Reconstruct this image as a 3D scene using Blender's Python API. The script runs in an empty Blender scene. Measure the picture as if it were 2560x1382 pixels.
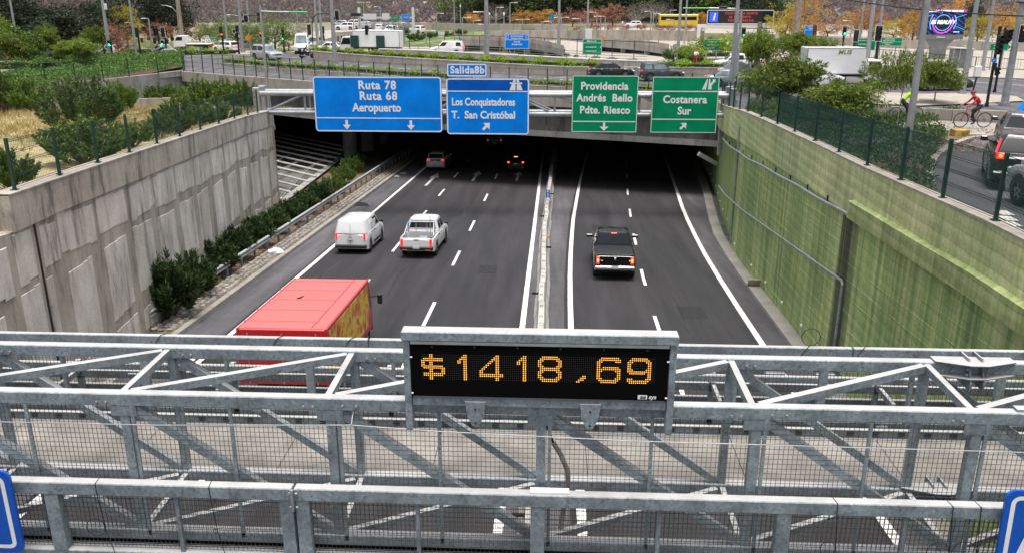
import bpy, math, random
import numpy as np
from mathutils import Vector, Matrix
R = math.radians
rnd = random.Random(7)
scene = bpy.context.scene
C = scene.collection

# ---------------------------------------------------------------- camera, sky, sun, exposure
CAM_H, FPX, PITCH, YAW = 8.0, 2150.0, R(18.3), R(2.75)
cam_data = bpy.data.cameras.new('camera')
cam = bpy.data.objects.new('camera', cam_data); C.objects.link(cam)
cam.location = (0, 0, CAM_H)
cam.rotation_euler = (math.pi / 2 - PITCH, 0, YAW)
cam_data.sensor_width = 36.0; cam_data.sensor_fit = 'HORIZONTAL'
cam_data.lens = 36.0 * FPX / 2560.0
cam_data.clip_start = 0.1; cam_data.clip_end = 3000
scene.camera = cam
world = bpy.data.worlds.new('World'); scene.world = world; world.use_nodes = True
wn = world.node_tree
bg = wn.nodes['Background']
sky = wn.nodes.new('ShaderNodeTexSky'); sky.sky_type = 'NISHITA'
sky.sun_disc = False; sky.sun_elevation = R(79); sky.sun_rotation = R(200)
sky.air_density = 1.0; sky.dust_density = 4.0; sky.ozone_density = 1.0
_hs = wn.nodes.new('ShaderNodeHueSaturation'); _hs.inputs['Saturation'].default_value = .38      # overcast: the grey of cloud
wn.links.new(sky.outputs[0], _hs.inputs['Color']); wn.links.new(_hs.outputs[0], bg.inputs[0]); bg.inputs[1].default_value = 0.07
sun = bpy.data.lights.new('sun', 'SUN'); sun.energy = 1.5; sun.angle = R(28); sun.color = (1.0, 0.965, 0.92)
so = bpy.data.objects.new('sun', sun); C.objects.link(so); so.rotation_euler = (R(7), R(5), 0); so.location = (0, 0, 60)
scene.view_settings.view_transform = 'Standard'; scene.view_settings.look = 'None'
scene.view_settings.gamma = 1.0; scene.view_settings.use_curve_mapping = False
scene.view_settings.exposure = 1.38
scene.cycles.max_bounces = 6; scene.cycles.diffuse_bounces = 3; scene.cycles.transparent_max_bounces = 8

# ---------------------------------------------------------------- measuring: the survey of the place
_cp, _sp, _cy, _sy = math.cos(PITCH), math.sin(PITCH), math.cos(YAW), math.sin(YAW)
def ray(u, v):
    x = (u - 1280) / FPX; y = -(v - 691) / FPX
    return (-_sy*_cp + x*_cy - y*_sy*_sp, _cy*_cp + x*_sy + y*_cy*_sp, -_sp + y*_cp)
HW0, HWS = -5.4 + .07 * 43.7, .07
def hz(y): return HW0 - HWS * min(y, 112)
def hw(u, v, off=0.0):
    d = ray(u, v); t = (HW0 + off - CAM_H) / (d[2] + HWS * d[1])
    return Vector((d[0]*t, d[1]*t, CAM_H + d[2]*t))
def lerp_table(tab, y):
    if y <= tab[0][0]: return tab[0][1]
    for (a, za), (b, zb) in zip(tab, tab[1:]):
        if y <= b: return za + (zb - za) * (y - a) / (b - a)
    return tab[-1][1]
TR = [(-40, 3.6), (15, 3.15), (28, 2.6), (34, 2.4), (41, 1.95), (53, 1.0), (62, 0.15), (66, 0.0)]
TL = [(-40, 3.4), (21, 2.6), (28, 2.0), (38, 1.4), (48, 0.6), (57, -0.2), (70, -1.1), (86, -1.9)]
def gz(y): return lerp_table(TR, y)
def glz(y): return lerp_table(TL, y)
def _march(u, v, f):
    d = ray(u, v); t = 5.0
    while t < 1500:
        if CAM_H + d[2]*t <= f(d[1]*t): break
        t += 0.25
    lo, hi = t - .25, t
    for _ in range(20):
        m = (lo + hi) / 2
        if CAM_H + d[2]*m <= f(d[1]*m): hi = m
        else: lo = m
    return Vector((d[0]*hi, d[1]*hi, CAM_H + d[2]*hi))
def g(u, v, off=0.0): return _march(u, v, lambda y: gz(y) + off)
def gl(u, v, off=0.0): return _march(u, v, lambda y: glz(y) + off)
def zp(u, v, z=0.0):
    d = ray(u, v); t = (z - CAM_H) / d[2]
    return Vector((d[0]*t, d[1]*t, z))
def yp(u, v, y):
    d = ray(u, v); t = y / d[1]
    return Vector((d[0]*t, y, CAM_H + d[2]*t))
def topz(u, v, p):           # height reached at image point above a base point
    d = ray(u, v); t = math.hypot(p[0], p[1]) / math.hypot(d[0], d[1])
    return CAM_H + d[2]*t
def ppm(p): return FPX / max(1.0, (Vector(p) - Vector((0, 0, CAM_H))).length)   # photo pixels per metre there

# ---------------------------------------------------------------- materials
MATS = {}
def _new(name):
    m = bpy.data.materials.new(name); m.use_nodes = True
    nt = m.node_tree; b = nt.nodes['Principled BSDF']
    MATS[name] = m
    return m, nt, b
def N(nt, t, **kw):
    n = nt.nodes.new(t)
    for k, v in kw.items():
        if hasattr(n, k): setattr(n, k, v)
        else: n.inputs[k].default_value = v
    return n
def ramp(nt, src, stops):
    r = nt.nodes.new('ShaderNodeValToRGB'); nt.links.new(src, r.inputs[0])
    e = r.color_ramp.elements
    while len(e) > len(stops): e.remove(e[-1])
    while len(e) < len(stops): e.new(0.5)
    for el, (p, c) in zip(e, stops):
        el.position = p; el.color = (c[0], c[1], c[2], 1) if not isinstance(c, (int, float)) else (c, c, c, 1)
    return r.outputs[0]
def coords(nt, scale=(1, 1, 1), kind='Object'):
    tc = nt.nodes.new('ShaderNodeTexCoord'); mp = nt.nodes.new('ShaderNodeMapping')
    mp.inputs['Scale'].default_value = scale
    nt.links.new(tc.outputs[kind], mp.inputs[0]); return mp.outputs[0]
def world_co(nt, scale=(1, 1, 1)):
    ge = nt.nodes.new('ShaderNodeNewGeometry'); mp = nt.nodes.new('ShaderNodeMapping')
    mp.inputs['Scale'].default_value = scale
    nt.links.new(ge.outputs['Position'], mp.inputs[0]); return mp.outputs[0]
def noise(nt, co, scale, detail=4, rough=.6):
    n = nt.nodes.new('ShaderNodeTexNoise'); n.inputs['Scale'].default_value = scale
    n.inputs['Detail'].default_value = detail; n.inputs['Roughness'].default_value = rough
    nt.links.new(co, n.inputs['Vector']); return n.outputs[0]
def mix(nt, fac, a, b, mode='MIX'):
    m = nt.nodes.new('ShaderNodeMixRGB'); m.blend_type = mode
    for i, val in enumerate((fac, a, b)):
        s = m.inputs[i]
        if isinstance(val, (int, float)): s.default_value = val if i == 0 else (val, val, val, 1)
        elif isinstance(val, tuple): s.default_value = (val[0], val[1], val[2], 1)
        else: nt.links.new(val, s)
    return m.outputs[0]
def bump(nt, b, h, strength=.3, dist=.02):
    bp = nt.nodes.new('ShaderNodeBump'); bp.inputs['Strength'].default_value = strength
    bp.inputs['Distance'].default_value = dist
    nt.links.new(h, bp.inputs['Height']); nt.links.new(bp.outputs[0], b.inputs['Normal'])
def mat(name, col, rough=.6, metal=0., var=.12, scale=3., bmp=0., emit=None, es=1.):
    if name in MATS: return MATS[name]
    m, nt, b = _new(name)
    b.inputs['Roughness'].default_value = rough; b.inputs['Metallic'].default_value = metal
    if var > 0:
        n = noise(nt, world_co(nt), scale)
        lo = tuple(max(0, c*(1-var*1.6)) for c in col); hi = tuple(min(1, c*(1+var*1.6)) for c in col)
        nt.links.new(ramp(nt, n, [(.3, lo), (.7, hi)]), b.inputs['Base Color'])
        if bmp: bump(nt, b, n, bmp)
    else: b.inputs['Base Color'].default_value = (*col, 1)
    if emit:
        b.inputs['Emission Color'].default_value = (*emit, 1); b.inputs['Emission Strength'].default_value = es
    return m
def paint(name, col, rough=.28, coat=.5, metal=0.):
    if name in MATS: return MATS[name]
    m, nt, b = _new(name)
    n = noise(nt, coords(nt), 2.5, 5)
    dirt = noise(nt, coords(nt, (1, 1, 3)), 1.2, 3)
    d = ramp(nt, dirt, [(.45, 0.0), (.8, .35)])
    b.inputs['Roughness'].default_value = rough
    c = mix(nt, d, col, tuple(x*.6+.04 for x in col))
    nt.links.new(c, b.inputs['Base Color'])
    b.inputs['Metallic'].default_value = metal
    b.inputs['Coat Weight'].default_value = coat; b.inputs['Coat Roughness'].default_value = .12
    r = ramp(nt, n, [(.3, rough*.8), (.7, min(1, rough*1.5))]); nt.links.new(r, b.inputs['Roughness'])
    return m

def asphalt(name, base, patch=.35):
    m, nt, b = _new(name); co = world_co(nt)
    base *= .92
    fine = noise(nt, co, 60, 3); big = noise(nt, world_co(nt, (1.1, .05, 1)), 1.0, 5); mid = noise(nt, co, 1.3, 6)
    c1 = ramp(nt, fine, [(.3, base*.75), (.7, base*1.3)])
    c2 = ramp(nt, big, [(.32, .62), (.5, 1.0), (.68, 1.5)])
    c = mix(nt, 1.0, c1, c2, 'MULTIPLY')
    c3 = ramp(nt, mid, [(.25, .8), (.8, 1.2)])
    c = mix(nt, patch, c, mix(nt, 1.0, c, c3, 'MULTIPLY'))
    c = mix(nt, 1.0, c, (1.0, .95, 1.03), 'MULTIPLY')
    nt.links.new(c, b.inputs['Base Color']); b.inputs['Roughness'].default_value = .85
    bump(nt, b, fine, .35, .01); return m
asphalt('asphalt_highway', .028); asphalt('asphalt_street', .105, .7); asphalt('asphalt_ramp', .09, .7)

def concrete(name, c_lo, c_hi, streak=.5, joints=0, horiz=0):
    m, nt, b = _new(name)
    co = world_co(nt)
    big = noise(nt, co, .45, 5); fine = noise(nt, co, 14, 6)
    st = noise(nt, world_co(nt, (1.1, 1.1, .22)), 1.5, 8, .72)
    c = ramp(nt, big, [(.3, c_lo), (.7, c_hi)])
    c = mix(nt, .35, c, mix(nt, 1.0, c, ramp(nt, fine, [(.3, .6), (.7, 1.35)]), 'MULTIPLY'))
    c = mix(nt, streak, c, mix(nt, 1.0, c, ramp(nt, st, [(.38, .30), (.47, .85), (.56, 1.0), (.75, 1.2)]), 'MULTIPLY'))
    if joints:   # board marks left by the formwork, upright
        br = nt.nodes.new('ShaderNodeTexWave'); br.wave_type = 'BANDS'; br.bands_direction = 'Y'
        br.inputs['Scale'].default_value = joints; br.inputs['Distortion'].default_value = .5
        br.inputs['Detail'].default_value = 2; br.inputs['Detail Scale'].default_value = .5
        nt.links.new(world_co(nt), br.inputs['Vector'])
        l = ramp(nt, br.outputs['Fac'], [(0.0, .35), (.07, 1.0)])
        c = mix(nt, .55, c, mix(nt, 1.0, c, l, 'MULTIPLY'))
    nt.links.new(c, b.inputs['Base Color']); b.inputs['Roughness'].default_value = .9
    bump(nt, b, fine, .4, .02); return m
concrete('concrete', (.22, .21, .195), (.40, .385, .36), .5)
concrete('concrete_light', (.38, .37, .34), (.52, .50, .46), .35)
concrete('concrete_beige', (.34, .30, .25), (.46, .41, .35), .45)
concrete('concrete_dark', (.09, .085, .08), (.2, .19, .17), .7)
concrete('wall_band', (.31, .275, .225), (.54, .49, .42), .75, 0)
concrete('wall_board', (.49, .45, .39), (.80, .75, .68), .7, 0)
concrete('wall_upper', (.36, .32, .26), (.60, .55, .47), .85, 0)
concrete('kerb', (.25, .235, .21), (.38, .35, .31), .2)

def green_wall(name, a, b_, c_, dark=.75):
    m, nt, b = _new(name)
    big = noise(nt, world_co(nt, (1, .5, .5)), .8, 5)
    st = noise(nt, world_co(nt, (3, 3, .07)), 1.3, 7, .7)
    stain = noise(nt, world_co(nt, (.35, .35, .05)), .9, 5)
    fine = noise(nt, world_co(nt), 12, 6)
    c = ramp(nt, st, [(.3, a), (.5, b_), (.72, c_)])
    c = mix(nt, .4, c, mix(nt, 1.0, c, ramp(nt, big, [(.32, .40), (.66, 1.3)]), 'MULTIPLY'))
    c = mix(nt, .45, c, mix(nt, 1.0, c, ramp(nt, fine, [(.3, .55), (.7, 1.4)]), 'MULTIPLY'))
    peel = noise(nt, world_co(nt, (1, .7, .35)), 3.2, 8, .75); zone = noise(nt, world_co(nt), .22, 3)
    c = mix(nt, .55, c, mix(nt, 1.0, c, ramp(nt, zone, [(.35, (.62, .72, .6)), (.6, (1.25, 1.15, 1.0))]), 'MULTIPLY'))
    pale = noise(nt, world_co(nt, (.9, .9, .035)), 1.7, 4)
    c = mix(nt, ramp(nt, pale, [(.54, 0.0), (.68, .6)]), c, (.56, .56, .30))
    c = mix(nt, ramp(nt, peel, [(.64, 0.0), (.70, .7)]), c, (.46, .45, .36)); c = mix(nt, ramp(nt, peel, [(.28, .75), (.36, 0.0)]), c, (.05, .065, .04))
    c = mix(nt, ramp(nt, stain, [(.62, 0.0), (.7, dark)]), c, (.045, .05, .035))
    if name == 'green_wall':     # the broad black water stain below the end of the ledge
        sx = nt.nodes.new('ShaderNodeSeparateXYZ'); nt.links.new(world_co(nt), sx.inputs[0])
        m1 = nt.nodes.new('ShaderNodeMath'); m1.operation = 'SUBTRACT'; nt.links.new(sx.outputs[1], m1.inputs[0]); m1.inputs[1].default_value = 26.6
        m2 = nt.nodes.new('ShaderNodeMath'); m2.operation = 'ABSOLUTE'; nt.links.new(m1.outputs[0], m2.inputs[0])
        m3 = nt.nodes.new('ShaderNodeMath'); m3.operation = 'MULTIPLY_ADD'; nt.links.new(m2.outputs[0], m3.inputs[0]); m3.inputs[1].default_value = .55; nt.links.new(st, m3.inputs[2])
        c = mix(nt, ramp(nt, m3.outputs[0], [(.66, .9), (.98, 0.0)]), c, (.035, .032, .024))
    wv = nt.nodes.new('ShaderNodeTexWave'); wv.wave_type = 'BANDS'; wv.bands_direction = 'Z'
    wv.inputs['Scale'].default_value = .85; wv.inputs['Distortion'].default_value = .9; wv.inputs['Detail'].default_value = 2
    nt.links.new(world_co(nt), wv.inputs['Vector'])
    l = ramp(nt, wv.outputs['Fac'], [(0.0, .4), (.05, 1.0)])
    c = mix(nt, .35, c, mix(nt, 1.0, c, l, 'MULTIPLY'))
    nt.links.new(c, b.inputs['Base Color']); b.inputs['Roughness'].default_value = .8
    bump(nt, b, wv.outputs['Fac'], .3, .03); return m
green_wall('green_wall', (.10, .21, .07), (.32, .43, .16), (.62, .64, .32))
green_wall('green_parapet', (.32, .41, .17), (.52, .57, .29), (.68, .68, .45), .2)
green_wall('green_beam', (.17, .24, .09), (.31, .38, .16), (.45, .48, .25), .3)

def galv(name, base=(.225, .25, .27)):
    m, nt, b = _new(name)
    vo = nt.nodes.new('ShaderNodeTexVoronoi'); vo.inputs['Scale'].default_value = 26
    nt.links.new(world_co(nt), vo.inputs['Vector'])
    n = noise(nt, world_co(nt), 2.2, 6); n2 = noise(nt, world_co(nt), 40, 3)
    c = mix(nt, .35, base, vo.outputs['Color'], 'OVERLAY')
    bw = nt.nodes.new('ShaderNodeHueSaturation'); bw.inputs['Saturation'].default_value = .12; nt.links.new(c, bw.inputs['Color'])
    c = mix(nt, 1.0, bw.outputs[0], ramp(nt, n, [(.3, .62), (.7, 1.25)]), 'MULTIPLY')
    c = mix(nt, .5, c, mix(nt, 1.0, c, ramp(nt, n2, [(.3, .7), (.7, 1.25)]), 'MULTIPLY'))
    c = mix(nt, 1.0, c, (.86, 1.0, 1.07), 'MULTIPLY')
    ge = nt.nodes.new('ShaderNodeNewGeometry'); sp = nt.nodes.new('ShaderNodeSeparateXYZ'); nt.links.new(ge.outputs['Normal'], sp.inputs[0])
    dust_toplight = mix(nt, 1.0, ramp(nt, sp.outputs[2], [(.7, 0.0), (.95, .75)]), ramp(nt, n, [(.2, .6), (.6, 1.0)]), 'MULTIPLY')     # pale dusty film plus skylight brightness painted onto upward faces
    c = mix(nt, dust_toplight, c, (.60, .575, .545))
    nt.links.new(c, b.inputs['Base Color']); b.inputs['Metallic'].default_value = .12
    b.inputs['Roughness'].default_value = .55; bump(nt, b, n2, .15, .005); return m
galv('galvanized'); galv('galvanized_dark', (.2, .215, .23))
mat('mesh_wire', (.10, .095, .09), .7, .2)
mat('steel_pole', (.36, .37, .38), .45, .4)
mat('dark_metal', (.03, .032, .035), .5, .3)
mat('black', (.012, .012, .013), .5, 0, 0)
mat('display_black', (.004, .004, .004), 1.0, 0, 0); MATS['display_black'].node_tree.nodes['Principled BSDF'].inputs['Specular IOR Level'].default_value = .05
mat('black_gloss', (.008, .008, .009), .18, 0, 0)
mat('rubber', (.025, .025, .026), .85)
mat('white_line', (.72, .71, .68), .8, 0, .18, 6)
mat('white_line_old', (.45, .44, .42), .85, 0, .35, 4)
mat('dirt', (.13, .09, .06), .95, 0, .4, 3, .5)
mat('soil', (.16, .125, .09), .95, 0, .45, 1.2, .5)
mat('dry_grass_ground', (.40, .32, .17), .95, 0, .3, .8, .5)
mat('verge_green', (.13, .17, .055), .95, 0, .5, .3, .4)
mat('fence_green', (.012, .055, .042), .5, .2)
mat('fence_rail', (.28, .30, .24), .5, .3)
mat('white_paint', (.78, .78, .77), .4, 0, .06)
mat('chrome', (.45, .45, .46), .35, .9, 0)
mat('glass_dark', (.012, .014, .016), .06, 0, 0)
mat('glass_pale', (.16, .20, .22), .08, 0, .3, 1.5)
mat('tail_red', (.45, .01, .01), .3, 0, 0, emit=(1, .02, .03), es=.55)
mat('brake_red', (.6, .02, .01), .3, 0, 0, emit=(1, .02, .015), es=.9)
mat('brake_core', (.9, .5, .1), .3, 0, 0, emit=(1, .22, .05), es=2.2)
mat('amber_led', (.9, .5, .1), .3, 0, 0, emit=(1, .38, .05), es=.62)
mat('headlight', (.6, .62, .64), .12, 0, 0)
mat('plate_white', (.6, .6, .57), .5, 0, .15, 30)
mat('sign_blue', (.0, .22, .78), .6, 0, .12, .7)
mat('sign_blue_deep', (.002, .10, .48), .38, 0, .1, .7)
mat('sign_green', (.0, .25, .11), .6, 0, .12, .7)
mat('sign_white', (.82, .83, .82), .5, 0, .03)
for _n in ('sign_blue', 'sign_blue_deep', 'sign_green'): MATS[_n].node_tree.nodes['Principled BSDF'].inputs['Specular IOR Level'].default_value = .12
mat('sign_back', (.22, .23, .24), .5, .5)
mat('bark', (.12, .09, .065), .9, 0, .3, 8, .5)
mat('bark_pale', (.3, .27, .23), .9, 0, .3, 6, .4)
mat('orange', (.75, .25, .02), .5)
mat('wood_pole', (.30, .24, .19), .85, 0, .3, 4, .3)
mat('rusty_pole', (.12, .05, .02), .8, 0, .4, 3)
mat('skin', (.42, .25, .18), .6, 0, 0)

def leafmat(name, cols, trans=.35, rough=.6):
    m, nt, b = _new(name)
    ge = nt.nodes.new('ShaderNodeNewGeometry')
    oi = nt.nodes.new('ShaderNodeObjectInfo')
    c = ramp(nt, ge.outputs['Random Per Island'], [(i / max(1, len(cols)-1), x) for i, x in enumerate(cols)])
    big = noise(nt, world_co(nt), .9, 3)
    c = mix(nt, .5, c, mix(nt, 1.0, c, ramp(nt, big, [(.3, .55), (.7, 1.45)]), 'MULTIPLY'))
    hs = nt.nodes.new('ShaderNodeHueSaturation')
    mr = nt.nodes.new('ShaderNodeMapRange'); nt.links.new(oi.outputs['Random'], mr.inputs[0])
    mr.inputs[3].default_value = .75; mr.inputs[4].default_value = 1.2
    nt.links.new(mr.outputs[0], hs.inputs['Value']); nt.links.new(c, hs.inputs['Color'])
    nt.links.new(hs.outputs[0], b.inputs['Base Color']); b.inputs['Roughness'].default_value = rough
    tr = nt.nodes.new('ShaderNodeBsdfTranslucent'); nt.links.new(hs.outputs[0], tr.inputs[0])
    ms = nt.nodes.new('ShaderNodeMixShader'); ms.inputs[0].default_value = trans
    out = nt.nodes['Material Output']
    nt.links.new(b.outputs[0], ms.inputs[1]); nt.links.new(tr.outputs[0], ms.inputs[2]); nt.links.new(ms.outputs[0], out.inputs[0])
    return m
leafmat('leaf_oleander', [(.02, .042, .014), (.045, .085, .025), (.11, .17, .045)])
leafmat('leaf_bush', [(.035, .08, .015), (.10, .18, .03), (.22, .30, .05)])
leafmat('leaf_dark', [(.012, .02, .010), (.025, .04, .018), (.05, .07, .025)])
leafmat('leaf_lime', [(.14, .22, .015), (.26, .38, .025), (.40, .50, .05)])
leafmat('leaf_cover', [(.05, .11, .02), (.11, .22, .035), (.18, .33, .06)])
leafmat('leaf_cover_dark', [(.025, .055, .015), (.05, .11, .025), (.12, .19, .04)])
leafmat('leaf_fern', [(.035, .08, .012), (.11, .18, .022), (.33, .38, .045)])
leafmat('leaf_yellow', [(.34, .27, .03), (.58, .46, .05), (.36, .38, .05)])
leafmat('leaf_orange', [(.30, .13, .035), (.58, .28, .06), (.52, .38, .09)])
leafmat('leaf_rust', [(.22, .08, .05), (.42, .17, .10), (.34, .2, .14)])
leafmat('leaf_russet', [(.13, .06, .05), (.2, .1, .08), (.12, .10, .08)])
leafmat('leaf_grey', [(.12, .11, .09), (.2, .17, .15), (.14, .14, .11)])
leafmat('leaf_hill', [(.13, .14, .11), (.20, .16, .17), (.26, .19, .20), (.15, .17, .11)], .5)  # paler, flatter leaf tones: distance haze put into the colour
leafmat('grass_dry', [(.38, .28, .11), (.55, .43, .19), (.42, .38, .14)], .3)
leafmat('fallen_leaf', [(.25, .12, .05), (.4, .22, .1), (.5, .36, .2)], .1)

# ---------------------------------------------------------------- mesh helpers
def tag(o, label=None, cat=None, group=None, kind=None):
    if label: o['label'] = label
    if cat: o['category'] = cat
    if group: o['group'] = group
    if kind: o['kind'] = kind
    return o
def empty(name, loc=(0, 0, 0), rz=0., label=None, cat=None, group=None):
    o = bpy.data.objects.new(name, None); C.objects.link(o); o.location = loc; o.rotation_euler = (0, 0, rz)
    o.empty_display_size = .2
    return tag(o, label, cat, group)
def link(name, me, parent=None, loc=None, rot=None):
    o = bpy.data.objects.new(name, me); C.objects.link(o)
    if parent is not None: o.parent = parent
    if loc is not None: o.location = loc
    if rot is not None: o.rotation_euler = rot
    return o
def copy_tree(o, parent=None):
    c = o.copy(); C.objects.link(c)
    if parent is not None: c.parent = parent
    for ch in o.children: copy_tree(ch, c)
    return c
class MB:
    def __init__(s): s.v = []; s.f = []; s.m = []; s.cur = 0
    def mi(s, i): s.cur = i; return s
    def quad(s, *p):
        n = len(s.v); s.v += [tuple(q) for q in p]; s.f.append(tuple(range(n, n+len(p)))); s.m.append(s.cur); return s
    def add(s, vs, fs):
        n = len(s.v); s.v += [tuple(q) for q in vs]
        for f in fs: s.f.append(tuple(i+n for i in f)); s.m.append(s.cur)
        return s
    def box(s, c, d, M=None):
        x, y, z = d[0]/2, d[1]/2, d[2]/2
        vs = [Vector((a, b, e)) for a in (-x, x) for b in (-y, y) for e in (-z, z)]
        c = Vector(c); vs = [(M @ q if M else q) + c for q in vs]
        return s.add(vs, [(0, 1, 3, 2), (4, 6, 7, 5), (0, 4, 5, 1), (2, 3, 7, 6), (0, 2, 6, 4), (1, 5, 7, 3)])
    def bbox(s, c, d, bv=.02, M=None):   # box with chamfered edges along its longest axes
        x, y, z = d[0]/2, d[1]/2, d[2]/2; c = Vector(c); bv = min(bv, x*.9, y*.9, z*.9)
        vs = []
        for sx in (-1, 1):
            for sy in (-1, 1):
                for sz in (-1, 1):
                    vs += [Vector((sx*x, sy*(y-bv), sz*(z-bv))), Vector((sx*(x-bv), sy*y, sz*(z-bv))), Vector((sx*(x-bv), sy*(y-bv), sz*z))]
        def I(sx, sy, sz, k): return ((0 if sx < 0 else 4)+(0 if sy < 0 else 2)+(0 if sz < 0 else 1))*3+k
        fs = []
        for sg in (-1, 1):
            fs.append((I(sg, -1, -1, 0), I(sg, 1, -1, 0), I(sg, 1, 1, 0), I(sg, -1, 1, 0)))
            fs.append((I(-1, sg, -1, 1), I(1, sg, -1, 1), I(1, sg, 1, 1), I(-1, sg, 1, 1)))
            fs.append((I(-1, -1, sg, 2), I(1, -1, sg, 2), I(1, 1, sg, 2), I(-1, 1, sg, 2)))
            for tg in (-1, 1):
                fs.append((I(-1, sg, tg, 1), I(1, sg, tg, 1), I(1, sg, tg, 2), I(-1, sg, tg, 2)))
                fs.append((I(sg, -1, tg, 0), I(sg, 1, tg, 0), I(sg, 1, tg, 2), I(sg, -1, tg, 2)))
                fs.append((I(sg, tg, -1, 0), I(sg, tg, 1, 0), I(sg, tg, 1, 1), I(sg, tg, -1, 1)))
                for ug in (-1, 1): fs.append((I(sg, tg, ug, 0), I(sg, tg, ug, 1), I(sg, tg, ug, 2)))
        return s.add([(M @ q if M else q) + c for q in vs], fs)
    def bar(s, p0, p1, w, h, up=(0, 0, 1)):
        p0, p1 = Vector(p0), Vector(p1); d = (p1-p0)
        if d.length < 1e-6: return s
        d.normalize(); up = Vector(up)
        if abs(d.dot(up)) > .98: up = Vector((0, 1, 0)) if abs(d.y) < .9 else Vector((1, 0, 0))
        a = d.cross(up).normalized(); b = a.cross(d).normalized()
        vs = [p + a*(w/2*i) + b*(h/2*j) for p in (p0, p1) for i, j in ((-1, -1), (1, -1), (1, 1), (-1, 1))]
        return s.add(vs, [(0, 3, 2, 1), (4, 5, 6, 7), (0, 1, 5, 4), (1, 2, 6, 5), (2, 3, 7, 6), (3, 0, 4, 7)])
    def tube(s, pts, r, n=8, cap=True):
        pts = [Vector(p) for p in pts]; rs = r if isinstance(r, (list, tuple)) else [r]*len(pts)
        base = len(s.v); pa = None
        for i, p in enumerate(pts):
            d = (pts[min(i+1, len(pts)-1)] - pts[max(i-1, 0)])
            if d.length < 1e-9: d = Vector((0, 0, 1))
            d.normalize()
            if pa is None:
                pa = d.orthogonal().normalized()
            pa = (pa - d*pa.dot(d))
            pa = pa.normalized() if pa.length > 1e-6 else d.orthogonal().normalized()
            b = d.cross(pa)
            for k in range(n):
                t = 2*math.pi*k/n; s.v.append(tuple(p + (pa*math.cos(t)+b*math.sin(t))*rs[i]))
        for i in range(len(pts)-1):
            for k in range(n):
                a0 = base+i*n+k; a1 = base+i*n+(k+1) % n
                s.f.append((a0, a1, a1+n, a0+n)); s.m.append(s.cur)
        if cap:
            s.f.append(tuple(base+k for k in range(n))[::-1]); s.m.append(s.cur)
            e = base+(len(pts)-1)*n; s.f.append(tuple(e+k for k in range(n))); s.m.append(s.cur)
        return s
    def disc(s, c, r, n=10, ax='y', d=.0):
        c = Vector(c); A = {'y': ((1, 0, 0), (0, 0, 1)), 'x': ((0, 1, 0), (0, 0, 1)), 'z': ((1, 0, 0), (0, 1, 0))}[ax]
        a, b = Vector(A[0]), Vector(A[1])
        return s.quad(*[c + a*(r*math.cos(2*math.pi*k/n)) + b*(r*math.sin(2*math.pi*k/n)) for k in range(n)])
    def prism(s, outline, d):      # outline list of 3d points, extruded by vector d
        o = [Vector(p) for p in outline]; d = Vector(d); n = len(o)
        fs = [tuple(range(n))[::-1], tuple(range(n, 2*n))] + [(i, (i+1) % n, (i+1) % n+n, i+n) for i in range(n)]
        return s.add(o + [p+d for p in o], fs)
    def grid(s, rows):             # rows: list of lists of points
        n = len(rows[0]); vs = [p for r_ in rows for p in r_]
        return s.add(vs, [(i*n+j, i*n+j+1, (i+1)*n+j+1, (i+1)*n+j) for i in range(len(rows)-1) for j in range(n-1)])
    def mesh(s, name, mats, smooth=False):
        me = bpy.data.meshes.new(name); me.from_pydata(s.v, [], s.f)
        for m in (mats if isinstance(mats, (list, tuple)) else [mats]): me.materials.append(MATS[m])
        if len(me.polygons):
            me.polygons.foreach_set('material_index', s.m)
            if smooth: me.polygons.foreach_set('use_smooth', [True]*len(s.f))
        me.update()
        return me
    def build(s, name, mats, parent=None, smooth=False, loc=None, rot=None):
        return link(name, s.mesh(name, mats, smooth), parent, loc, rot)
def smooth_by_angle(o, ang=40):
    me = o.data
    me.polygons.foreach_set('use_smooth', [True]*len(me.polygons))
    try: me.set_sharp_from_angle(angle=R(ang))
    except Exception: pass
    return o
_fontc = {}
def text_mesh(txt, size, mname, bold=.0, extr=.004, ax='CENTER', sx=1.0, shear=0., spacing=1.0):
    cu = bpy.data.curves.new('text', 'FONT'); cu.body = txt; cu.size = size; cu.align_x = ax; cu.align_y = 'CENTER'
    cu.extrude = extr; cu.offset = bold; cu.shear = shear; cu.space_character = spacing; cu.resolution_u = 3
    o = bpy.data.objects.new('text', cu); C.objects.link(o)
    dg = bpy.context.evaluated_depsgraph_get(); dg.update()
    me = bpy.data.meshes.new_from_object(o.evaluated_get(dg)); bpy.data.objects.remove(o)
    me.name = 'lettering'
    if sx != 1.0: me.transform(Matrix.Diagonal((sx, 1, 1, 1)))
    me.materials.clear(); me.materials.append(MATS[mname])
    return me
FACE = Matrix.Rotation(R(90), 4, 'X')        # lettering stands upright, read from -Y
def put_text(txt, size, mname, parent, x, y, z, bold=.0, ax='CENTER', sx=1.0, rotz=0., shear=0., extr=.004, spacing=1.0, name='lettering'):
    me = text_mesh(txt, size, mname, bold, extr, ax, sx, shear, spacing)
    return link(name, me, parent, (x, y, z), (R(90), 0, rotz))
# ================================================================ SETTING
XL = lambda y: -15.3 - .1302 * (max(y, 19.0) - 30)
RPTS = [(8.95, -40), (9.05, 15), (9.42, 30), (9.75, 43), (10.2, 50), (11, 57), (11.94, 63.6), (13, 72), (15, 90), (16.4, 102), (20, 160)]
def XR(y): return lerp_table([(b, a) for a, b in RPTS], y)
BR = [(13.2, 64.2), (-6.6, 70.6), (-21.2, 77.2), (-37.2, 86.8)]       # near edge of the road bridge
def bry(x):
    return lerp_table(sorted((a, b) for a, b in BR), x)
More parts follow.
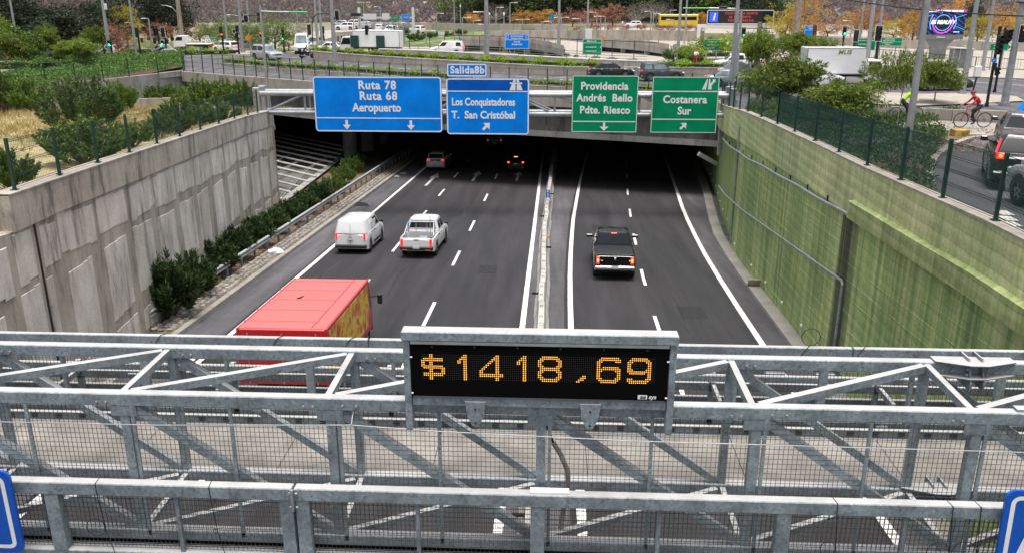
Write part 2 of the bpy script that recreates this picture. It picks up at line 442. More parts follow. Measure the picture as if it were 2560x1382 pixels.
# far ground: one sheet to the horizon at street level
mb = MB()
ys = [60, 75, 90, 120, 160, 220, 300, 450, 800, 1600]
outline = [(13.2, 64.2), (-6.6, 70.6), (-21.2, 77.2), (-37.2, 86.8), (-39.5, 80), (-42.3, 71.5), (-50, 60), (-75, 30), (-120, -40), (-1500, -40), (-1500, 2200), (1500, 2200), (1500, 66), (14, 66)]
mb.quad(*[(x, y, 0.0) for x, y in outline])
_m, _nt, _b = _new('ground_far')
_n = noise(_nt, world_co(_nt), .05, 5); _n2 = noise(_nt, world_co(_nt), 2.0, 6)
_c = ramp(_nt, _n, [(.35, (.12, .13, .06)), (.5, (.24, .21, .15)), (.65, (.17, .19, .08))])
_c = mix(_nt, 1.0, _c, ramp(_nt, _n2, [(.3, .65), (.7, 1.3)]), 'MULTIPLY')
_nt.links.new(_c, _b.inputs['Base Color']); _b.inputs['Roughness'].default_value = 1
tag(mb.build('ground', 'ground_far'), kind='structure')
# right-hand ground beside the trench, falling away with the street
mb = MB(); rows = []
for y in [-40, -10, 5, 15, 20, 24, 28, 31, 34, 38, 41, 45, 49, 53, 57, 60, 62, 64, 66.2]:
    x0 = XR(y) + .25
    rows.append([(x0 + t, y, gz(y)) for t in (0, 2, 5, 10, 20, 45, 100, 400)])
mb.grid(rows); tag(mb.build('street_ground', 'asphalt_street'), kind='structure')
# left terrace of dry grass behind the concrete wall
mb = MB(); rows = []
_lx = lambda y: -41 if y > 66 else -44 - (66 - y) * .9
for y in [-40, 0, 15, 19, 22, 25, 28, 31, 34, 38, 42, 46, 50, 54, 58, 62, 66, 70, 74, 78]:
    x1 = XL(y) - .35 if y < 57.5 else -19.3 - (y - 57.5) * .62
    x0 = min(_lx(y), x1 - 1)
    row = []
    for k in range(17):
        t = k / 16; x = x0 + (x1 - x0) * t
        zz = glz(y) + .18 * math.sin(x*.9 + y*.4) * math.sin(y*.7) * (1 if .05 < t < .93 else 0)
        row.append((x, y, zz))
    rows.append(row)
mb.grid(rows)
_m, _nt, _b = _new('terrace_soil')
_n = noise(_nt, world_co(_nt), .35, 4); _n2 = noise(_nt, world_co(_nt), 4.0, 6)
_c = ramp(_nt, _n, [(.35, (.40, .31, .2)), (.5, (.42, .33, .17)), (.62, (.20, .19, .08))])
_c = mix(_nt, 1.0, _c, ramp(_nt, _n2, [(.3, .6), (.7, 1.25)]), 'MULTIPLY')
_nt.links.new(_c, _b.inputs['Base Color']); _b.inputs['Roughness'].default_value = 1; bump(_nt, _b, _n2, .6, .1)
tag(mb.build('terrace_ground', 'terrace_soil'), kind='structure')

# trench floor, carriageways, shoulders
YS = [-40, 0, 10, 15, 20, 25, 30, 35, 40, 45, 50, 55, 60, 65, 70, 75, 80, 85, 90, 95, 100, 106, 112, 150]
def strip(name, xa, xb, off, m, y0=-40, y1=150, kind='structure', parent=None, step=None):
    ys_ = sorted(set([y for y in YS if y0 < y < y1] + [y0, y1]))
    b = MB(); b.grid([[(xa(y), y, hz(y)+off), (xb(y), y, hz(y)+off)] for y in ys_])
    o = b.build(name, m, parent)
    if kind: o['kind'] = kind
    return o
cst = lambda c: (lambda y: c)
strip('trench_floor', lambda y: -60 if y > 56.6 else XL(y)-.4, lambda y: XR(y)+.4, -.05, 'concrete_dark')
rx = lambda d: (lambda y: lerp_table([(-40, 7.6), (20, 7.72), (30, 7.88), (38, 8.05), (46.6, 8.35), (58, 9.05), (66, 9.75), (74.3, 10.45), (88, 11.6), (102, 12.85), (150, 17)], y) + d)
ml = lambda d: (lambda y: lerp_table([(-40, .75), (31, .78), (39, .88), (47, 1.08), (55, 1.38), (64, 1.85), (73.7, 2.38), (85, 3.1), (96.6, 3.95), (150, 8)], y) + d)
strip('highway_road', cst(-14.05), lambda y: ml(0)(y) + 0 * y - .45, 0.0, 'asphalt_highway')
strip('highway_road_east', ml(-.5), rx(.15), 0.004, 'asphalt_highway')
strip('median_shoulder', cst(-1.0), ml(-.25), .008, 'asphalt_ramp')
strip('road_shoulder', rx(.12), lambda y: XR(y) - .55, .008, 'asphalt_ramp')
strip('left_shoulder', cst(-14.05), cst(-12.45), .008, 'asphalt_ramp')
# painted lines
strip('edge_line', cst(-12.33), cst(-12.12), .012, 'white_line')
strip('edge_line', cst(-1.22), cst(-1.0), .014, 'white_line')
strip('edge_line', ml(-.1), ml(.12), .014, 'white_line')
strip('edge_line', rx(-.12), rx(.12), .014, 'white_line')
def dash(x, y0, y1, w=.15, m='white_line'):
    o = strip('lane_line', (lambda y: x(y)-w/2), (lambda y: x(y)+w/2), .015, m, y0, y1); return o
for y0 in (-6.6, 1.4, 9.4, 17.4, 25.0, 31.7-.2, 41.6, 50.6, 61.8, 73.6, 85, 96, 107): dash(cst(-5.03), y0, y0+3.4)
for y0 in (9.2, 18, 27, 35.2, 44.6, 54.2, 64, 74.4, 85.5, 96.5): dash(cst(-8.68), y0, y0+3.4)
c2 = lambda y: lerp_table([(-40, 4.1), (31.7, 4.23), (40, 4.45), (52, 5.0), (63, 5.65), (75, 6.5), (100, 8.5), (150, 13)], y)
for y0 in (5, 13.5, 22.5, 30.3, 38.3, 47.2, 56.0, 65.5, 75, 85, 95): dash(c2, y0, y0+3.1)
def arrow(u0, u1, x):
    b = MB(); z = lambda y: hz(y)+.016
    y0 = hw(*u0).y; y1 = hw(*u1).y; L = y1 - y0
    pts = [(-.12, 0), (.12, 0), (.12, .6), (.42, .6), (0, 1), (-.42, .6), (-.12, .6)]
    b.quad(*[(x+a, y0+t*L, z(y0+t*L)) for a, t in pts]); o = b.build('lane_arrow', 'white_line_old'); o['kind'] = 'structure'
arrow((1062, 465), (1090, 433), -10.45); arrow((1182, 453), (1195, 428), -6.85); arrow((1292, 453), (1300, 430), -3.1)
b = MB()
for (u, v, a) in ((985, 442, .5), (1005, 435, .35), (890, 516, .9)):
    p = hw(u, v); n = 9
    b.mi(1 if v > 500 else 0).quad(*[(p.x+a*1.1*math.cos(6.28*k/n)*rnd.uniform(.7, 1.1), p.y+a*1.6*math.sin(6.28*k/n)*rnd.uniform(.7, 1.1), hz(p.y)+.017) for k in range(n)])
tag(b.build('road_patch', ['white_line_old', 'black']), kind='structure')

rc_ = random.Random(21)
for k in range(5):
    x = rc_.choice((-11.2, -9.6, -7.4, -5.9, -3.0, 2.2, 3.4, 5.4, 6.6)); y = rc_.uniform(18, 60); b = MB(); L = rc_.uniform(3, 9); pts = []
    for j in range(14): pts.append((x+rc_.uniform(-.05, .05)+.06*math.sin(j*.5+k), y+L*j/13))
    b.grid([[(px, py, hz(py)+.010), (px+rc_.uniform(.01, .03), py, hz(py)+.010)] for px, py in pts]); tag(b.build('sealed_crack', 'black'), kind='structure')
mat('asphalt_patch', (.02, .019, .02), .9, 0, .25, 6)
for x, y, w_, l_ in ((-10.6, 33, 1.2, 2.4), (-6.6, 57, 1.0, 3.0), (5.9, 34, 1.1, 1.8), (-3.2, 41, .9, 1.6), (3.1, 52, 1.2, 2.2)):
    b = MB(); b.quad(*[(x+a*w_/2, y+c*l_/2, hz(y+c*l_/2)+.0085) for a, c in ((-1, -1), (1, -.96), (.97, 1), (-1, .98))]); tag(b.build('asphalt_patch', 'asphalt_patch'), kind='structure')
# ---- left verge: kerb, cobbled strip, planting soil
strip('planting_soil', lambda y: (XL(y)+.02 if y < 57.3 else -18.9 - (y-57.3)*.09), cst(-15.35), .10, 'dirt', -10, 112)
b = MB(); strip('cobble_bed', cst(-15.4), cst(-14.32), .115, 'soil', -10, 112)
kb = empty('kerb', (0, 0, 0)); tag(kb, 'long pale concrete kerb along the left shoulder of the highway', 'kerb')
y = 8.0; k0 = None
ks = MB().bbox((0, 0, 0), (.26, 1.94, .34), .03).mesh('kerb_stone', 'kerb')
while y < 104:
    link('kerb_stone', ks, kb, (-14.19, y, hz(y)+.02), (-math.atan(HWS), 0, rnd.uniform(-.004, .004))); y += 2.0
# cobbles: rounded stones, the nearest ones laid one by one, joined further off
cob = [MB().bbox((0, 0, 0), (w_, d_, .1), .03).mesh('cobble', 'cobble_stone') for w_, d_ in ()] if False else []
mat('cobble_stone', (.26, .24, .21), .9, 0, .35, 2.5, .3)
for k in range(4):
    n = 7; r0 = .13
    out = [(r0*(1+rnd.uniform(-.25, .2))*math.cos(6.28*i/n), r0*1.15*(1+rnd.uniform(-.25, .2))*math.sin(6.28*i/n)) for i in range(n)]
    bb = MB(); bb.add([(x, y, 0) for x, y in out]+[(x*.8, y*.8, .07) for x, y in out], [(i, (i+1) % n, (i+1) % n+n, i+n) for i in range(n)]+[tuple(range(n, 2*n))])
    cob.append(bb.mesh('cobble', 'cobble_stone'))
verge = empty('cobbled_verge', (0, 0, 0)); tag(verge, 'cobbled strip of rounded stones between the guard rail and the kerb', 'verge')
far = MB(); cnt = 0
y = 30.0
while y < 90:
    x = -15.25 + rnd.uniform(0, .1)
    while x < -14.4:
        yy = y + rnd.uniform(-.05, .05)
        if cnt < 290 and y > 30.2:
            link('cobble', cob[rnd.randrange(4)], verge, (x, yy, hz(yy)+.12), (0, 0, rnd.uniform(0, 6))); cnt += 1
        else:
            r0 = .13; ph = rnd.uniform(0, 6)
            far.quad(*[(x+r0*math.cos(ph+1.257*i), yy+r0*math.sin(ph+1.257*i), hz(yy)+.17+.02*(i % 2)) for i in range(5)])
        x += rnd.uniform(.27, .33)
    y += .29
tag(far.build('cobbles_beyond', 'cobble_stone', verge), kind='stuff')
# guard rail: w-beam on posts
gr = empty('guard_rail', (0, 0, 0)); tag(gr, 'galvanised steel guard rail on short posts beside the oleanders', 'guard rail')
gx = lambda y: -15.35 - .0045 * max(0, y-30)
prof = [(0, -.155), (.07, -.115), (.07, -.06), (.0, -.02), (.0, .02), (.07, .06), (.07, .115), (0, .155)]
y = 6.0
while y < 100:
    y1 = y + 4.0; b = MB()
    rows = [[(gx(yy)+dx, yy, hz(yy)+.72+dz) for dx, dz in prof] for yy in (y, y1+.06)]
    b.grid(rows); rows2 = [[(p[0]-.004, p[1], p[2]) for p in r_] for r_ in rows]; b.grid([rows2[1], rows2[0]])
    b.grid([[rows[k][7], (rows[k][7][0]-.05, rows[k][7][1], rows[k][7][2]+.0)] for k in (0, 1)])
    b.build('rail_beam', 'galvanized', gr); y = y1
pm = MB().bar((0, 0, -.75), (0, 0, .1), .1, .13).mesh('rail_post', 'galvanized_dark')
rf = MB().box((0, 0, 0), (.02, .06, .1)).mesh('rail_reflector', 'orange')
y = 8.3; k = 0
while y < 100:
    link('rail_post', pm, gr, (gx(y)-.06, y, hz(y)+.72)); k += 1
    if k % 3 == 0: link('rail_reflector', rf, gr, (gx(y)+.05, y, hz(y)+.72))
    y += 2.0
# ---- median: jersey barrier of separate segments
def bx(y): return lerp_table([(0, -.40), (31, -.36), (48, -.42), (60, -.3), (75, -.1), (88, .11), (112, .5)], y)
bm = None; k = 0; y = 4.0
P8 = [(-.30, 0), (-.30, .08), (-.19, .30), (-.11, .82), (.11, .82), (.19, .30), (.30, .08), (.30, 0)]
seg = MB()
for sg in (0, 1): pass
seg.add([(dx, yy, dz) for yy in (-1.49, 1.49) for dx, dz in P8], [(i, i+1, i+9, i+8) for i in range(7)]+[tuple(range(8))[::-1], tuple(range(8, 16))])
segm = seg.mesh('concrete_barrier', 'concrete_light')
dl = MB().box((0, 0, 0), (.30, .03, .09)).mesh('delineator', 'black')
dw = MB().box((0, 0, 0), (.05, .03, .09)).mesh('delineator', 'white_paint')
da = MB().box((0, 0, 0), (.16, .03, .1)).mesh('delineator', 'orange')
hook = MB().tube([(-.05, 0, 0), (-.05, 0, .06), (.05, 0, .06), (.05, 0, 0)], .012, 5).mesh('lifting_hook', 'dark_metal')
while y < 104:
    t = empty('concrete_barrier', (bx(y) + rnd.uniform(-.035, .035), y, hz(y)+.005), 0)
    t.rotation_euler = (-math.atan(HWS), 0, -(bx(y+1.5)-bx(y-1.5))/3 + rnd.uniform(-.012, .012))
    tag(t, 'pale precast barrier block in the line dividing the two carriageways', 'barrier', 'barrier blocks dividing the carriageways')
    link('block', segm, t)
    link('lifting_hook', hook, t, (0, -.7, .82)); link('lifting_hook', hook, t, (0, .7, .82))
    if k % 3 == 1: link('delineator', dl, t, (rnd.choice((-.25, .25)), 0, .72))
    elif k % 4 == 2: link('delineator', da, t, (.2, 0, .62))
    y += 3.0; k += 1
p = hw(1374, 524); t = empty('marker_plate', (bx(p.y), p.y, hz(p.y)+.82)); tag(t, 'small blue kilometre plate on top of the median barrier', 'sign')
MB().box((0, 0, .2), (.28, .03, .75)).build('plate', 'sign_blue', t); put_text('K\n3\n2', .24, 'sign_white', t, 0, -.02, .22, .01)
# right footway kerb
strip('side_kerb', lambda y: XR(y)-.55, lambda y: XR(y)+.05, .13, 'kerb', -20, 112)
b = MB(); b.grid([[(XR(y)-.55, y, hz(y)+.13), (XR(y)-.56, y, hz(y)-.02)] for y in YS]); tag(b.build('side_kerb_face', 'kerb'), kind='structure')

# ================================================================ RETAINING WALLS
tw = [(-40, 3.6), (21.0, 2.97), (24.4, 2.80), (30.5, 2.37), (37.7, 1.9), (49.1, 1.15), (57.5, .42)]
wl = empty('retaining_wall', (XL(30), 30, hz(30))); tag(wl, 'tall stained board marked concrete retaining wall on the left of the highway', 'wall')
def P_wl(o): o.parent = wl; o.matrix_parent_inverse = Matrix.Translation(wl.location).inverted(); return o
b = MB(); ysl = [-20, 0, 10, 17, 21, 24.4, 27, 30.5, 34, 37.7, 43, 49.1, 53, 57.5]
def wtop(y): return lerp_table(tw, y)
rows = []
for y in ysl:
    x = XL(y); zt = wtop(y) - (.62 if y < 21 else .95); zb = hz(y)-.3
    rows.append([(x, y, zb), (x, y, zb+(zt-zb)*.33), (x, y, zb+(zt-zb)*.66), (x, y, zt), (x-.45, y, zt), (x-.45, y, zb)])
b.grid(rows); b.quad(*[rows[-1][i] for i in (0, 3, 4, 5)][::-1]); P_wl(b.build('wall_face', 'wall_band'))
b = MB(); rows = []
for y in [21.2, 24.4, 27, 30.5, 34, 37.7, 43, 49.1, 53, 57.5]:
    x = XL(y)+.055; zt = wtop(y); zb = zt - .97
    rows.append([(x, y, zb), (x, y, zt), (x-.5, y, zt), (x-.5, y, zb), (x, y, zb)])
b.grid(rows); b.quad(*rows[0][:4]); b.quad(*rows[-1][:4][::-1]); P_wl(b.build('coping_beam', 'wall_upper'))
b = MB(); rows = [[(XL(y)+.075, y, wtop(y)+.003), (XL(y)+.075, y, wtop(y)+.045), (XL(y)-.5, y, wtop(y)+.045)] for y in [21.2, 30.5, 37.7, 49.1, 57.5]]
b.grid(rows); P_wl(b.build('coping_cap', 'concrete_beige'))
b = MB()   # open construction joint
yj = 22.35; b.box((XL(yj)+.002, yj, (wtop(yj)-.97+hz(yj))/2), (.03, .09, wtop(yj)-.97-hz(yj))); P_wl(b.build('movement_joint', 'black'))
# cast panels, five planks each, slightly proud
n = 0; y = 15.2; col = 0
while y < 56.5:
    H = wtop(y) - .97 - hz(y)
    rows_ = [(H-.12, H-1.3+rnd.uniform(-.1, .1), 1.0), (H-1.75+rnd.uniform(-.1, .1), H-4.25+rnd.uniform(-.15, .15), .95), (H-4.7+rnd.uniform(-.1, .1), .3, .95)]
    for ri, (za, zb, fr) in enumerate(rows_):
        wid = 2.0*fr+rnd.uniform(-.15, .25) if ri else 2.55
        npl = 5; y0 = y + rnd.uniform(0, .2); jt, jb = rnd.uniform(-.1, .1), rnd.uniform(-.1, .1)
        for k in range(npl):
            ya = y0+wid*k/npl+.008; yb = y0+wid*(k+1)/npl-.008
            top = za+rnd.uniform(-.03, .03)+jt*(k-2)*.4; bot = zb+rnd.uniform(-.04, .04)+jb*(k-2)*.5
            if yb > 57.2 or abs(ya-22.35) < .12 or abs(yb-22.35) < .12 or (ya < 22.35 < yb): continue
            pr = .008 + rnd.uniform(0, .012); g0 = hz(y)
            b = MB(); q = [(ya, g0+bot-.07*(ya-y)), (yb, g0+bot-.07*(yb-y)), (yb, g0+top-.07*(yb-y)), (ya, g0+top-.07*(ya-y))]
            f = [(XL(a)+pr, a, z_) for a, z_ in q]; r_ = [(XL(a)-.01, a+(.02 if i in (1, 2) else -.02), z_+(.02 if i > 1 else -.02)) for i, (a, z_) in enumerate(q)]
            b.quad(*f); 
            for i in range(4): b.quad(f[i], r_[i], r_[(i+1) % 4], f[(i+1) % 4])
            P_wl(b.build('wall_plank', 'wall_board')); n += 1
    y += 2.85; col += 1

# right green wall
tr = [(-40, 4.2), (16, 3.5), (17.9, 3.45), (20.5, 3.30), (23.3, 3.17), (26.1, 3.02), (29, 2.91), (32, 2.8), (35, 2.65), (38.1, 2.52), (41.4, 2.38), (45.4, 2.13), (50, 1.7), (56, 1.1), (60, .7), (63.5, .45)]
def rtop(y): return lerp_table(tr, y)
wr = empty('green_retaining_wall', (XR(30), 30, hz(30))); tag(wr, 'moss green painted concrete retaining wall with dark water streaks on the right', 'wall')
def P_wr(o): o.parent = wr; o.matrix_parent_inverse = Matrix.Translation(wr.location).inverted(); return o
yr = [-20, 0, 10, 15, 18, 22, 26, 30, 34, 38, 43, 46.8]
b = MB(); rows = [[(XR(y), y, hz(y)-.1), (XR(y), y, (hz(y)+rtop(y))/2), (XR(y), y, rtop(y)-1.6)] for y in yr]
b.grid(rows); b.quad((XR(46.8), 46.8, hz(46.8)-.1), (XR(46.8)+.5, 46.9, hz(46.8)-.1), (XR(46.8)+.5, 46.9, rtop(47)-1.6), (XR(46.8), 46.8, rtop(47)-1.6))
P_wr(b.build('wall_face', 'green_wall'))
yr2 = [46.9, 50, 54, 57, 60, 63.6, 72, 90, 112, 150]
b = MB(); rows = [[(XR(y)+.42, y, hz(y)-.1), (XR(y)+.42, y, (rtop(y)-1.6 if y < 63 else -2.0))] for y in yr2]
b.grid(rows); P_wr(b.build('recessed_wall_face', 'green_wall'))
yp_ = [-20, 0, 15, 18, 22, 26, 30, 34, 38, 43, 46.8, 50, 54, 57, 60, 63.4]
b = MB(); rows = [[(XR(y)-.04, y, rtop(y)-1.62), (XR(y)-.04, y, rtop(y)-.03), (XR(y)+.24, y, rtop(y)-.03), (XR(y)+.24, y, rtop(y)-1.3)] for y in yp_]
b.grid(rows); b.quad(rows[-1][0], rows[-1][1], rows[-1][2], rows[-1][3]); P_wr(b.build('parapet_band', 'green_parapet'))
b = MB(); rows = [[(XR(y)-.06, y, rtop(y)-.028), (XR(y)-.06, y, rtop(y)+.02), (XR(y)+.30, y, rtop(y)+.02), (XR(y)+.30, y, rtop(y)-.3)] for y in yp_]
b.grid(rows); P_wr(b.build('parapet_cap', 'concrete_beige'))
yb_ = [-20, 0, 12, 15, 18, 21, 24, 26.4]
b = MB(); rows = [[(XR(y)-.02, y, rtop(y)-1.72), (XR(y)-.20, y, rtop(y)-1.66), (XR(y)-.20, y, rtop(y)-1.14), (XR(y)-.03, y, rtop(y)-1.09)] for y in yb_]
b.grid(rows); b.quad(*rows[-1]); P_wr(b.build('ledge_beam', 'green_beam'))
# formwork joints of the lower wall, recessed dark lines plus proud boards
rr = random.Random(5)
b = MB()
for k in range(13):
    z0 = .55 + .5*k
    y = 14.0
    while y < 46:
        L = rr.uniform(2.2, 4.2)
        if rr.random() < .8 and z0 < rtop(y)-1.9-hz(y):
            b.add([(XR(yy)-.002-(.013 if dz == 0 else 0), yy, hz(yy)+z0+dz+.0*yy) for yy in (y, min(46, y+L)) for dz in (-.02, 0, .02)], [(0, 1, 4, 3), (1, 2, 5, 4)])
        y += L + .15
P_wr(b.build('formwork_ridges', 'green_wall'))
# steel pipes on the wall
b = MB(); pts = []
for y in np.arange(14, 55, 1.0): pts.append((XR(y)-.14, y, lerp_table([(14, 2.1), (15.9, 2.05), (26.95, 1.38), (36, .72), (45, 0), (54.8, -.73)], y) + (.02*math.sin(y))))
b.tube(pts, .055, 7)
o = b.build('drain_pipe', 'steel_pole'); tag(o, 'long grey conduit clipped along the upper part of the green wall', 'pipe')
b = MB(); pts = [(XR(y)-.1, y, lerp_table([(26.4, -.72), (40, -2.2), (54.9, -3.84)], y)) for y in np.arange(26.4, 55, 1.5)]
pts = [(XR(26.3)-.1, 26.3, hz(26)+.2), (XR(26.3)-.1, 26.3, -.8)] + pts
b.tube(pts, .045, 7); o = b.build('drain_pipe', 'galvanized'); tag(o, 'lower grey conduit on the green wall that turns down to the road', 'pipe')
b = MB(); b.tube([(XR(46.7)-.08, 46.5, hz(46.5)+.3), (XR(46.7)-.08, 46.5, 1.2)], .05, 7); o = b.build('drain_pipe', 'galvanized'); tag(o, 'upright grey pipe at the corner where the green wall steps back', 'pipe')
cl = MB().box((0, 0, 0), (.04, .06, .22)).mesh('pipe_clip', 'dark_metal')
for i, y in enumerate(np.arange(16, 54, 2.6)):
    o = link('pipe_bracket', cl, None, (XR(y)-.08, y, lerp_table([(14, 2.1), (15.9, 2.05), (26.95, 1.38), (36, .72), (45, 0), (54.8, -.73)], y)+.12)); P_wr(o)
# white reflectors along the foot of the wall
rm = MB().bbox((0, 0, 0), (.06, .16, .10), .01).mesh('wall_reflector', 'white_paint')
for k, (u, v) in enumerate([(1985, 792), (1930, 736), (1884, 688), (1845, 647), (1814, 612), (1790, 552), (1776, 530), (1768, 509), (1757, 485), (1748, 468), (1740, 450), (1733, 433), (1725, 417), (1718, 404)]):
    y = hw(u, v, .95).y if k < 4 else None
    if y is None: y = 45 + (k-4)*3.6
    o = link('wall_reflector', rm, None, (XR(y)-.05+(.42 if y > 46.8 else 0), y, hz(y)+.62))
    tag(o, 'small white block reflector at the foot of the green wall', 'reflector', 'reflectors along the foot of the green wall')
for k, (u, v) in enumerate([(1565, 745), (1570, 522)]): pass
# drainage beam tops, litter
p = hw(1890, 722); o = MB().box((0, 0, .0), (.55, .06, .42), Matrix.Rotation(.5, 4, 'X').to_3x3()).build('cardboard_sheet', 'bark_pale', None, loc=(XR(p.y)-.3, p.y, hz(p.y)+.3)); tag(o, 'scrap of brown cardboard leaning at the foot of the green wall', 'litter')
p = hw(697, 637); b = MB(); r2 = random.Random(3)
rows = [[(.42*math.cos(a)*math.cos(e)*r2.uniform(.7, 1.2), .36*math.sin(a)*math.cos(e)*r2.uniform(.7, 1.2), .22*math.sin(e)*r2.uniform(.6, 1.3)) for a in np.linspace(0, 6.28, 12)] for e in np.linspace(0, 1.5, 5)]
o = b.grid(rows).build('plastic_bag', 'white_paint', None, loc=(p.x-.15, p.y, hz(p.y)+.15)); tag(o, 'crumpled white plastic sheet lying on the kerb', 'litter')

# ================================================================ ROAD BRIDGE
brg = empty('road_bridge', (-6.6, 70.6, -3)); tag(brg, 'concrete street bridge crossing over the highway with stained parapet', 'bridge')
def P_b(o): o.parent = brg; o.matrix_parent_inverse = Matrix.Translation(brg.location).inverted(); return o
BRX = [(20.5, 61.8)] + BR + [(-45, 91.5)]
def off_line(pts, d):   # shift towards the viewer
    return [(x - .38*d*1.0, y - d) for x, y in pts]
def face(pts, z0, z1, th, name, m, d=0):
    b = MB(); a = off_line(pts, d); c = off_line(pts, d-th)
    b.grid([[(x, y, z0), (x, y, z1)] for x, y in a]); b.grid([[(x, y, z1), (x, y, z0)] for x, y in c])
    b.grid([[(p[0], p[1], z1), (q[0], q[1], z1)] for p, q in zip(a, c)]); b.grid([[(q[0], q[1], z0), (p[0], p[1], z0)] for p, q in zip(a, c)])
    return P_b(b.build(name, m))
BP = [(13.3, 64.2)] + BR[1:]
face(BP, -.55, .42, .35, 'parapet', 'concrete_beige', .30)
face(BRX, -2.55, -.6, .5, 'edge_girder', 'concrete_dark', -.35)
face(BRX, -3.0, -2.56, .7, 'girder_flange', 'concrete', -.15)
b = MB(); pts = [(x, y+.5) for x, y in BRX]; far_ = [(-70, 165), (40, 165)]
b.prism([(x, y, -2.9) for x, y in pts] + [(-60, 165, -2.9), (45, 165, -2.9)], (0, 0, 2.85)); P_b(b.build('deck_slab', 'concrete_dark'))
tag(MB().grid([[(-60, y, -14), (-60, y, 0)] for y in (90, 165)]).grid([[(-60, 164, -14), (-60, 164, 0)], [(40, 164, -14), (40, 164, 0)]]).grid([[(30, 164, -14), (30, 164, 0)], [(20.4, 62, -14), (20.4, 62, 0)]]).build('tunnel_wall_and_light_stop', 'concrete_dark'), kind='structure')  # side walls, plus an end wall added to keep light out of the underpass
for k, (x, y) in enumerate([(-20.9, 87.5), (-20.6, 94.5), (-20.3, 103)]):
    b = MB(); b.tube([(0, 0, -.6), (0, 0, hz(y)*-1-2.9)], .72, 20); o = smooth_by_angle(b.build('column', 'concrete', None, loc=(x, y, hz(y)))); P_b(o)
# stain-streaked support beam cradle, right
b = MB(); b.bar((10.5, 62.3, -3.1), (11.9, 62.7, -3.9), .25, .3); b.bar((12.1, 62.5, -1.0), (12.1, 62.4, -3.2), .5, .5); P_b(b.build('bearing_bracket', 'concrete'))
# street surface on the bridge and beyond
def sheet(name, pts, z, m):
    b = MB(); b.quad(*[(p[0], p[1], z if len(p) < 3 else p[2]) for p in pts]); return tag(b.build(name, m), kind='structure')
sheet('bridge_street', [(13, 64.8), (-6.6, 71.1), (-21, 77.7), (-37, 87.4), (-47, 100), (-62, 118), (-95, 150), (-20, 150), (40, 92), (40, 64.8)], .004, 'asphalt_street')
# left back wall under the planted bank
bw = empty('back_wall', (-40, 80, -1)); tag(bw, 'grey streaked concrete wall under the fenced hedge bank behind the dry grass', 'wall')
BW = [(-72, 36), (-50, 60), (-42.3, 71.5), (-39.3, 80), (-37.2, 87.6)]
BWT = [2.2, .9, .62, .5, .45]
b = MB(); b.grid([[(x, y, -5), (x, y, -1.5), (x, y, t)] for (x, y), t in zip(BW, BWT)]); b.grid([[(x, y, t), (x-.5, y+.15, t), (x-.5, y+.15, -.5)] for (x, y), t in zip(BW, BWT)])
o = b.build('wall_face', 'concrete'); o.parent = bw; o.matrix_parent_inverse = Matrix.Translation(bw.location).inverted()
# low beige wall in front of it
a_, c_ = gl(118, 285), gl(560, 262); b = MB(); b.bar((a_.x, a_.y, a_.z+.3), (c_.x, c_.y, c_.z+.3), .3, 1.0)
tag(b.build('low_wall', 'concrete_beige'), 'low brown concrete wall at the far side of the dry grass', 'wall')

# ================================================================ STEEL LATTICE OVER THE CULVERT
lt = empty('steel_lattice', (-24, 70, -6.4)); tag(lt, 'galvanised steel lattice of crossing pipes over the dark culvert', 'lattice')
o_ = Vector((-19.3, 57.5)); 
zl = lambda y: -6.3 - .07*(y-57.5)*.6
famA = []; 
for k in range(15):      # rails running away from the road
    y0 = 52 + k*2.7
    famA.append(((-18.9-(max(y0, 57.5)-57.5)*.085, max(y0, 57.5)), (-46, y0+24)))
tube_n = 0
for (p, q) in famA:
    for dx in (0, .22):
        b = MB(); b.tube([(p[0], p[1]+dx, zl(p[1])), (q[0], q[1]+dx, zl(q[1])+.4)], .065, 5)
        o = b.build('lattice_rail', 'concrete_light'); o.parent = lt; o.matrix_parent_inverse = Matrix.Translation(lt.location).inverted()
for k in range(13):
    x0 = -19.6 - k*2.1
    b = MB(); b.tube([(x0, 57.5-0*k, zl(57.5)-.08), (x0-2.2, 75, zl(75)+.0), (x0-3.0, 92, zl(92)-.3)], .055, 5)
    o = b.build('lattice_purlin', 'steel_pole'); o.parent = lt; o.matrix_parent_inverse = Matrix.Translation(lt.location).inverted()
    b = MB(); b.tube([(x0-.25, 57.5, zl(57.5)-.08), (x0-2.45, 75, zl(75)), (x0-3.25, 92, zl(92)-.3)], .04, 5)
    o = b.build('lattice_purlin', 'steel_pole'); o.parent = lt; o.matrix_parent_inverse = Matrix.Translation(lt.location).inverted()
b = MB(); b.grid([[(-18.75-(y-57.4)*.09, y, hz(y)+.35), (-19.35-(y-57.4)*.09, y, hz(y)+.35), (-19.35-(y-57.4)*.09, y, hz(y)-.3)] for y in (57.4, 66, 75, 86)]); tag(b.build('culvert_edge', 'concrete'), kind='structure')

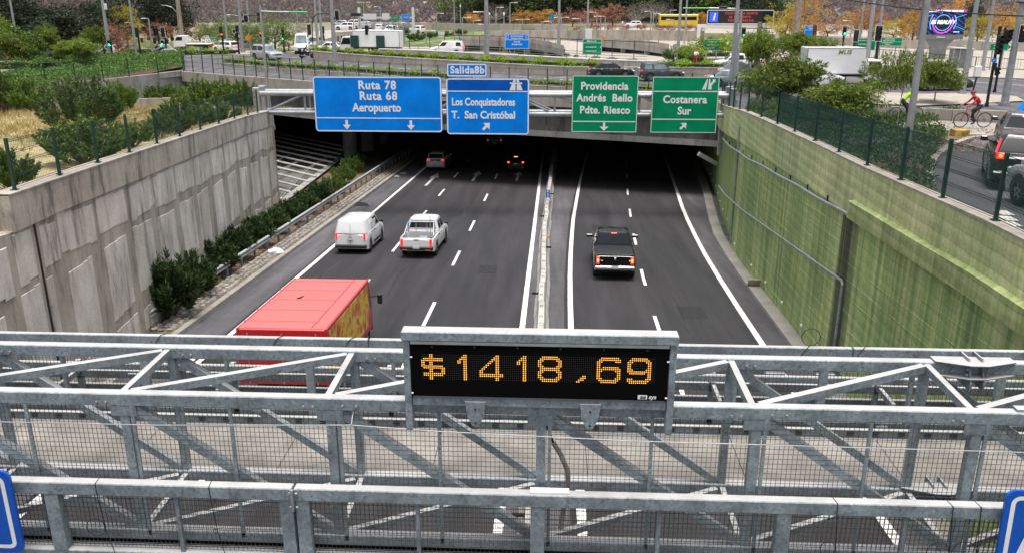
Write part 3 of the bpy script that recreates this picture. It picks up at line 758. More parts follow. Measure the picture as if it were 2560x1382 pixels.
# ================================================================ FENCES
def fence_wires(b, p, q, h, z0=.12, vstep=.1, w=.006, horiz=None, uprights=True):
    p, q = Vector(p), Vector(q); L = (q-p).length
    for k in range(1, int(L/vstep)) if uprights else []:
        c = p.lerp(q, k*vstep/L); b.bar(c+Vector((0, 0, z0)), c+Vector((0, 0, h)), w, w)
    for t in (horiz or [z0, z0+.25*(h-z0), z0+.5*(h-z0), z0+.75*(h-z0), h]):
        for dz in (0, .05): b.bar(p+Vector((0, 0, t-dz)), q+Vector((0, 0, t-dz)), .012, .012)
def fence(pts, h, label, cat='fence', ph=None, pw=.075, vstep=.1, w=.004, pm='fence_green', name='mesh_fence', wire='fence_green', zf=None, uprights=True):
    t = empty(name, pts[0]); tag(t, label, cat)
    base = Vector(pts[0]); pme = MB().bar((0, 0, -.05), (0, 0, (ph or h+.06)), pw, pw).box((0, 0, .01), (pw*2.2, pw*2.2, .02)).mesh('post', pm)
    for p in pts: link('post', pme, t, Vector(p)-base)
    for p, q in zip(pts, pts[1:]):
        b = MB(); fence_wires(b, Vector(p)-base, Vector(q)-base, h, .1, vstep, w, None, uprights); tag(b.build('wire_panel', wire, t), kind='stuff')
    return t
lf = []
for u, v in [(38, 477), (150, 445), (245, 412), (325, 389), (393, 366), (450, 348), (502, 332), (548, 316), (587, 303), (620, 292), (645, 286)]:
    # foot on the coping: walk along the wall top
    best = min(np.arange(20.9, 57.4, .05), key=lambda y: abs((1280+0) - 1280 + 0) + (lambda P: (P[0]-u)**2)(((lambda x, yy, z: (1280+FPX*((x*_cy+yy*_sy)/( -x*_sy*_cp+yy*_cy*_cp-(z-8)*_sp)), 0))(XL(y)-.12, y, wtop(y)))))
    lf.append((XL(best)-.12, best, wtop(best)+.045))
fence(lf, 1.32, 'dark green wire mesh fence on top of the left concrete wall')
rf_ = [(XR(y)+.12, y, rtop(y)+.02) for y in (62.8, 60, 57.2, 54.3, 51.3, 48.3, 45.4, 41.6, 38.2, 35.1, 32.0, 29.0, 26.1, 23.3, 20.56, 17.87, 15.2, 12.5)]
fence(rf_[:9], 1.4, 'dark green wire mesh fence on the far part of the green wall', vstep=.15, w=.004)
fence(rf_[8:], 1.36, 'dark green wire mesh fence on the near part of the green wall', vstep=.05, w=.008)
# bridge fence
pts = []
seg_ = [(BR[0], BR[1]), (BR[1], BR[2]), (BR[2], BR[3])]
tot = []
for a, c in seg_:
    L = math.dist(a, c); n = round(L/1.55)
    for k in range(n): t = k/n; tot.append((a[0]+(c[0]-a[0])*t, a[1]+(c[1]-a[1])*t, .42))
tot.append((BR[3][0], BR[3][1], .42))
tot = [(x-.02, y+.02, z) for x, y, z in tot]
fence(tot[:len(tot)//2+1], 1.85, 'tall green post and wire fence on the right half of the bridge', vstep=.12, w=.004, uprights=False)
fence(tot[len(tot)//2:], 1.85, 'tall green post and wire fence on the left half of the bridge', vstep=.12, w=.004, uprights=False)
# hedge-bank fence on the back wall
pts = []
for (a, ta), (c, tc) in zip(zip(BW, BWT), list(zip(BW, BWT))[1:]):
    L = math.dist(a, c); n = max(1, round(L/3.2))
    for k in range(n): t = k/n; pts.append((a[0]+(c[0]-a[0])*t-.2, a[1]+(c[1]-a[1])*t, ta+(tc-ta)*t))
pts.append((BW[-1][0]-.2, BW[-1][1], BWT[-1]))
fence(pts, 1.5, 'green mesh fence in front of the clipped ground cover bank', vstep=.2, w=.004, uprights=False)
# ================================================================ NEAR GANTRY (box truss with catwalks)
gan = empty('road_gantry', (0, 9.83, 1.0)); tag(gan, 'galvanised box truss gantry with mesh catwalks spanning the highway in the foreground', 'gantry')
def P_g(o): o.parent = gan; o.matrix_parent_inverse = Matrix.Translation(gan.location).inverted(); return o
YN, YF, ZT, ZB, XE = 9.83, 11.34, 3.02, 1.0, 16.2
J = [-.15 + 2.70*k for k in range(-6, 7)]
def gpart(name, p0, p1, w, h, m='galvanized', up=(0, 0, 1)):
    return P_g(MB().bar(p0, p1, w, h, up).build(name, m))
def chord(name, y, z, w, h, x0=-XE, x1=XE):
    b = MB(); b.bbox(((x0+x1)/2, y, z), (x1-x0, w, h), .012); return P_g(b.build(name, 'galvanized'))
chord('top_chord', YN, ZT, .15, .17); chord('top_chord', YF, ZT, .15, .17)
chord('bottom_chord', YN, ZB, .15, .16); chord('bottom_chord', YF, ZB, .15, .16)
zt2, zb2 = ZT-.087, ZB+.082
for i, x in enumerate(J):
    gpart('post', (x+.05, YN, zb2), (x+.05, YN, zt2), .12, .12, up=(0, 1, 0)); gpart('post', (x+.02, YF, zb2), (x+.02, YF, zt2), .11, .11, up=(0, 1, 0))
    gpart('cross_strut', (x, YN+.077, ZT+.01), (x-.0, YF-.077, ZT+.01), .085, .10); gpart('cross_strut', (x+.03, YN+.077, ZB), (x+.03, YF-.077, ZB), .08, .08)
    if i+1 < len(J):
        xn = J[i+1]
        gpart('diagonal', (x+.14, YN, zt2-.02), (xn-.02, YN, zb2+.02), .10, .12, up=(0, 0, 1))
        gpart('diagonal', (x+.12, YF, zt2-.02), (xn-.06, YF, zb2+.02), .10, .11)
        gpart('plan_brace', (x+.10, YN+.10, ZT+.012), (xn-.06, YF-.11, ZT+.012), .10, .105)
        gpart('plan_brace', (x+.10, YN+.10, ZB+.002), (xn-.06, YF-.11, ZB+.002), .09, .09)
bolt = MB().tube([(0, -.03, 0), (0, .0, 0)], .016, 6).mesh('bolt', 'steel_pole')
for x in J[1:-1]:
    for dx in (.22, .34): P_g(link('bolt', bolt, None, (x+dx, YF-.077, ZT-.02))); P_g(link('bolt', bolt, None, (x+dx-.5, YN-.077, ZT-.03)))
    P_g(MB().bbox((x+.05, YN-.064, ZT-.15), (.34, .014, .16), .004).build('gusset_plate', 'galvanized_dark'))
# splice plates with bolts
for x0, y, z in ((5.9, YF, ZT), (5.72, YF, ZB), (-9.6, YN, ZT)):
    for sx in (-.09, .09):
        b = MB(); b.prism([(x0+sx-.01, y-.24, z-.16), (x0+sx-.01, y-.24, z-.26), (x0+sx-.01, y+.2, z-.26), (x0+sx-.01, y+.2, z+.16), (x0+sx-.01, y-.08, z+.16)], (.022, 0, 0))
        P_g(b.build('splice_flange', 'galvanized_dark'))
    for sz in (-.1, .1):
        b = MB(); b.prism([(x0-.55, y-.09, z+sz), (x0-.12, y-.24, z+sz), (x0+.12, y-.24, z+sz), (x0+.55, y-.09, z+sz), (x0+.55, y+.09, z+sz), (x0-.55, y+.09, z+sz)], (0, 0, .014)); P_g(b.build('gusset', 'galvanized_dark'))
        for sx in (-.14, .14): 
            o = link('bolt', bolt, None, (x0+sx, y-.16, z+sz*.4)); P_g(o)
for x in (-2.78, -2.6, 2.62, 2.8): 
    for yy in (YN-.077,): P_g(link('bolt', bolt, None, (x+.15, yy, ZT-.01)))
o = P_g(MB().box((5.95, YN+.02, ZT+.105), (.42, .12, .03)).build('splice_plate', 'galvanized'))
# front handrail along the near side
XF = 9.55
seams = (-9.3, -3.28, 8.8)
for a, c in ((-XE, -9.31), (-9.29, -3.29), (-3.27, 8.79), (8.81, XE)):
    b = MB(); b.bbox(((a+c)/2, XF, 1.86), (c-a, .15, .18), .012); P_g(b.build('front_rail', 'galvanized'))
fb = MB(); fb.bbox((0, XF+.02, .86), (2*XE, .16, .10), .01); fb.box((0, XF+.18, .90), (2*XE, .12, .02)); P_g(fb.build('front_rail_foot', 'galvanized'))
for x in (-12.5, -9.42, -9.18, -6.5, -3.38, -3.17, -.13, 2.98, 6.1, 9.2, 12.3): P_g(MB().bar((x, XF, .91), (x, XF, 1.768), .18 if abs(x+3.28) > .2 else .17, .13, (0, 1, 0)).build('rail_post', 'galvanized'))
for x in (-8.0, -4.85, -1.68, 1.42, 4.5, 7.6, -11, 10.7): 
    P_g(MB().bar((x, XF, .91), (x, XF, 1.768), .05, .06, (0, 1, 0)).build('rail_stile', 'galvanized_dark'))
P_g(MB().box((-3.28, XF-.10, 1.80), (.035, .05, .30)).build('splice_plate', 'steel_pole'))
for dz in (.1, -.1): P_g(link('bolt', bolt, None, (-3.24, XF-.1, 1.8+dz), (0, 0, R(90)))); P_g(link('bolt', bolt, None, (-3.29, XF-.1, 1.8+dz), (0, 0, R(-90))))
P_g(MB().box((.02, XF+.02, 1.965), (.50, .12, .02)).build('name_plate', 'white_paint'))
# far catwalk with its own rail
YC = 13.1; ZR = 2.46
for a, c in ((-XE, -3.02), (-3.0, 4.88), (4.9, XE)):
    b = MB(); b.bbox(((a+c)/2, YC, ZR), (c-a, .10, .16), .01); b.box(((a+c)/2, YC+.01, ZR-.135), (c-a, .05, .07)); P_g(b.build('back_rail', 'galvanized'))
k = 0
for x in np.arange(-15.4, 16, 1.42):
    P_g(MB().bar((x, YC, 1.02), (x, YC, ZR-.17), .13 if k % 2 == 0 else .05, .09, (0, 1, 0)).build('rail_post', 'galvanized' if k % 2 == 0 else 'galvanized_dark')); k += 1
x = -XE
mat('catwalk_plate', (.25, .23, .205), .85, 0, .22, 1.2, .2)
while x < XE:
    w = 2.4; P_g(MB().box((x+w/2, 12.23, .955), (w-.012, 1.50, .05)).build('floor_plate', 'catwalk_plate')); x += w
for x in np.arange(-15, 16, 1.35): P_g(MB().bar((x, YF+.08, .88), (x, YC, .88), .06, .08).build('floor_bearer', 'galvanized_dark'))
b = MB(); b.box((0, YC-.13, 1.06), (2*XE, .02, .17)); b.box((0, YC-.155, 1.15), (2*XE, .07, .015)); b.box((0, YC-.155, .985), (2*XE, .07, .015)); P_g(b.build('cable_tray', 'galvanized_dark'))
b = MB()
for x in np.arange(-15.6, 15.6, .42):
    for dz in (-.035, 0, .035): b.box((x, YC-.146, 1.065+dz), (.11, .012, .013))
o = P_g(b.build('tray_slots', 'black')); o['kind'] = 'stuff'
# near catwalk floor under the front rail (narrow ledge)
P_g(MB().box((0, 9.73, .90), (2*XE, .10, .02)).build('ledge', 'galvanized'))
# sensor rails beyond the catwalk
for (y, z, r_, nm) in ((13.75, 1.66, .045, 'sensor_rail'), (13.9, 1.44, .06, 'sensor_rail'), (13.9, .74, .05, 'sensor_rail')):
    P_g(MB().bar((-XE, y, z), (XE, y, z), .09, r_*2.4).build(nm, 'galvanized'))
P_g(MB().bar((-XE, 14.0, 1.12), (XE, 14.0, 1.12), .06, .14).build('sensor_rail', 'galvanized_dark'))
for x in np.arange(-14.2, 15, 2.84):
    P_g(MB().bar((x, YC, 1.5), (x, 13.9, 1.5), .06, .1).build('rail_bracket', 'galvanized')); P_g(MB().bar((x, 13.9, .7), (x, 13.9, 1.7), .09, .09, (0, 1, 0)).build('rail_bracket', 'galvanized'))
# mesh infill
def wire_grid(x0, x1, z0, z1, y, px=.058, pz=.075, w=.0052, jit=0.):
    b = MB()
    x = x0
    while x < x1: b.bar((x, y, z0), (x, y, z1), w, w, (0, 1, 0)); x += px
    z = z0
    while z < z1: b.bar((x0, y-.005, z), (x1, y-.005, z), w, w); z += pz
    return b
mat('mesh_wire_light', (.30, .29, .28), .6, .3)
xs = [-12.4, -9.32, -6.59, -3.47, -.22, 2.89, 6.0, 9.1, 12.2]
for a, c in zip(xs, xs[1:]):
    o = P_g(wire_grid(a+.1, c+.0, .93, 1.76, XF+.03).build('rail_mesh', 'mesh_wire')); o['kind'] = 'stuff'
for i in range(len(J)-1):
    a, c = J[i]+.12, J[i+1]-.02
    if a > 12 or c < -12: continue
    o = P_g(wire_grid(a, c, ZB+.05, ZT-.095, YN-.045, .06, .07).build('truss_mesh', 'mesh_wire')); o['kind'] = 'stuff'
    xm = (J[i]+J[i+1])/2
    P_g(MB().bar((xm+.1, YN-.06, ZB+.0), (xm+.1, YN-.06, ZT-.09), .045, .03, (0, 1, 0)).build('mesh_stile', 'galvanized'))
    P_g(MB().bar((J[i]+.16, YN-.06, ZB+.0), (J[i]+.16, YN-.06, ZT-.09), .045, .03, (0, 1, 0)).build('mesh_stile', 'galvanized'))
for i, x in enumerate(np.arange(-12.56, 12.8, 1.42)):
    o = P_g(wire_grid(x+.06, x+1.36, 1.03, ZR-.12, YC+.03, .062, .08).build('rail_mesh', 'mesh_wire')); o['kind'] = 'stuff'
# end towers, out of the picture at both sides, carry the truss
for sx in (-1, 1):
    for yy in (YN, YF): P_g(MB().bbox((sx*(XE-.3), yy, 0), (.3, .3, 8.2 if sx < 0 else 8.2), .02).build('tower_leg', 'galvanized'))

# cameras and sensors hung along the sensor rails
def sensor(kind, x, y, z, lab):
    t = empty('road_sensor', (x, y, z)); tag(t, lab, 'sensor', 'toll cameras and sensors under the gantry')
    if kind == 0:
        MB().bbox((0, 0, 0), (.16, .42, .13), .02).build('housing', 'white_paint', t); MB().box((0, -.02, .085), (.2, .5, .02)).build('sun_shield', 'white_paint', t)
        MB().disc((0, -.212, 0), .05, 12).build('lens', 'black_gloss', t); MB().bar((0, 0, -.06), (0, .1, -.3), .04, .04).build('arm', 'steel_pole', t)
    elif kind == 1:
        MB().bbox((0, 0, 0), (.36, .16, .14), .02).build('housing', 'sign_back', t); MB().bar((-.2, 0, .08), (.2, 0, .08), .02, .02).bar((-.1, 0, -.07), (-.1, .1, -.25), .03, .03).build('bracket', 'dark_metal', t)
    else:
        MB().bbox((0, 0, 0), (.22, .2, .3), .03).build('housing', 'black', t); MB().bbox((.18, .05, .05), (.12, .12, .2), .02).build('flash', 'white_paint', t); MB().bar((0, 0, .15), (0, .1, .35), .03, .03).build('bracket', 'steel_pole', t)
sl = [(0, 465, 920, 'white sensor box on the rail left of the red truck'), (0, 352, 930, 'white camera with sun shield seen between the left truss braces'), (1, 870, 925, 'small grey sensor beside the rear corner of the red truck'), (0, 655, 1043, 'white camera at the lower rail near the red truck bumper'),
      (2, 900, 1045, 'black and white camera pair under the near chord left of the price display'), (2, 1090, 1052, 'black and white camera pair under the left corner of the price display'), (0, 1270, 1045, 'white camera under the middle of the price display'), (0, 1392, 1045, 'white camera beside the hanging cable conduit'),
      (2, 1700, 1048, 'black and white camera pair right of the price display'), (1, 1935, 935, 'flat grey sensor bar over the right hand carriageway'), (1, 2060, 938, 'flat grey sensor bar over the right hand kerb'), (0, 2190, 1060, 'white camera tilted towards the green wall'), (2, 350, 1045, 'black camera housing at the far left of the lower rail'), (2, 2420, 1060, 'black camera housing at the far right of the lower rail')]
for kd, u, v, lab in sl:
    p = yp(u, v, 14.1); sensor(kd, p.x, 14.1, p.z, lab)
# steel wire rope stretched along the truss
wp = [(-14, 9.62, 2.70), (-6.93, 9.62, 2.74), (-5.0, 9.62, 2.745), (-2.5, 9.62, 2.81), (-1.5, 9.60, 2.765), (1.0, 9.6, 2.69), (5.7, 9.6, 2.66), (14, 9.6, 2.6)]
tag(MB().tube(wp, .0075, 6).build('wire_rope', 'steel_pole'), 'thin pale steel safety rope stretched in front of the gantry truss', 'cable')
tag(MB().tube([(-2.49, 9.62, 2.815), (-2.49, 9.7, 2.90), (-2.49, 9.8, 2.93)], .012, 6).build('rope_clamp', 'chrome'), 'small bright clamp holding the safety rope to the truss', 'clamp')
# cable conduit hanging
cp = [yp(u, v, 10.1) for u, v in ((1365, 1045), (1372, 1075), (1383, 1105), (1402, 1135), (1419, 1175), (1420, 1210), (1412, 1250), (1404, 1300), (1400, 1338))]
b = MB(); b.tube(cp[:3], .018, 6); b.mi(1); b.tube(cp[2:], .035, 8)
tag(b.build('cable_conduit', ['black', 'bark_pale']), 'brown corrugated cable conduit hanging inside the truss under the price display', 'conduit')
# loose tie wires looped round the rails
r2 = random.Random(9)
def loop(x, y, z, r_, lab):
    pts = [(x-.02, y+.09, z-.25), (x-.02, y+.085, z+.10), (x, y-.085, z+.105), (x+.01, y-.09, z-.1), (x+.05, y-.09, z-.55)]
    pts += [(x+.05-r_+r_*math.cos(t), y-.09, z-.55+r_*math.sin(t)) for t in np.linspace(0, 6.9, 12)] + [(x+.12, y-.09, z-.95)]
    tag(MB().tube(pts, .0055, 5).build('tie_wire', 'black'), lab, 'wire', 'loose tie wires on the gantry rails')
for u, v, r_, lab in ((253, 1245, .13, 'black tie wire with a loop on the left part of the front rail'), (533, 1250, .03, 'straight black tie wire left of the bolted rail splice'), (2085, 1280, .1, 'pale thin wire loop on the front rail right of the display'), (2370, 1290, .14, 'tangled black tie wire near the right end of the front rail'), (2440, 1290, .16, 'black cable arcing beside the right hand blue sign')):
    p = yp(u, v, XF); loop(p.x, XF, 1.85, r_, lab)
for u, v, r_, lab in ((395, 850, .02, 'thin black wire over the back rail on the left'), (690, 860, .06, 'black wire over the back rail before the red truck'), (870, 862, .02, 'second black wire over the back rail beside the red truck'), (2010, 880, .13, 'round black wire loop standing on the back rail'), (2150, 880, .03, 'short wire over the back rail above the green wall')):
    p = yp(u, v, YC-.05); x, z = p.x, ZR
    pts = [(x-.1, YC-.06, z-.22), (x-.02, YC-.065, z), (x+.05, YC-.05, z+.09), (x+.12, YC+.06, z+.09)]
    if r_ > .1: pts += [(x+.1+.15*math.sin(t), YC, z+.1+.15-.15*math.cos(t)) for t in np.linspace(0, 6.28, 12)]
    tag(MB().tube(pts, .006, 5).build('tie_wire', 'black'), lab, 'wire', 'loose tie wires on the gantry rails')

# ================================================================ PRICE DISPLAY
ds = empty('price_display', (-.135, 9.68, 3.42)); tag(ds, 'black amber dot matrix price display in a galvanised frame on the near gantry', 'display')
W2, Z0, Z1 = 1.66, -.20, .69
MB().bbox((0, -.02, Z1-.055), (2*W2+.02, .20, .12), .01).build('frame_top', 'galvanized', ds)
for sx in (-1, 1):
    MB().bbox((sx*(W2-.045), -.02, -.0), (.085, .15, 1.26), .008).build('frame_leg', 'galvanized', ds)
    for zz in (.36, -.12):
        MB().tube([(sx*(W2-.09), -.11, zz), (sx*(W2-.02)*.94, -.11, zz)], .014, 6).build('bolt', 'steel_pole', ds)
MB().bbox((0, -.01, Z0-.06), (2*W2-.18, .12, .10), .01).build('frame_bottom', 'galvanized', ds)
MB().box((0, -.05, .555), (2*W2-.2, .14, .035)).box((0, -.055, .595), (2*W2-.22, .10, .02)).build('rain_hood', 'steel_pole', ds)
MB().box((0, -.03, .19), (2*W2-.19, .14, .70)).build('screen_housing', 'display_black', ds)
for x in (-.78, .64): 
    b = MB(); b.prism([(x-.13, -.10, Z0-.03), (x+.13, -.10, Z0-.03), (x+.10, -.10, Z0-.24), (x+.035, -.10, Z0-.37), (x-.035, -.10, Z0-.37), (x-.10, -.10, Z0-.24)], (0, .02, 0)); o = b.build('mounting_plate', 'galvanized', ds)
    for zz in (-.13, -.32): MB().tube([(x, -.108, Z0+zz), (x, -.098, Z0+zz)], .014, 6).build('bolt', 'dark_metal', ds)
GL = {
'$': ["....##......", "....##......", ".##########.", "###########.", "##..##......", "##..##......", "###########.", ".###########", "....##....##", "....##....##", ".###########", ".##########.", "....##......", "....##......"],
'1': ["........##..", ".......###..", "......####..", ".....##.##..", ".....##.##.."] + ["........##.."]*9,
'4': ["........##..", ".......###..", "......####..", ".....##.##..", "....##..##..", "...##...##..", "..##....##..", ".##.....##..", "##......##..", "##......##..", "############", "############", "........##..", "........##.."],
'8': ["..########..", ".##########.", "###......###", "##........##", "##........##", "###......###", ".##########.", ".##########.", "###......###", "##........##", "##........##", "###......###", ".##########.", "..########.."],
',': ["............"]*10 + ["......##....", ".....###....", "....###.....", "...##......."],
'6': ["..#########.", ".###########", "###......###", "##..........", "##..........", "##.########.", "############", "###......###", "##........##", "##........##", "##........##", "###......###", ".##########.", "..########.."],
'9': ["..########..", ".##########.", "###......###", "##........##", "##........##", "##........##", "###......###", "############", ".########.##", "..........##", "..........##", "###......###", "###########.", ".#########.."]}
pt = .02455; cx0 = -1.425; rz0 = .395
off = MB()
for r_ in range(14):
    for c_ in range(116):
        x = cx0+c_*pt; z = rz0-r_*pt; off.quad((x-.003, -.1022, z-.003), (x+.003, -.1022, z-.003), (x+.003, -.1022, z+.003), (x-.003, -.1022, z+.003))
mat('led_off', (.09, .09, .09), .5, 0, 0)
o = off.build('unlit_dots', 'led_off', ds); o['kind'] = 'stuff'
for ch, col in zip('$1418,69', (0, 13, 29, 42.5, 58, 74, 87, 102)):
    b = MB()
    for r_, row in enumerate(GL[ch]):
        for c_, q in enumerate(row):
            if q == '#':
                x = cx0+(col+c_)*pt; z = rz0-r_*pt; c0 = (x, -.105, z)
                b.quad(*[(x+.0076*math.cos(6.283*i/8), -.105, z+.0076*math.sin(6.283*i/8)) for i in range(8)])
    o = b.build('digit', 'amber_led', ds); tag(o, {'$': 'lit dollar sign', ',': 'lit comma'}.get(ch, 'lit figure ' + ch))
MB().box((1.27, -.101, -.115), (.115, .006, .055)).build('logo_box', 'sign_white', ds)
put_text('ae', .075, 'black', ds, 1.275, -.105, -.112, .002, shear=.15, extr=.001); put_text('sys', .075, 'sign_white', ds, 1.39, -.103, -.112, .002, shear=.15, extr=.001)
for x in (-1.3, -.78, -.26, .26, .78, 1.3): MB().disc((x, -.1015, .50), .014, 10).build('screw', 'dark_metal', ds)

# ================================================================ BLUE SIGNS AT THE GANTRY'S NEAR SIDE
def rrect(b, x0, x1, z0, z1, r_, y0, y1, n=5):
    pts = []
    for (cx, cz, a0) in ((x1-r_, z1-r_, 0), (x0+r_, z1-r_, 90), (x0+r_, z0+r_, 180), (x1-r_, z0+r_, 270)):
        for k in range(n+1):
            a = R(a0+90*k/n); pts.append((cx+r_*math.cos(a), y0, cz+r_*math.sin(a)))
    return b.prism(pts, (0, y1-y0, 0))
def frame_rr(b, x0, x1, z0, z1, r_, w, y, n=5):
    A = []
    for inset in (0, w):
        pts = []; rr_ = max(.001, r_-inset)
        for (cx, cz, a0) in ((x1-r_, z1-r_, 0), (x0+r_, z1-r_, 90), (x0+r_, z0+r_, 180), (x1-r_, z0+r_, 270)):
            for k in range(n+1):
                a = R(a0+90*k/n); pts.append((cx+rr_*math.cos(a), y, cz+rr_*math.sin(a)))
        A.append(pts)
    m = len(A[0])
    for i in range(m): b.quad(A[0][i], A[0][(i+1) % m], A[1][(i+1) % m], A[1][i])
    return b
mat('sign_blue_near', (.006, .09, .48), .35, 0, .06, 20)
t = empty('road_sign', (-8.6, 9.32, 1.6)); tag(t, 'edge of a blue road sign hung on the gantry rail at the left', 'sign')
rrect(MB(), -2.0, 1.72, -.62, .60, .12, -.01, .03).build('sign_face', 'sign_blue_near', t); frame_rr(MB(), -1.94, 1.64, -.55, .53, .10, .055, -.014).build('sign_border', 'sign_white', t)
MB().bar((1.0, .03, .3), (1.0, .16, .3), .04, .04).bar((-1.0, .03, .3), (-1.0, .16, .3), .04, .04).build('bracket', 'steel_pole', t)
t = empty('road_sign', (7.55, 9.30, 1.3)); tag(t, 'blue road sign with a white letter hung on the gantry rail at the right', 'sign')
t.rotation_euler = (R(-3), 0, 0)
rrect(MB(), -2.0, 2.2, -1.6, .98, .13, -.01, .03).build('sign_face', 'sign_blue_near', t); frame_rr(MB(), -1.93, 2.13, -1.53, .91, .11, .055, -.014).build('sign_border', 'sign_white', t)
MB().bar((-1.2, .03, .5), (-1.2, .2, .5), .04, .04).bar((1.2, .03, .5), (1.2, .2, .5), .04, .04).build('bracket', 'steel_pole', t)
b = MB(); b.quad((-1.78, -.016, .10), (-1.69, -.016, .10), (-1.55, -.016, .60), (-1.64, -.016, .60)); b.quad((-1.50, -.016, .60), (-1.60, -.016, .60), (-1.45, -.016, .10), (-1.36, -.016, .10)); b.quad((-1.70, -.016, .24), (-1.45, -.016, .24), (-1.47, -.016, .31), (-1.68, -.016, .31)); b.build('lettering', 'sign_white', t)

# ================================================================ FAR SIGN GANTRY
SG = 56.0
sg = empty('sign_gantry', (-4, SG, 1)); tag(sg, 'grey round tube truss gantry carrying the blue and green direction signs', 'gantry')
def P_s(o): o.parent = sg; o.matrix_parent_inverse = Matrix.Translation(sg.location).inverted(); return o
XA, XB = -19.2, 11.2
for z in (1.72, .50):
    for y in (SG, SG+1.2): P_s(smooth_by_angle(MB().tube([(XA, y, z), (XB, y, z)], .165 if z > 1 else .15, 12).build('chord_tube', 'steel_pole')))
xs = list(np.linspace(XA+.3, XB-.3, 12))
for i, x in enumerate(xs):
    for y in (SG, SG+1.2): P_s(MB().tube([(x, y, .5), (x, y, 1.72)], .07, 8).build('upright', 'steel_pole'))
    P_s(MB().tube([(x, SG, 1.72), (x, SG+1.2, 1.72)], .05, 6).build('tie', 'steel_pole')); P_s(MB().tube([(x, SG, .5), (x, SG+1.2, .5)], .05, 6).build('tie', 'steel_pole'))
    if i+1 < len(xs):
        for y in (SG, SG+1.2): P_s(MB().tube([(x+.1, y, .55 if i < 6 else 1.66), (xs[i+1]-.1, y, 1.66 if i < 6 else .55)], .075, 8).build('brace', 'steel_pole'))
for x in (XA-.12, XB+.12):
    for y in (SG, SG+1.2): P_s(MB().bbox((x, y, .75), (.42, .42, 2.7 if x < 0 else 2.9), .03).build('end_post', 'steel_pole'))
P_s(MB().box((XA-.12, SG+.6, -.75), (.9, 2.4, .3)).build('base_plate', 'concrete')); P_s(MB().box((XB+.3, SG+.6, -.55), (.6, 2.2, .3)).build('base_plate', 'steel_pole'))
def dsign(x0, x1, z0, z1, lines, col, label, bars=(), r_=.22, top=None, name='direction_sign', border=.075, y=SG-.32, cat='sign'):
    t = empty(name, ((x0+x1)/2, y, (z0+z1)/2)); tag(t, label, cat); w, h = (x1-x0)/2, (z1-z0)/2
    rrect(MB(), -w, w, -h, h, r_, 0, .05).build('sign_face', col, t)
    frame_rr(MB(), -w+.02, w-.02, -h+.02, h-.02, max(.01, r_-.02), border, -.006).build('sign_border', 'sign_white', t)
    for zb in bars: MB().box((0, -.006, zb), (2*w-.18, .008, .06)).build('divider', 'sign_white', t)
    if top: MB().box((0, -.0012, (top+h-.1)/2), (2*w-.2, .004, h-.1-top)).build('header_panel', top_m(col), t)
    for l in lines: put_text(l[0], l[1], 'sign_white', t, l[2], -.008, l[3], l[4] if len(l) > 4 else .016, 'CENTER', l[5] if len(l) > 5 else 1.0, extr=.003, spacing=l[6] if len(l) > 6 else 1.0)
    for xx in (-w*.6, w*.6): MB().bar((xx, .06, -h*.8), (xx, .06, h*.8), .08, .08, (0, 1, 0)).bar((xx, .06, .2), (xx, .2, .2), .06, .06).build('mounting_rail', 'steel_pole', t)
    return t
def top_m(c): return 'sign_blue_deep' if c == 'sign_blue' else c
def arrow_sign(t, x, z, s, ang, wide=.42):
    pts = [(-.13, .5), (.13, .5), (.13, 0), (wide, .0), (0, -.5), (-wide, .0), (-.13, 0)]
    c, q = math.cos(ang), math.sin(ang)
    MB().prism([(x+s*(a*c-b_*q), -.012, z+s*(a*q+b_*c)) for a, b_ in pts][::-1], (0, .006, 0)).build('arrow', 'sign_white', t)
t = dsign(-15.5, -7.18, -.68, 2.86, [('Ruta 78', .74, 0, 1.2, .022, .95, 1.12), ('Ruta 68', .74, .05, .52, .022, .95, 1.12), ('Aeropuerto', .74, -.08, -.22, .022, .88)], 'sign_blue', 'wide blue motorway sign reading Ruta 78, Ruta 68 and Aeropuerto', bars=(-.88,))
arrow_sign(t, -2.1, -1.32, .62, 0); arrow_sign(t, 2.1, -1.32, .62, 0)
t = dsign(-6.9, -1.57, -.80, 2.78, [('Los Conquistadores', .66, -.28, .28, .02, .76), ('T.  San Cristóbal', .66, -.28, -.55, .02, .92)], 'sign_blue', 'blue motorway sign reading Los Conquistadores and T. San Cristóbal', bars=(.97,), top=.99)
arrow_sign(t, -.1, -1.25, .62, R(135), .46)
b = MB()   # motorway symbol: two lanes under a bridge
for s_ in (-1, 1): b.quad((1.82+s_*.04, -.012, 1.05), (1.82+s_*.42, -.012, 1.05), (1.82+s_*.27, -.012, 1.42), (1.82+s_*.04, -.012, 1.42)); b.quad((1.82+s_*.04, -.012, 1.55), (1.82+s_*.22, -.012, 1.55), (1.82+s_*.15, -.012, 1.72), (1.82+s_*.03, -.012, 1.72))
b.box((1.82, -.012, 1.48), (.78, .004, .09)); b.build('motorway_symbol', 'sign_white', t)
t = dsign(1.15, 5.33, -.6, 2.98, [('Providencia', .66, -.05, 1.12, .02, .92, 1.05), ('Andrés  Bello', .66, -.02, .38, .02, .92, 1.05), ('Pdte. Riesco', .66, .02, -.38, .02, .92, 1.05)], 'sign_green', 'green direction sign reading Providencia, Andrés Bello and Pdte. Riesco', bars=(-1.10,), r_=.06)
arrow_sign(t, 0, -1.42, .52, 0, .55)
t = dsign(6.2, 10.38, -.6, 2.93, [('Costanera', .66, .0, .33, .02, .95, 1.05), ('Sur', .66, .0, -.38, .02, .95)], 'sign_green', 'green direction sign reading Costanera Sur with an arrow to the right', bars=(.85, -.9), r_=.06)
arrow_sign(t, 0, -1.32, .55, R(135), .46)
b = MB()
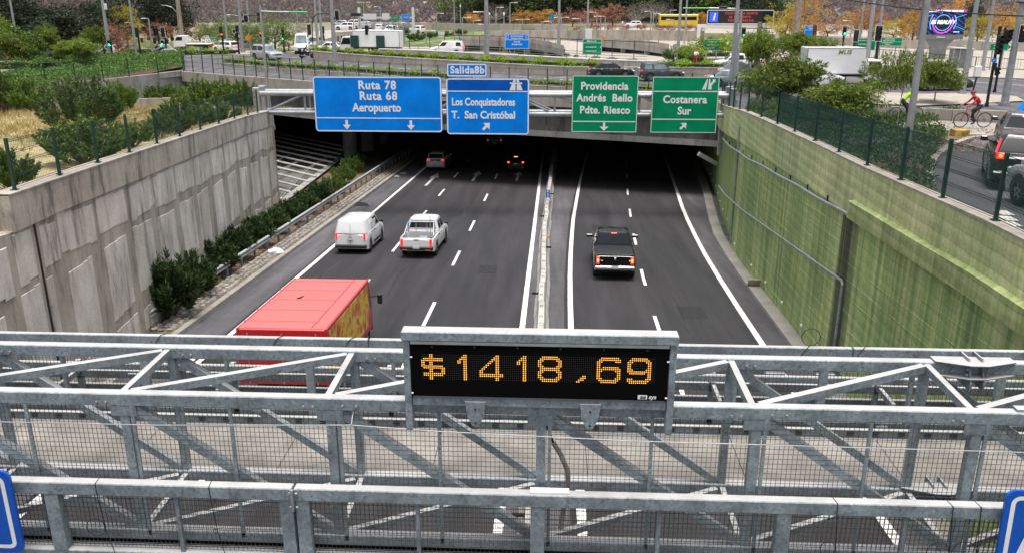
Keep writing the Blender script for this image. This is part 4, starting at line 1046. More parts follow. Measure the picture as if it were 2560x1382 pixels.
b.quad((1.02, -.012, .98), (1.27, -.012, .98), (1.37, -.012, 1.62), (1.30, -.012, 1.62)); b.quad((1.40, -.012, .98), (1.62, -.012, .98), (1.60, -.012, 1.2), (1.78, -.012, 1.45), (1.83, -.012, 1.40), (1.83, -.012, 1.62), (1.62, -.012, 1.60), (1.68, -.012, 1.53), (1.52, -.012, 1.34), (1.50, -.012, 1.62), (1.43, -.012, 1.62))
b.build('exit_symbol', 'sign_white', t)
dsign(-6.82, -4.27, 2.86, 3.68, [('Salida8b', .62, .03, 0, .022, .95, 1.12)], 'sign_blue', 'small blue exit plate reading Salida8b above the blue sign', r_=.12)
# tall lamp poles standing at the gantry ends
# ================================================================ VEHICLES
_wc = {}
def wheel_meshes(r, w, rim='chrome'):
    key = (round(r, 3), round(w, 3), rim)
    if key in _wc: return _wc[key]
    n = 22
    prof = [(r*.62, -w/2), (r*.93, -w/2), (r, -w/2+.03), (r, w/2-.03), (r*.93, w/2), (r*.62, w/2)]
    b = MB(); rows = [[(x, rr_*math.cos(6.2832*k/n), rr_*math.sin(6.2832*k/n)) for k in range(n+1)] for rr_, x in prof]; b.grid(rows)
    ty = b.mesh('tyre', 'rubber', True)
    b = MB()
    for sx in (-1, 1):
        xo = sx*(w/2-.02)
        rows = [[(xo if i else xo-.0, rr_*math.cos(6.2832*k/n), rr_*math.sin(6.2832*k/n)) for k in range(n+1)] for i, rr_ in enumerate((r*.63, r*.55))]; b.grid(rows)
        for k in range(5):
            a = 6.2832*k/5; c, s = math.cos(a), math.sin(a)
            q = [(-.16*r, .12*r), (.16*r, .12*r), (.09*r, .6*r), (-.09*r, .6*r)]
            b.prism([(xo, p_*c-t_*s, p_*s+t_*c) for p_, t_ in q], (-sx*.03, 0, 0))
        b.mi(1).quad(*[(xo-sx*.06, r*.62*math.cos(6.2832*k/12), r*.62*math.sin(6.2832*k/12)) for k in range(12)]).mi(0)
    rm = b.mesh('rim', [rim, 'black'])
    _wc[key] = (ty, rm); return _wc[key]
def add_wheels(root, spots, r, w, rim='chrome'):
    ty, rm = wheel_meshes(r, w, rim)
    for x, y in spots:
        o = link('wheel', ty, root, (x, y, r)); link('rim', rm, o)
def interp(tab, x): return lerp_table(tab, x)
def make_car(name, label, cat, L=4.3, W=1.78, H=1.48, paintm='paint_black', wb=2.6, wr=.32, hood=.92, belt=.95, cab=(-1.9, 1.0, -1.15, .35), tuck=.16,
             clear=.2, tail=None, bed=None, bedfloor=.62, tail_lit='tail_red', tlz=.85, tls=(.16, .16), kind='sedan', rearwin=True, sidewins=2, bumper=None, group=None,
             plate=True, fof=.0, brake3=False, roofrails=False, side_glass='glass_dark', ws_glass='glass_dark', headm='headlight', lite=False, mirror_w=.2, rimm='chrome'):
    t = empty(name, label=label, cat=cat, group=group); w0 = W/2
    bumper = bumper or paintm
    yw = [(-wb/2+fof), (wb/2+fof)]; ar = wr+.07
    top = tail or [(-L/2, belt-.12), (-L/2+.12, belt-.01), (cab[0], belt), (cab[1], belt-.0), (cab[1]+.15, hood+.01), (L/2-.35, hood-.1), (L/2-.08, hood-.25), (L/2, hood-.38)]
    st = set([-L/2, -L/2+.03, -L/2+.10, -L/2+.25, L/2-.45, L/2-.25, L/2-.10, L/2-.03, L/2, cab[0], cab[1], cab[1]+.15, (cab[0]+cab[1])/2])
    for y in yw:
        for k in range(11): st.add(y + (ar+.001)*math.cos(math.pi*k/10))
        st.add(y-ar-.03); st.add(y+ar+.03)
    if bed: st |= {bed[0]-.001, bed[0]+.001, bed[1]-.001, bed[1]+.001}
    st = sorted(s for s in st if -L/2 <= s <= L/2)
    rows = []
    for y in st:
        e = min(y+L/2, L/2-y); f = 1-.11*max(0, 1-e/.45)**2 - .05*max(0, 1-e/.08)
        w = w0*f; zt = interp(top, y); zb = clear+.10*max(0, 1-e/.25)
        arch = False
        for c in yw:
            if abs(y-c) < ar: zb = max(zb, wr+math.sqrt(max(0, ar*ar-(y-c)**2))); arch = True
        zb = min(zb, zt-.12)
        cr = .03
        half = [(w*.86, zb), (w*.975, zb+.03), (w, zb+(zt-zb)*.42), (w*.99, zt-.17 if zt-.17 > zb+.06 else zb+(zt-zb)*.6), (w*.95, zt-.05), (w*.88, zt), (w*.5, zt+cr*.8), (0, zt+cr)]
        if bed and bed[0] <= y <= bed[1]: half[4:] = [(w*.975, zt-.02), (w*.95, zt), (w*.89, zt-.01), (w*.89, bedfloor)]
        ring = [(x, y, z) for x, z in half] + [(-x, y, z) for x, z in half[::-1]]
        rows.append(ring)
    b = MB(); b.grid(rows); b.quad(*rows[0]); b.quad(*rows[-1][::-1])
    body = smooth_by_angle(b.build('body', paintm, t), 32)
    b = MB(); b.box((0, 0, clear+.22), (W-.5, L-.3, .38)); b.box((0, yw[0], .5), (W-.46, ar*1.9, .5)); b.box((0, yw[1], .48), (W-.46, ar*1.9, .42)); b.build('underbody', 'black', t)
    if bed:
        b = MB(); b.box((0, (bed[0]+bed[1])/2, bedfloor+.01), (W*.86, bed[1]-bed[0]-.02, .02)); b.build('bed_liner', 'dark_metal', t)
    # cabin shell
    yr0, yf0, yr1, yf1 = cab; rows = []
    T = [0, .12, .5, .88, .96, 1.0]
    cwf = lambda q: w0*.93 - tuck*q - .03*q*q
    yr = lambda q: yr0+(yr1-yr0)*(q**1.15); yf = lambda q: yf0+(yf1-yf0)*(q**1.08)
    hz_ = lambda q: belt-.02+(H-.06-belt+.02)*q
    for q in T:
        c = cwf(q); a0, a1 = yr(q), yf(q); rr_ = .10
        ring = [(-c+rr_, a0), (0, a0-.04), (c-rr_, a0), (c, a0+rr_*1.3), (c, (a0+a1)/2), (c, a1-rr_*1.6), (c-rr_*1.6, a1+.0), (0, a1+.07), (-c+rr_*1.6, a1+.0), (-c, a1-rr_*1.6), (-c, (a0+a1)/2), (-c, a0+rr_*1.3)]
        rows.append([(x, y, hz_(q)) for x, y in ring] + [(ring[0][0], ring[0][1], hz_(q))])
    c = cwf(1); ym = (yr1+yf1)/2
    for s_, dz in ((.93, .035), (.6, .058), (0.02, .065)):
        rows.append([(x*s_, ym+(y-ym)*(s_*.5+.5 if s_ > .5 else s_), H-.06+dz) for x, y, z in rows[5][:13]])
    b = MB(); b.grid(rows); cabn = smooth_by_angle(b.build('cabin', paintm, t), 38)
    def side(yfrac, q, sgn, off=.006):
        a0, a1 = yr(q)+.13, yf(q)-.16
        return (sgn*(cwf(q)+off), a0+(a1-a0)*yfrac, hz_(q))
    # glass
    b = MB(); q0, q1 = .10, .90
    rows_ = []
    for q in (q0, .5, q1):
        c = cwf(q)-.13; rows_.append([(x*c, yf(q)+.012+.065*(1-abs(x)), hz_(q)+.006) for x in (-1, -.5, 0, .5, 1)])
    b.grid(rows_); b.build('windscreen', ws_glass, t, True)
    if rearwin:
        b = MB(); rows_ = []
        for q in (.18, .5, .88):
            c = cwf(q)-.12; rows_.append([(x*c, yr(q)-.012-.04*(1-abs(x)), hz_(q)) for x in (1, .5, 0, -.5, -1)])
        b.grid(rows_); b.build('rear_window', 'glass_dark', t, True)
    if sidewins:
        lay = {1: [(.62, .97)], 2: [(.03, .45), (.50, .97)], 3: [(.0, .24), (.28, .60), (.64, .98)]}[sidewins] if not isinstance(sidewins, list) else sidewins
        for sg_ in (-1, 1):
            for a, e in lay:
                b = MB(); rows_ = [[side(a+(e-a)*f, q, sg_) for f in (0, .5, 1)] for q in (.14, .5, .86)]
                b.grid(rows_); b.build('side_window', side_glass, t, True)
    # lights, bumpers, plate, mirrors
    for sg_ in (-1, 1):
        x = sg_*(w0*.84-tls[0]/2+.03)
        o = MB().bbox((x, -L/2+.02, tlz), (tls[0], .12, tls[1]), .02).build('taillight', tail_lit, t)
        if tail_lit == 'brake_red': MB().bbox((x, -L/2-.045, tlz), (tls[0]*.5, .02, tls[1]*.45), .008).build('bulb', 'brake_core', o)
        if not lite:
            MB().bbox((sg_*(w0*.72), L/2-.12, hood-.26), (.30, .26, .13), .03).build('headlight', headm, t)
            mz = belt+.08; my = yf0-.28
            o = MB().bbox((sg_*(w0+mirror_w*.45), my, mz+.06), (mirror_w, .10, .15), .03).bar((sg_*(w0*.9), my, mz), (sg_*(w0+mirror_w*.3), my, mz+.02), .05, .04).build('mirror', paintm if paintm != 'paint_white' else 'black', t)
            for k in range(2 if sidewins in (2, 3) else 1):
                yy = (-.1 if k == 0 else -1.0) if kind != 'pickup' else (.35 - .95*k)
                MB().bbox((sg_*(w0*.985), yy, belt-.14), (.03, .17, .03), .01).build('door_handle', paintm if kind != 'van' else 'black', t)
            b = MB()
            for yy in ([yf0-.45, (yr0+yf0)/2-.05] if kind != 'pickup' else [yf0-.4, yf0-1.35]): b.box((sg_*(w0*.992), yy, (clear+belt)/2+.1), (.012, .012, belt-clear-.25))
            b.build('door_gap', 'black', t)
    MB().bbox((0, -L/2+.03, clear+.22), (W*.93, .17, .20), .05).build('rear_bumper', bumper, t)
    MB().bbox((0, L/2-.06, clear+.16), (W*.88, .18, .22), .06).build('front_bumper', bumper, t)
    MB().box((0, L/2-.01, hood-.33), (W*.5, .05, .12)).build('grille', 'black', t)
    if plate: MB().bbox((0, -L/2-.055, clear+.27 if kind not in ('van', 'sedan', 'suv') else tlz-.13), (.36, .012, .13), .004).build('licence_plate', 'plate_white', t)
    MB().bbox((0, L/2+.035, clear+.16), (.36, .012, .12), .004).build('licence_plate', 'plate_white', t)
    if brake3: MB().bbox((0, yr(.93)-.07, hz_(.93)), (.34, .03, .045), .01).build('brake_light', 'brake_core' if tail_lit == 'brake_red' else 'tail_red', t)
    if roofrails:
        for sg_ in (-1, 1): MB().tube([(sg_*(c-.06+cwf(1)*0), yr1+.15, H-.02), (sg_*(c-.06), yr1+.25, H+.04), (sg_*(c-.06), yf1-.25, H+.04), (sg_*(c-.06), yf1-.1, H-.02)], .018, 5).build('roof_rail', 'steel_pole', t)
    add_wheels(t, [(s_*(w0-.12), y) for s_ in (-1, 1) for y in yw], wr, .215, rimm)
    return t
paint('paint_white', (.74, .74, .74)); paint('paint_black', (.010, .010, .012), .22); paint('paint_charcoal', (.045, .045, .05), .25); paint('paint_grey', (.16, .17, .175), .25)
paint('paint_silver', (.46, .48, .49), .28, .5, .3); paint('paint_bluegrey', (.25, .29, .31), .25, .5, .2); paint('paint_red', (.50, .012, .018), .3); paint('paint_red_roof', (.62, .14, .13), .45, .1); paint('paint_dark_navy', (.012, .016, .024), .22)
paint('paint_yellow', (.75, .5, .03))
SL = -math.atan(HWS)
def place_hw(t, x, y, rz=0., L=4.4):
    t.location = (x, y+L/2, hz(y+L/2)+.012); t.rotation_euler = (SL, 0, R(rz)); return t
def place(t, p, rz, pitch=0., roll=0.):
    t.location = (p[0], p[1], p[2]+.01); t.rotation_euler = (R(pitch), R(roll), R(rz)); return t

SUV = dict(L=4.5, W=1.86, H=1.66, wb=2.68, wr=.35, hood=1.05, belt=1.06, cab=(-2.12, .95, -1.9, .3), clear=.24, kind='suv', tlz=1.0, tls=(.30, .12))
HATCH = dict(L=4.0, W=1.75, H=1.5, wb=2.5, wr=.31, hood=.95, belt=.97, cab=(-1.92, .95, -1.6, .25), kind='suv', tlz=.93, tls=(.2, .2))
SEDAN = dict(L=4.4, W=1.76, H=1.46, wb=2.6, wr=.31, hood=.92, belt=.95, cab=(-1.75, 1.0, -1.05, .25), kind='sedan', tlz=.82, tls=(.24, .14))
VAN = dict(L=4.45, W=1.86, H=1.84, wb=2.8, wr=.33, hood=1.1, belt=1.15, cab=(-2.2, 1.25, -2.02, .55), clear=.22, kind='van', tlz=.98, tls=(.10, .36), tuck=.10, sidewins=1, rearwin=False, bumper='dark_metal', fof=.05)
PICK = dict(L=5.3, W=1.9, H=1.80, wb=3.15, wr=.38, hood=1.12, belt=1.13, cab=(-.72, 1.35, -.58, .75), clear=.34, kind='pickup', tlz=.88, tls=(.13, .34), bumper='dark_metal', tuck=.13)

# --- on the highway
p = hw(884, 637); t = place_hw(make_car('cargo_van', 'white panel van with plain rear doors crossing the edge line of the left carriageway', 'van', paintm='paint_white', **VAN), p.x-.1, p.y, -1, 4.45)
MB().box((0, -2.245, .75), (.012, .02, .78)).box((0, -2.215, 1.38), (.012, .02, .5)).build('door_seam', 'sign_back', t); MB().bbox((-.02, -2.26, .93), (.22, .03, .05), .01).build('door_handle', 'black', t)
for sg_ in (-1, 1):
    MB().box((sg_*.905, -.55, 1.02), (.012, 1.15, .035)).build('door_track', 'black', t)
    MB().bbox((sg_*.86, -.55, 1.42), (.012, 1.15, .42), .05).build('side_panel', 'sign_white', t); MB().bbox((sg_*.925, .1, .42), (.02, 1.6, .14), .01).build('side_trim', 'dark_metal', t)
p = hw(1047, 648)
tp = dict(PICK); tp.update(bed=(-2.52, -.85), bedfloor=.70, tail=[(-2.65, .98), (-2.6, 1.06), (-.8, 1.08), (.8, 1.1), (1.35, 1.13), (1.5, 1.12), (2.3, 1.02), (2.57, .85), (2.65, .7)])
t = place_hw(make_car('pickup_truck', 'white crew cab pickup with roll bar and open bed in the middle lane', 'pickup truck', paintm='paint_white', **tp), p.x-.05, p.y, -1.5, 5.3)
MB().bbox((0, -2.60, .86), (1.5, .06, .46), .02).build('tailgate', 'paint_white', t); MB().bbox((0, -2.645, 1.0), (.26, .03, .05), .01).build('tailgate_handle', 'black', t)
b = MB()
for sg_ in (-1, 1):
    b.tube([(sg_*.80, -1.9, 1.08), (sg_*.70, -1.2, 1.62), (sg_*.70, -1.0, 1.66)], .03, 6); b.tube([(sg_*.72, -1.0, 1.08), (sg_*.70, -1.0, 1.66)], .03, 6)
b.tube([(-.70, -1.0, 1.66), (.70, -1.0, 1.66)], .035, 6); b.tube([(-.72, -1.0, 1.30), (.72, -1.0, 1.30)], .025, 6)
for x in (-.3, .3): b.tube([(x, -1.0, 1.1), (x, -1.0, 1.66)], .02, 6)
b.build('roll_bar', 'steel_pole', t)
MB().tube([(.55, -1.4, .75), (.55, -1.45, 2.05)], .02, 6).build('antenna_pole', 'bark_pale', t); MB().tube([(-.80, -1.85, 1.0), (-.68, -1.25, 1.62), (-.66, -1.1, 1.68)], .025, 6).build('blue_strap', 'sign_blue', t)
MB().bbox((.2, -1.5, .86), (.62, .5, .26), .1).build('toolbox', 'glass_pale', t); MB().bbox((-.3, -1.9, .78), (.5, .6, .14), .04).build('sack', 'sign_back', t)
for k in range(3): MB().box((.935, -.95+k*.14, 1.0+k*.0), (.012, .07, .10)).build('side_mark', 'sign_blue_deep', t)
for sg_ in (-1, 1): MB().bbox((sg_*.62, -2.68, .52), (.28, .03, .09), .01).build('bumper_reflector', 'tail_red', t)
p = hw(1540, 703)
tp = dict(PICK); tp.update(L=5.75, W=2.03, H=1.93, wb=3.5, wr=.40, hood=1.22, belt=1.24, cab=(-.75, 1.35, -.62, .75), tls=(.15, .36), tlz=1.0, tuck=.16, bumper='chrome', clear=.4, brake3=False, mirror_w=.34,
   tail=[(-2.875, 1.12), (-2.83, 1.22), (-.8, 1.24), (1.35, 1.24), (1.5, 1.23), (2.5, 1.12), (2.8, .95), (2.875, .8)])
t = place_hw(make_car('pickup_truck', 'black pickup with bed cover and chrome bumper on the right carriageway', 'pickup truck', paintm='paint_black', tail_lit='brake_red', **tp), p.x, p.y, -1.5, 5.75)
MB().bbox((0, -1.82, 1.262), (1.72, 2.02, .035), .015).build('bed_cover', 'dark_metal', t); MB().bbox((0, -2.85, .98), (1.56, .05, .44), .02).build('tailgate', 'paint_black', t)
b = MB(); b.bbox((0, -2.885, 1.06), (.09, .02, .12), .02); b.build('badge', 'chrome', t); MB().bbox((.72, -2.885, .97), (.14, .012, .04), .004).build('badge', 'chrome', t); MB().bbox((-.62, -2.885, .97), (.10, .012, .04), .004).build('badge', 'chrome', t)
MB().bbox((0, -.86, 1.90), (.30, .06, .05), .02).build('brake_light', 'tail_red', t)
p = hw(1090, 428); t = place_hw(make_car('suv_car', 'silver grey SUV with three bar tail lamps entering the underpass shade', 'car', paintm='paint_silver', rimm='dark_metal', **SUV), p.x, p.y, -1, 4.5)
MB().bbox((0, -2.20, .97), (1.5, .12, .16), .03).build('tail_band', 'black_gloss', t)
p = hw(1290, 432); tt = dict(HATCH); tt.update(tail_lit='brake_red', brake3=True, tls=(.2, .13))
t = place_hw(make_car('hatchback_car', 'black hatchback with lit brake lamps under the edge of the bridge', 'car', paintm='paint_black', **tt), p.x, p.y, -1, 4.0)
for sg_ in (-1, 1): MB().bbox((sg_*.66, -2.02, .38), (.1, .04, .06), .01).build('fog_lamp', 'tail_red', t)
p = hw(1236, 372); tp = dict(PICK); tp.update(bed=(-2.52, -.85), bedfloor=.70, tls=(.12, .12), tlz=.95)
t = place_hw(make_car('pickup_truck', 'dark grey pickup farthest in the dark under the bridge', 'pickup truck', paintm='paint_charcoal', **tp), p.x, p.y, 0, 5.3)
MB().bbox((0, -2.63, .85), (1.5, .05, .44), .02).build('tailgate', 'paint_grey', t)

# --- box trucks
def box_truck(name, label, L, W, Hb, zf, cabL, cabH, pm, boxm, roofm=None, wr=.4, gap=.12, cat='truck', flat=False, bt=.0):
    """cab at +Y end; cargo box behind it"""
    t = empty(name, label=label, cat=cat); w0 = W/2; yb0 = -L/2; yb1 = L/2-cabL-gap
    cw = min(W, 2.1)/2; yc0 = L/2-cabL; yc1 = L/2
    side = [(yc0, .5), (yc0, cabH-.05), (yc0+.15, cabH), (yc1-.55, cabH-.02), (yc1-.42, cabH-.1), (yc1-.08, 1.35), (yc1, 1.25), (yc1, .45)]
    rows = []
    for x, s_ in ((-cw, .97), (-cw+.06, 1), (cw-.06, 1), (cw, .97)):
        rows.append([(x, yc0+(y-yc0)*s_+.0, .5+(z-.45)*s_) for y, z in side])
    b = MB(); b.grid(rows); b.quad(*rows[0]); b.quad(*rows[-1][::-1]); b.grid([[r_[-1], r_[0]] for r_ in rows])
    smooth_by_angle(b.build('cab', pm, t), 30)
    MB().grid([[(x, yc1-.40+.012, cabH-.13), (x, yc1-.07+.012, 1.40)] for x in (-cw+.12, cw-.12)]).build('windscreen', 'glass_dark', t)
    for sg_ in (-1, 1):
        MB().quad((sg_*(cw+.006), yc0+.3, 1.35), (sg_*(cw+.006), yc1-.22, 1.35), (sg_*(cw+.006), yc1-.55, cabH-.15), (sg_*(cw+.006), yc0+.3, cabH-.15)).build('side_window', 'glass_dark', t)
        MB().bar((sg_*cw, yc1-.25, 1.7), (sg_*(cw+.32), yc1-.2, 1.72), .03, .03).bbox((sg_*(cw+.34), yc1-.22, 1.62), (.18, .08, .38), .03).build('mirror', 'black', t)
        MB().bbox((sg_*(cw-.25), yc1+.01, .78), (.34, .05, .18), .03).build('headlight', 'headlight', t)
    MB().bbox((0, yc1, .5), (2*cw, .14, .28), .05).build('front_bumper', pm, t); MB().box((0, yc1+.008, 1.02), (cw*1.3, .01, .2)).build('grille', 'black', t)
    b = MB(); 
    for sg_ in (-1, 1): b.bar((sg_*.42, yb0+.05, zf-.18), (sg_*.42, yc1-.3, zf-.18), .12, .18)
    b.box((0, yb0+.3, zf-.3), (W*.5, .2, .2)).box((.6, -.2, .62), (.5, .8, .36)).build('chassis', 'dark_metal', t)
    if not flat:
        bx_ = empty('cargo_box', (0, 0, 0)); bx_.parent = t
        MB().bbox((0, (yb0+yb1)/2, (zf+Hb)/2), (W, yb1-yb0, Hb-zf), .035).build('box_body', boxm, bx_)
        MB().bbox((0, (yb0+yb1)/2, Hb+.006), (W-.10, yb1-yb0-.10, .02), .01).build('box_roof', roofm or boxm, bx_)
        b = MB()
        for sx in (-1, 1):
            b.box((sx*(w0-.02), (yb0+yb1)/2, Hb-.02), (.06, yb1-yb0+.02, .06)).box((sx*(w0-.02), (yb0+yb1)/2, zf+.02), (.06, yb1-yb0+.02, .08)).box((sx*(w0-.02), yb0+.0, (zf+Hb)/2), (.07, .06, Hb-zf))
        b.build('corner_trim', 'sign_back' if boxm != 'paint_red' else boxm, bx_)
    else:
        MB().bbox((0, (yb0+yb1)/2, zf), (W, yb1-yb0, .12), .02).build('flat_deck', boxm, t)
    for sg_ in (-1, 1): MB().bbox((sg_*(w0-.28), yb0-.02, zf-.2), (.3, .05, .12), .01).build('taillight', 'tail_red', t)
    MB().bar((-w0+.1, yb0+.0, zf-.38), (w0-.1, yb0+.0, zf-.38), .08, .1).build('rear_bumper', 'dark_metal', t)
    add_wheels(t, [(s_*(cw-.16), yc1-.75) for s_ in (-1, 1)] + [(s_*(w0-.32), yb0+.24*L) for s_ in (-1, 1)] + [(s_*(w0-.10), yb0+.24*L) for s_ in (-1, 1)], wr, .24, 'steel_pole')
    return t
t = box_truck('delivery_truck', 'red delivery truck with pale red roof and fruit picture on its side behind the gantry', 7.4, 2.62, 2.72, 1.02, 1.55, 2.35, 'paint_red', 'paint_red', 'paint_red_roof', .42)
place_hw(t, -7.72, 22.45, 0, 7.4)
_m, _nt, _b = _new('side_picture')
vo = _nt.nodes.new('ShaderNodeTexVoronoi'); vo.inputs['Scale'].default_value = 1.5; _nt.links.new(coords(_nt, (1, 1, 1.0)), vo.inputs['Vector'])
_n = noise(_nt, coords(_nt), 1.4, 3)
_c = ramp(_nt, _n, [(.30, (.42, .015, .01)), (.42, (.55, .16, .03)), (.52, (.75, .52, .05)), (.60, (.42, .07, .03)), (.72, (.30, .34, .06))])
_c = mix(_nt, ramp(_nt, vo.outputs['Distance'], [(.15, .75), (.4, 0.0)]), _c, (.80, .62, .10))
_nt.links.new(_c, _b.inputs['Base Color']); _b.inputs['Roughness'].default_value = .4
for sg_ in (-1, 1): MB().box((sg_*1.315, -.85, 1.86), (.01, 5.3, 1.5)).build('side_picture', 'side_picture', t)
MB().bar((-1.0, -3.76, 1.05), (-1.0, -3.76, 2.6), .03, .03, (0, 1, 0)).bar((1.0, -3.76, 1.05), (1.0, -3.76, 2.6), .03, .03, (0, 1, 0)).bar((0, -3.76, 1.05), (0, -3.76, 2.6), .03, .03, (0, 1, 0)).build('door_bar', 'steel_pole', t)
MB().bar((-1.25, -3.2, 2.742), (-1.25, 2.0, 2.742), .02, .01).bar((.85, -3.6, 2.742), (.85, 2.0, 2.742), .03, .01).build('roof_seam', 'paint_red', t)
for k in range(5): MB().box((-.2, -3.0+k*1.15, 2.742), (2.3, .035, .012)).build('roof_rib', 'paint_red_roof', t)
b = MB(); b.quad((-.5, -.6, 2.75), (-.3, -.2, 2.76), (-.36, -.6, 2.76)); b.build('roof_tear', 'black', t)

# --- street vehicles
mat('dark_green_box', (.012, .05, .045), .5)
place(make_car('suv_car', 'silver SUV seen from the front on the street behind the bridge fence', 'car', paintm='paint_silver', ws_glass='glass_pale', roofrails=True, **dict(SUV, L=4.75, H=1.8)), g(668, 150), -128)
def at(u, v): return g(u, v)
t = box_truck('flatbed_truck', 'white flatbed truck with an empty deck and a rear rack beyond the far hedge', 5.2, 1.85, 2.0, .88, 1.6, 2.0, 'paint_white', 'white_paint', None, .32, .1, flat=True)
place(t, at(487, 126), 92)
b = MB()
for x in (-.8, .8): b.tube([(x, -2.2, .95), (x, -1.85, 1.95), (x, -1.75, 1.95), (x, -1.3, .95)], .035, 6)
for s_ in (.25, .5, .75, 1): b.tube([(-.8, -2.2+.35*s_, .95+s_), (.8, -2.2+.35*s_, .95+s_)], .025, 5)
b.tube([(-.8, .85, .95), (-.8, .85, 1.9), (.8, .85, 1.9), (.8, .85, .95)], .035, 6); b.build('rack', 'white_paint', t)
place(make_car('hatchback_car', 'white hatchback seen from behind right of the flatbed truck', 'car', paintm='paint_white', **HATCH), at(567, 131), 60)
place(make_car('sedan_car', 'dark grey car in side view under the yellow diamond sign', 'car', paintm='paint_grey', **SEDAN), at(617, 126), 88)
place(make_car('sedan_car', 'silver car seen from the front behind the left hedge bank beside the green signal', 'car', paintm='paint_silver', ws_glass='glass_pale', **SEDAN), at(414, 141), -135)
place(make_car('sedan_car', 'white car half hidden behind the black clothed person at the left', 'car', paintm='paint_white', **HATCH), at(258, 142), 95)
place(make_car('suv_car', 'pale van shaped car between the tree trunks far left', 'car', paintm='paint_silver', **SUV), at(287, 121), 80)
vb = dict(VAN); vb.update(L=5.3, W=1.95, H=2.55, wb=3.2, belt=1.25, hood=1.15, cab=(-2.6, 1.75, -2.5, 1.05), rearwin=True, sidewins=3, ws_glass='glass_pale', bumper='black')
place(make_car('minibus', 'white high roofed minibus facing the viewer at the junction', 'minibus', paintm='paint_white', **vb), at(757, 133), -168)
place(make_car('suv_car', 'silver van following behind the white minibus', 'car', paintm='paint_silver', **dict(SUV, H=1.8)), at(789, 124), 175)
place(make_car('sedan_car', 'white sedan in side view behind the hedge right of the minibus', 'car', paintm='paint_white', **SEDAN), at(822, 133), 92)
t = box_truck('cargo_truck', 'white box truck with two dark green crates standing behind the hedge', 8.2, 2.4, 3.1, 1.0, 1.8, 2.3, 'paint_white', 'sign_white', None, .42)
place(t, at(930, 137), 86)
for yy in (1.9, -1.6): MB().bbox((-1.34 , yy, 1.75), (.28, 1.1, 1.5), .02).build('side_crate', 'dark_green_box', t)
for yy in (1.9, -1.6): MB().bbox((1.34 , yy, 1.75), (.28, 1.1, 1.5), .02).build('side_crate', 'dark_green_box', t)
place(make_car('cargo_van', 'white panel van in side view behind the long low white guard wall', 'van', paintm='paint_white', **dict(VAN, sidewins=[(0.02, .25), (.72, .97)])), at(1118, 139), 88)
place(make_car('sedan_car', 'black sedan in side view behind the top of the Providencia sign', 'car', paintm='paint_black', **dict(SEDAN, ws_glass='glass_pale')), at(1527, 194), -87)
t = place(make_car('suv_car', 'dark charcoal three door off-roader between the two green signs', 'car', paintm='paint_charcoal', **dict(SUV, L=4.05, W=1.8, H=1.72, wb=2.45, cab=(-1.95, .75, -1.82, .2), side_glass='glass_pale', ws_glass='glass_pale', sidewins=[(.02, .34), (.42, .97)])), at(1652, 203), -84)
MB().bbox((0, -2.12, .95), (.66, .2, .66), .1).build('spare_wheel_cover', 'paint_silver', t)
place(make_car('pickup_truck', 'white pickup behind the dark grey car right of the Costanera Sur sign', 'pickup truck', paintm='paint_white', **dict(PICK, L=5.2)), at(1842, 178), 88)
place(make_car('suv_car', 'dark grey family car in the middle of the three queued right of the sign', 'car', paintm='paint_grey', **dict(SEDAN, H=1.55, side_glass='glass_pale', ws_glass='glass_pale')), at(1845, 194), -88)
place(make_car('sedan_car', 'blue grey sedan nearest the green wall end beside the lamp post', 'car', paintm='paint_bluegrey', **dict(SEDAN, side_glass='glass_pale', ws_glass='glass_pale')), at(1826, 216), -86)
t = box_truck('cargo_truck', 'white box truck lettered MUS behind the feathery trees', 7.0, 2.4, 3.25, 1.0, 1.8, 2.2, 'paint_white', 'paint_white', None, .4)
pm_ = at(2100, 212); place(t, pm_, -90)
put_text('MUS', .52, 'verge_green', t, 1.215, -.3, 2.9, .012, rotz=R(90), shear=.2, sx=1.15)
place(make_car('suv_car', 'white car with pale windscreen behind the tree nearest the box truck', 'car', paintm='paint_white', **dict(SUV, ws_glass='glass_pale')), at(2040, 218), -75)
place(make_car('suv_car', 'white estate car between the two right hand trees', 'car', paintm='paint_white', **dict(SUV, side_glass='glass_pale', ws_glass='glass_pale')), at(2222, 208), 95)
place(make_car('suv_car', 'black SUV with bright alloy wheels behind the rightmost tree', 'car', paintm='paint_dark_navy', **dict(SUV, L=4.7, H=1.7)), at(2352, 226), -84)
# queue on the right-hand ramp
q1, q2, q3 = g(2556, 402), g(2557, 482), g(2560, 600)
def queue(t, p, L, rz):
    yc = p.y+L/2*math.cos(R(rz)); t.location = (p.x - math.sin(R(rz))*L/2, yc, gz(yc)+.01); sl = (gz(yc+1.3)-gz(yc-1.3))/2.6
    t.rotation_euler = (math.atan(sl), 0, R(rz)); return t
t = queue(make_car('sedan_car', 'dark brown sedan with lit brake lamps, farthest of the three queued on the ramp', 'car', paintm='paint_charcoal', tail_lit='brake_red', brake3=True, **dict(SEDAN, tls=(.30, .13))), q1, 4.5, -25)
t = queue(make_car('hatchback_car', 'black hatchback with angled red tail lamps, middle of the three queued on the ramp', 'car', paintm='paint_black', tail_lit='brake_red', brake3=True, rimm='chrome', **dict(HATCH, L=4.35, W=1.82, tls=(.22, .16))), q2, 4.35, -23)
put_text('V O L V O', .10, 'chrome', t, 0, -2.235, .92, .003)
for sg_ in (-1, 1):
    MB().bar((sg_*.80, -2.10, 1.0), (sg_*.72, -1.86, 1.36), .045, .04).build('upper_taillight', 'tail_red', t); MB().bbox((sg_*.68, -2.19, .42), (.16, .03, .05), .01).build('bumper_reflector', 'tail_red', t)
p = g(2512, 512); t = queue(make_car('suv_car', 'silver off-roader at the right edge, nearest of the three queued on the ramp', 'car', paintm='paint_silver', **dict(SUV, L=4.4, side_glass='glass_dark')), Vector((p.x+.98, p.y-1.34-2.3, 0)), 4.4, -2)
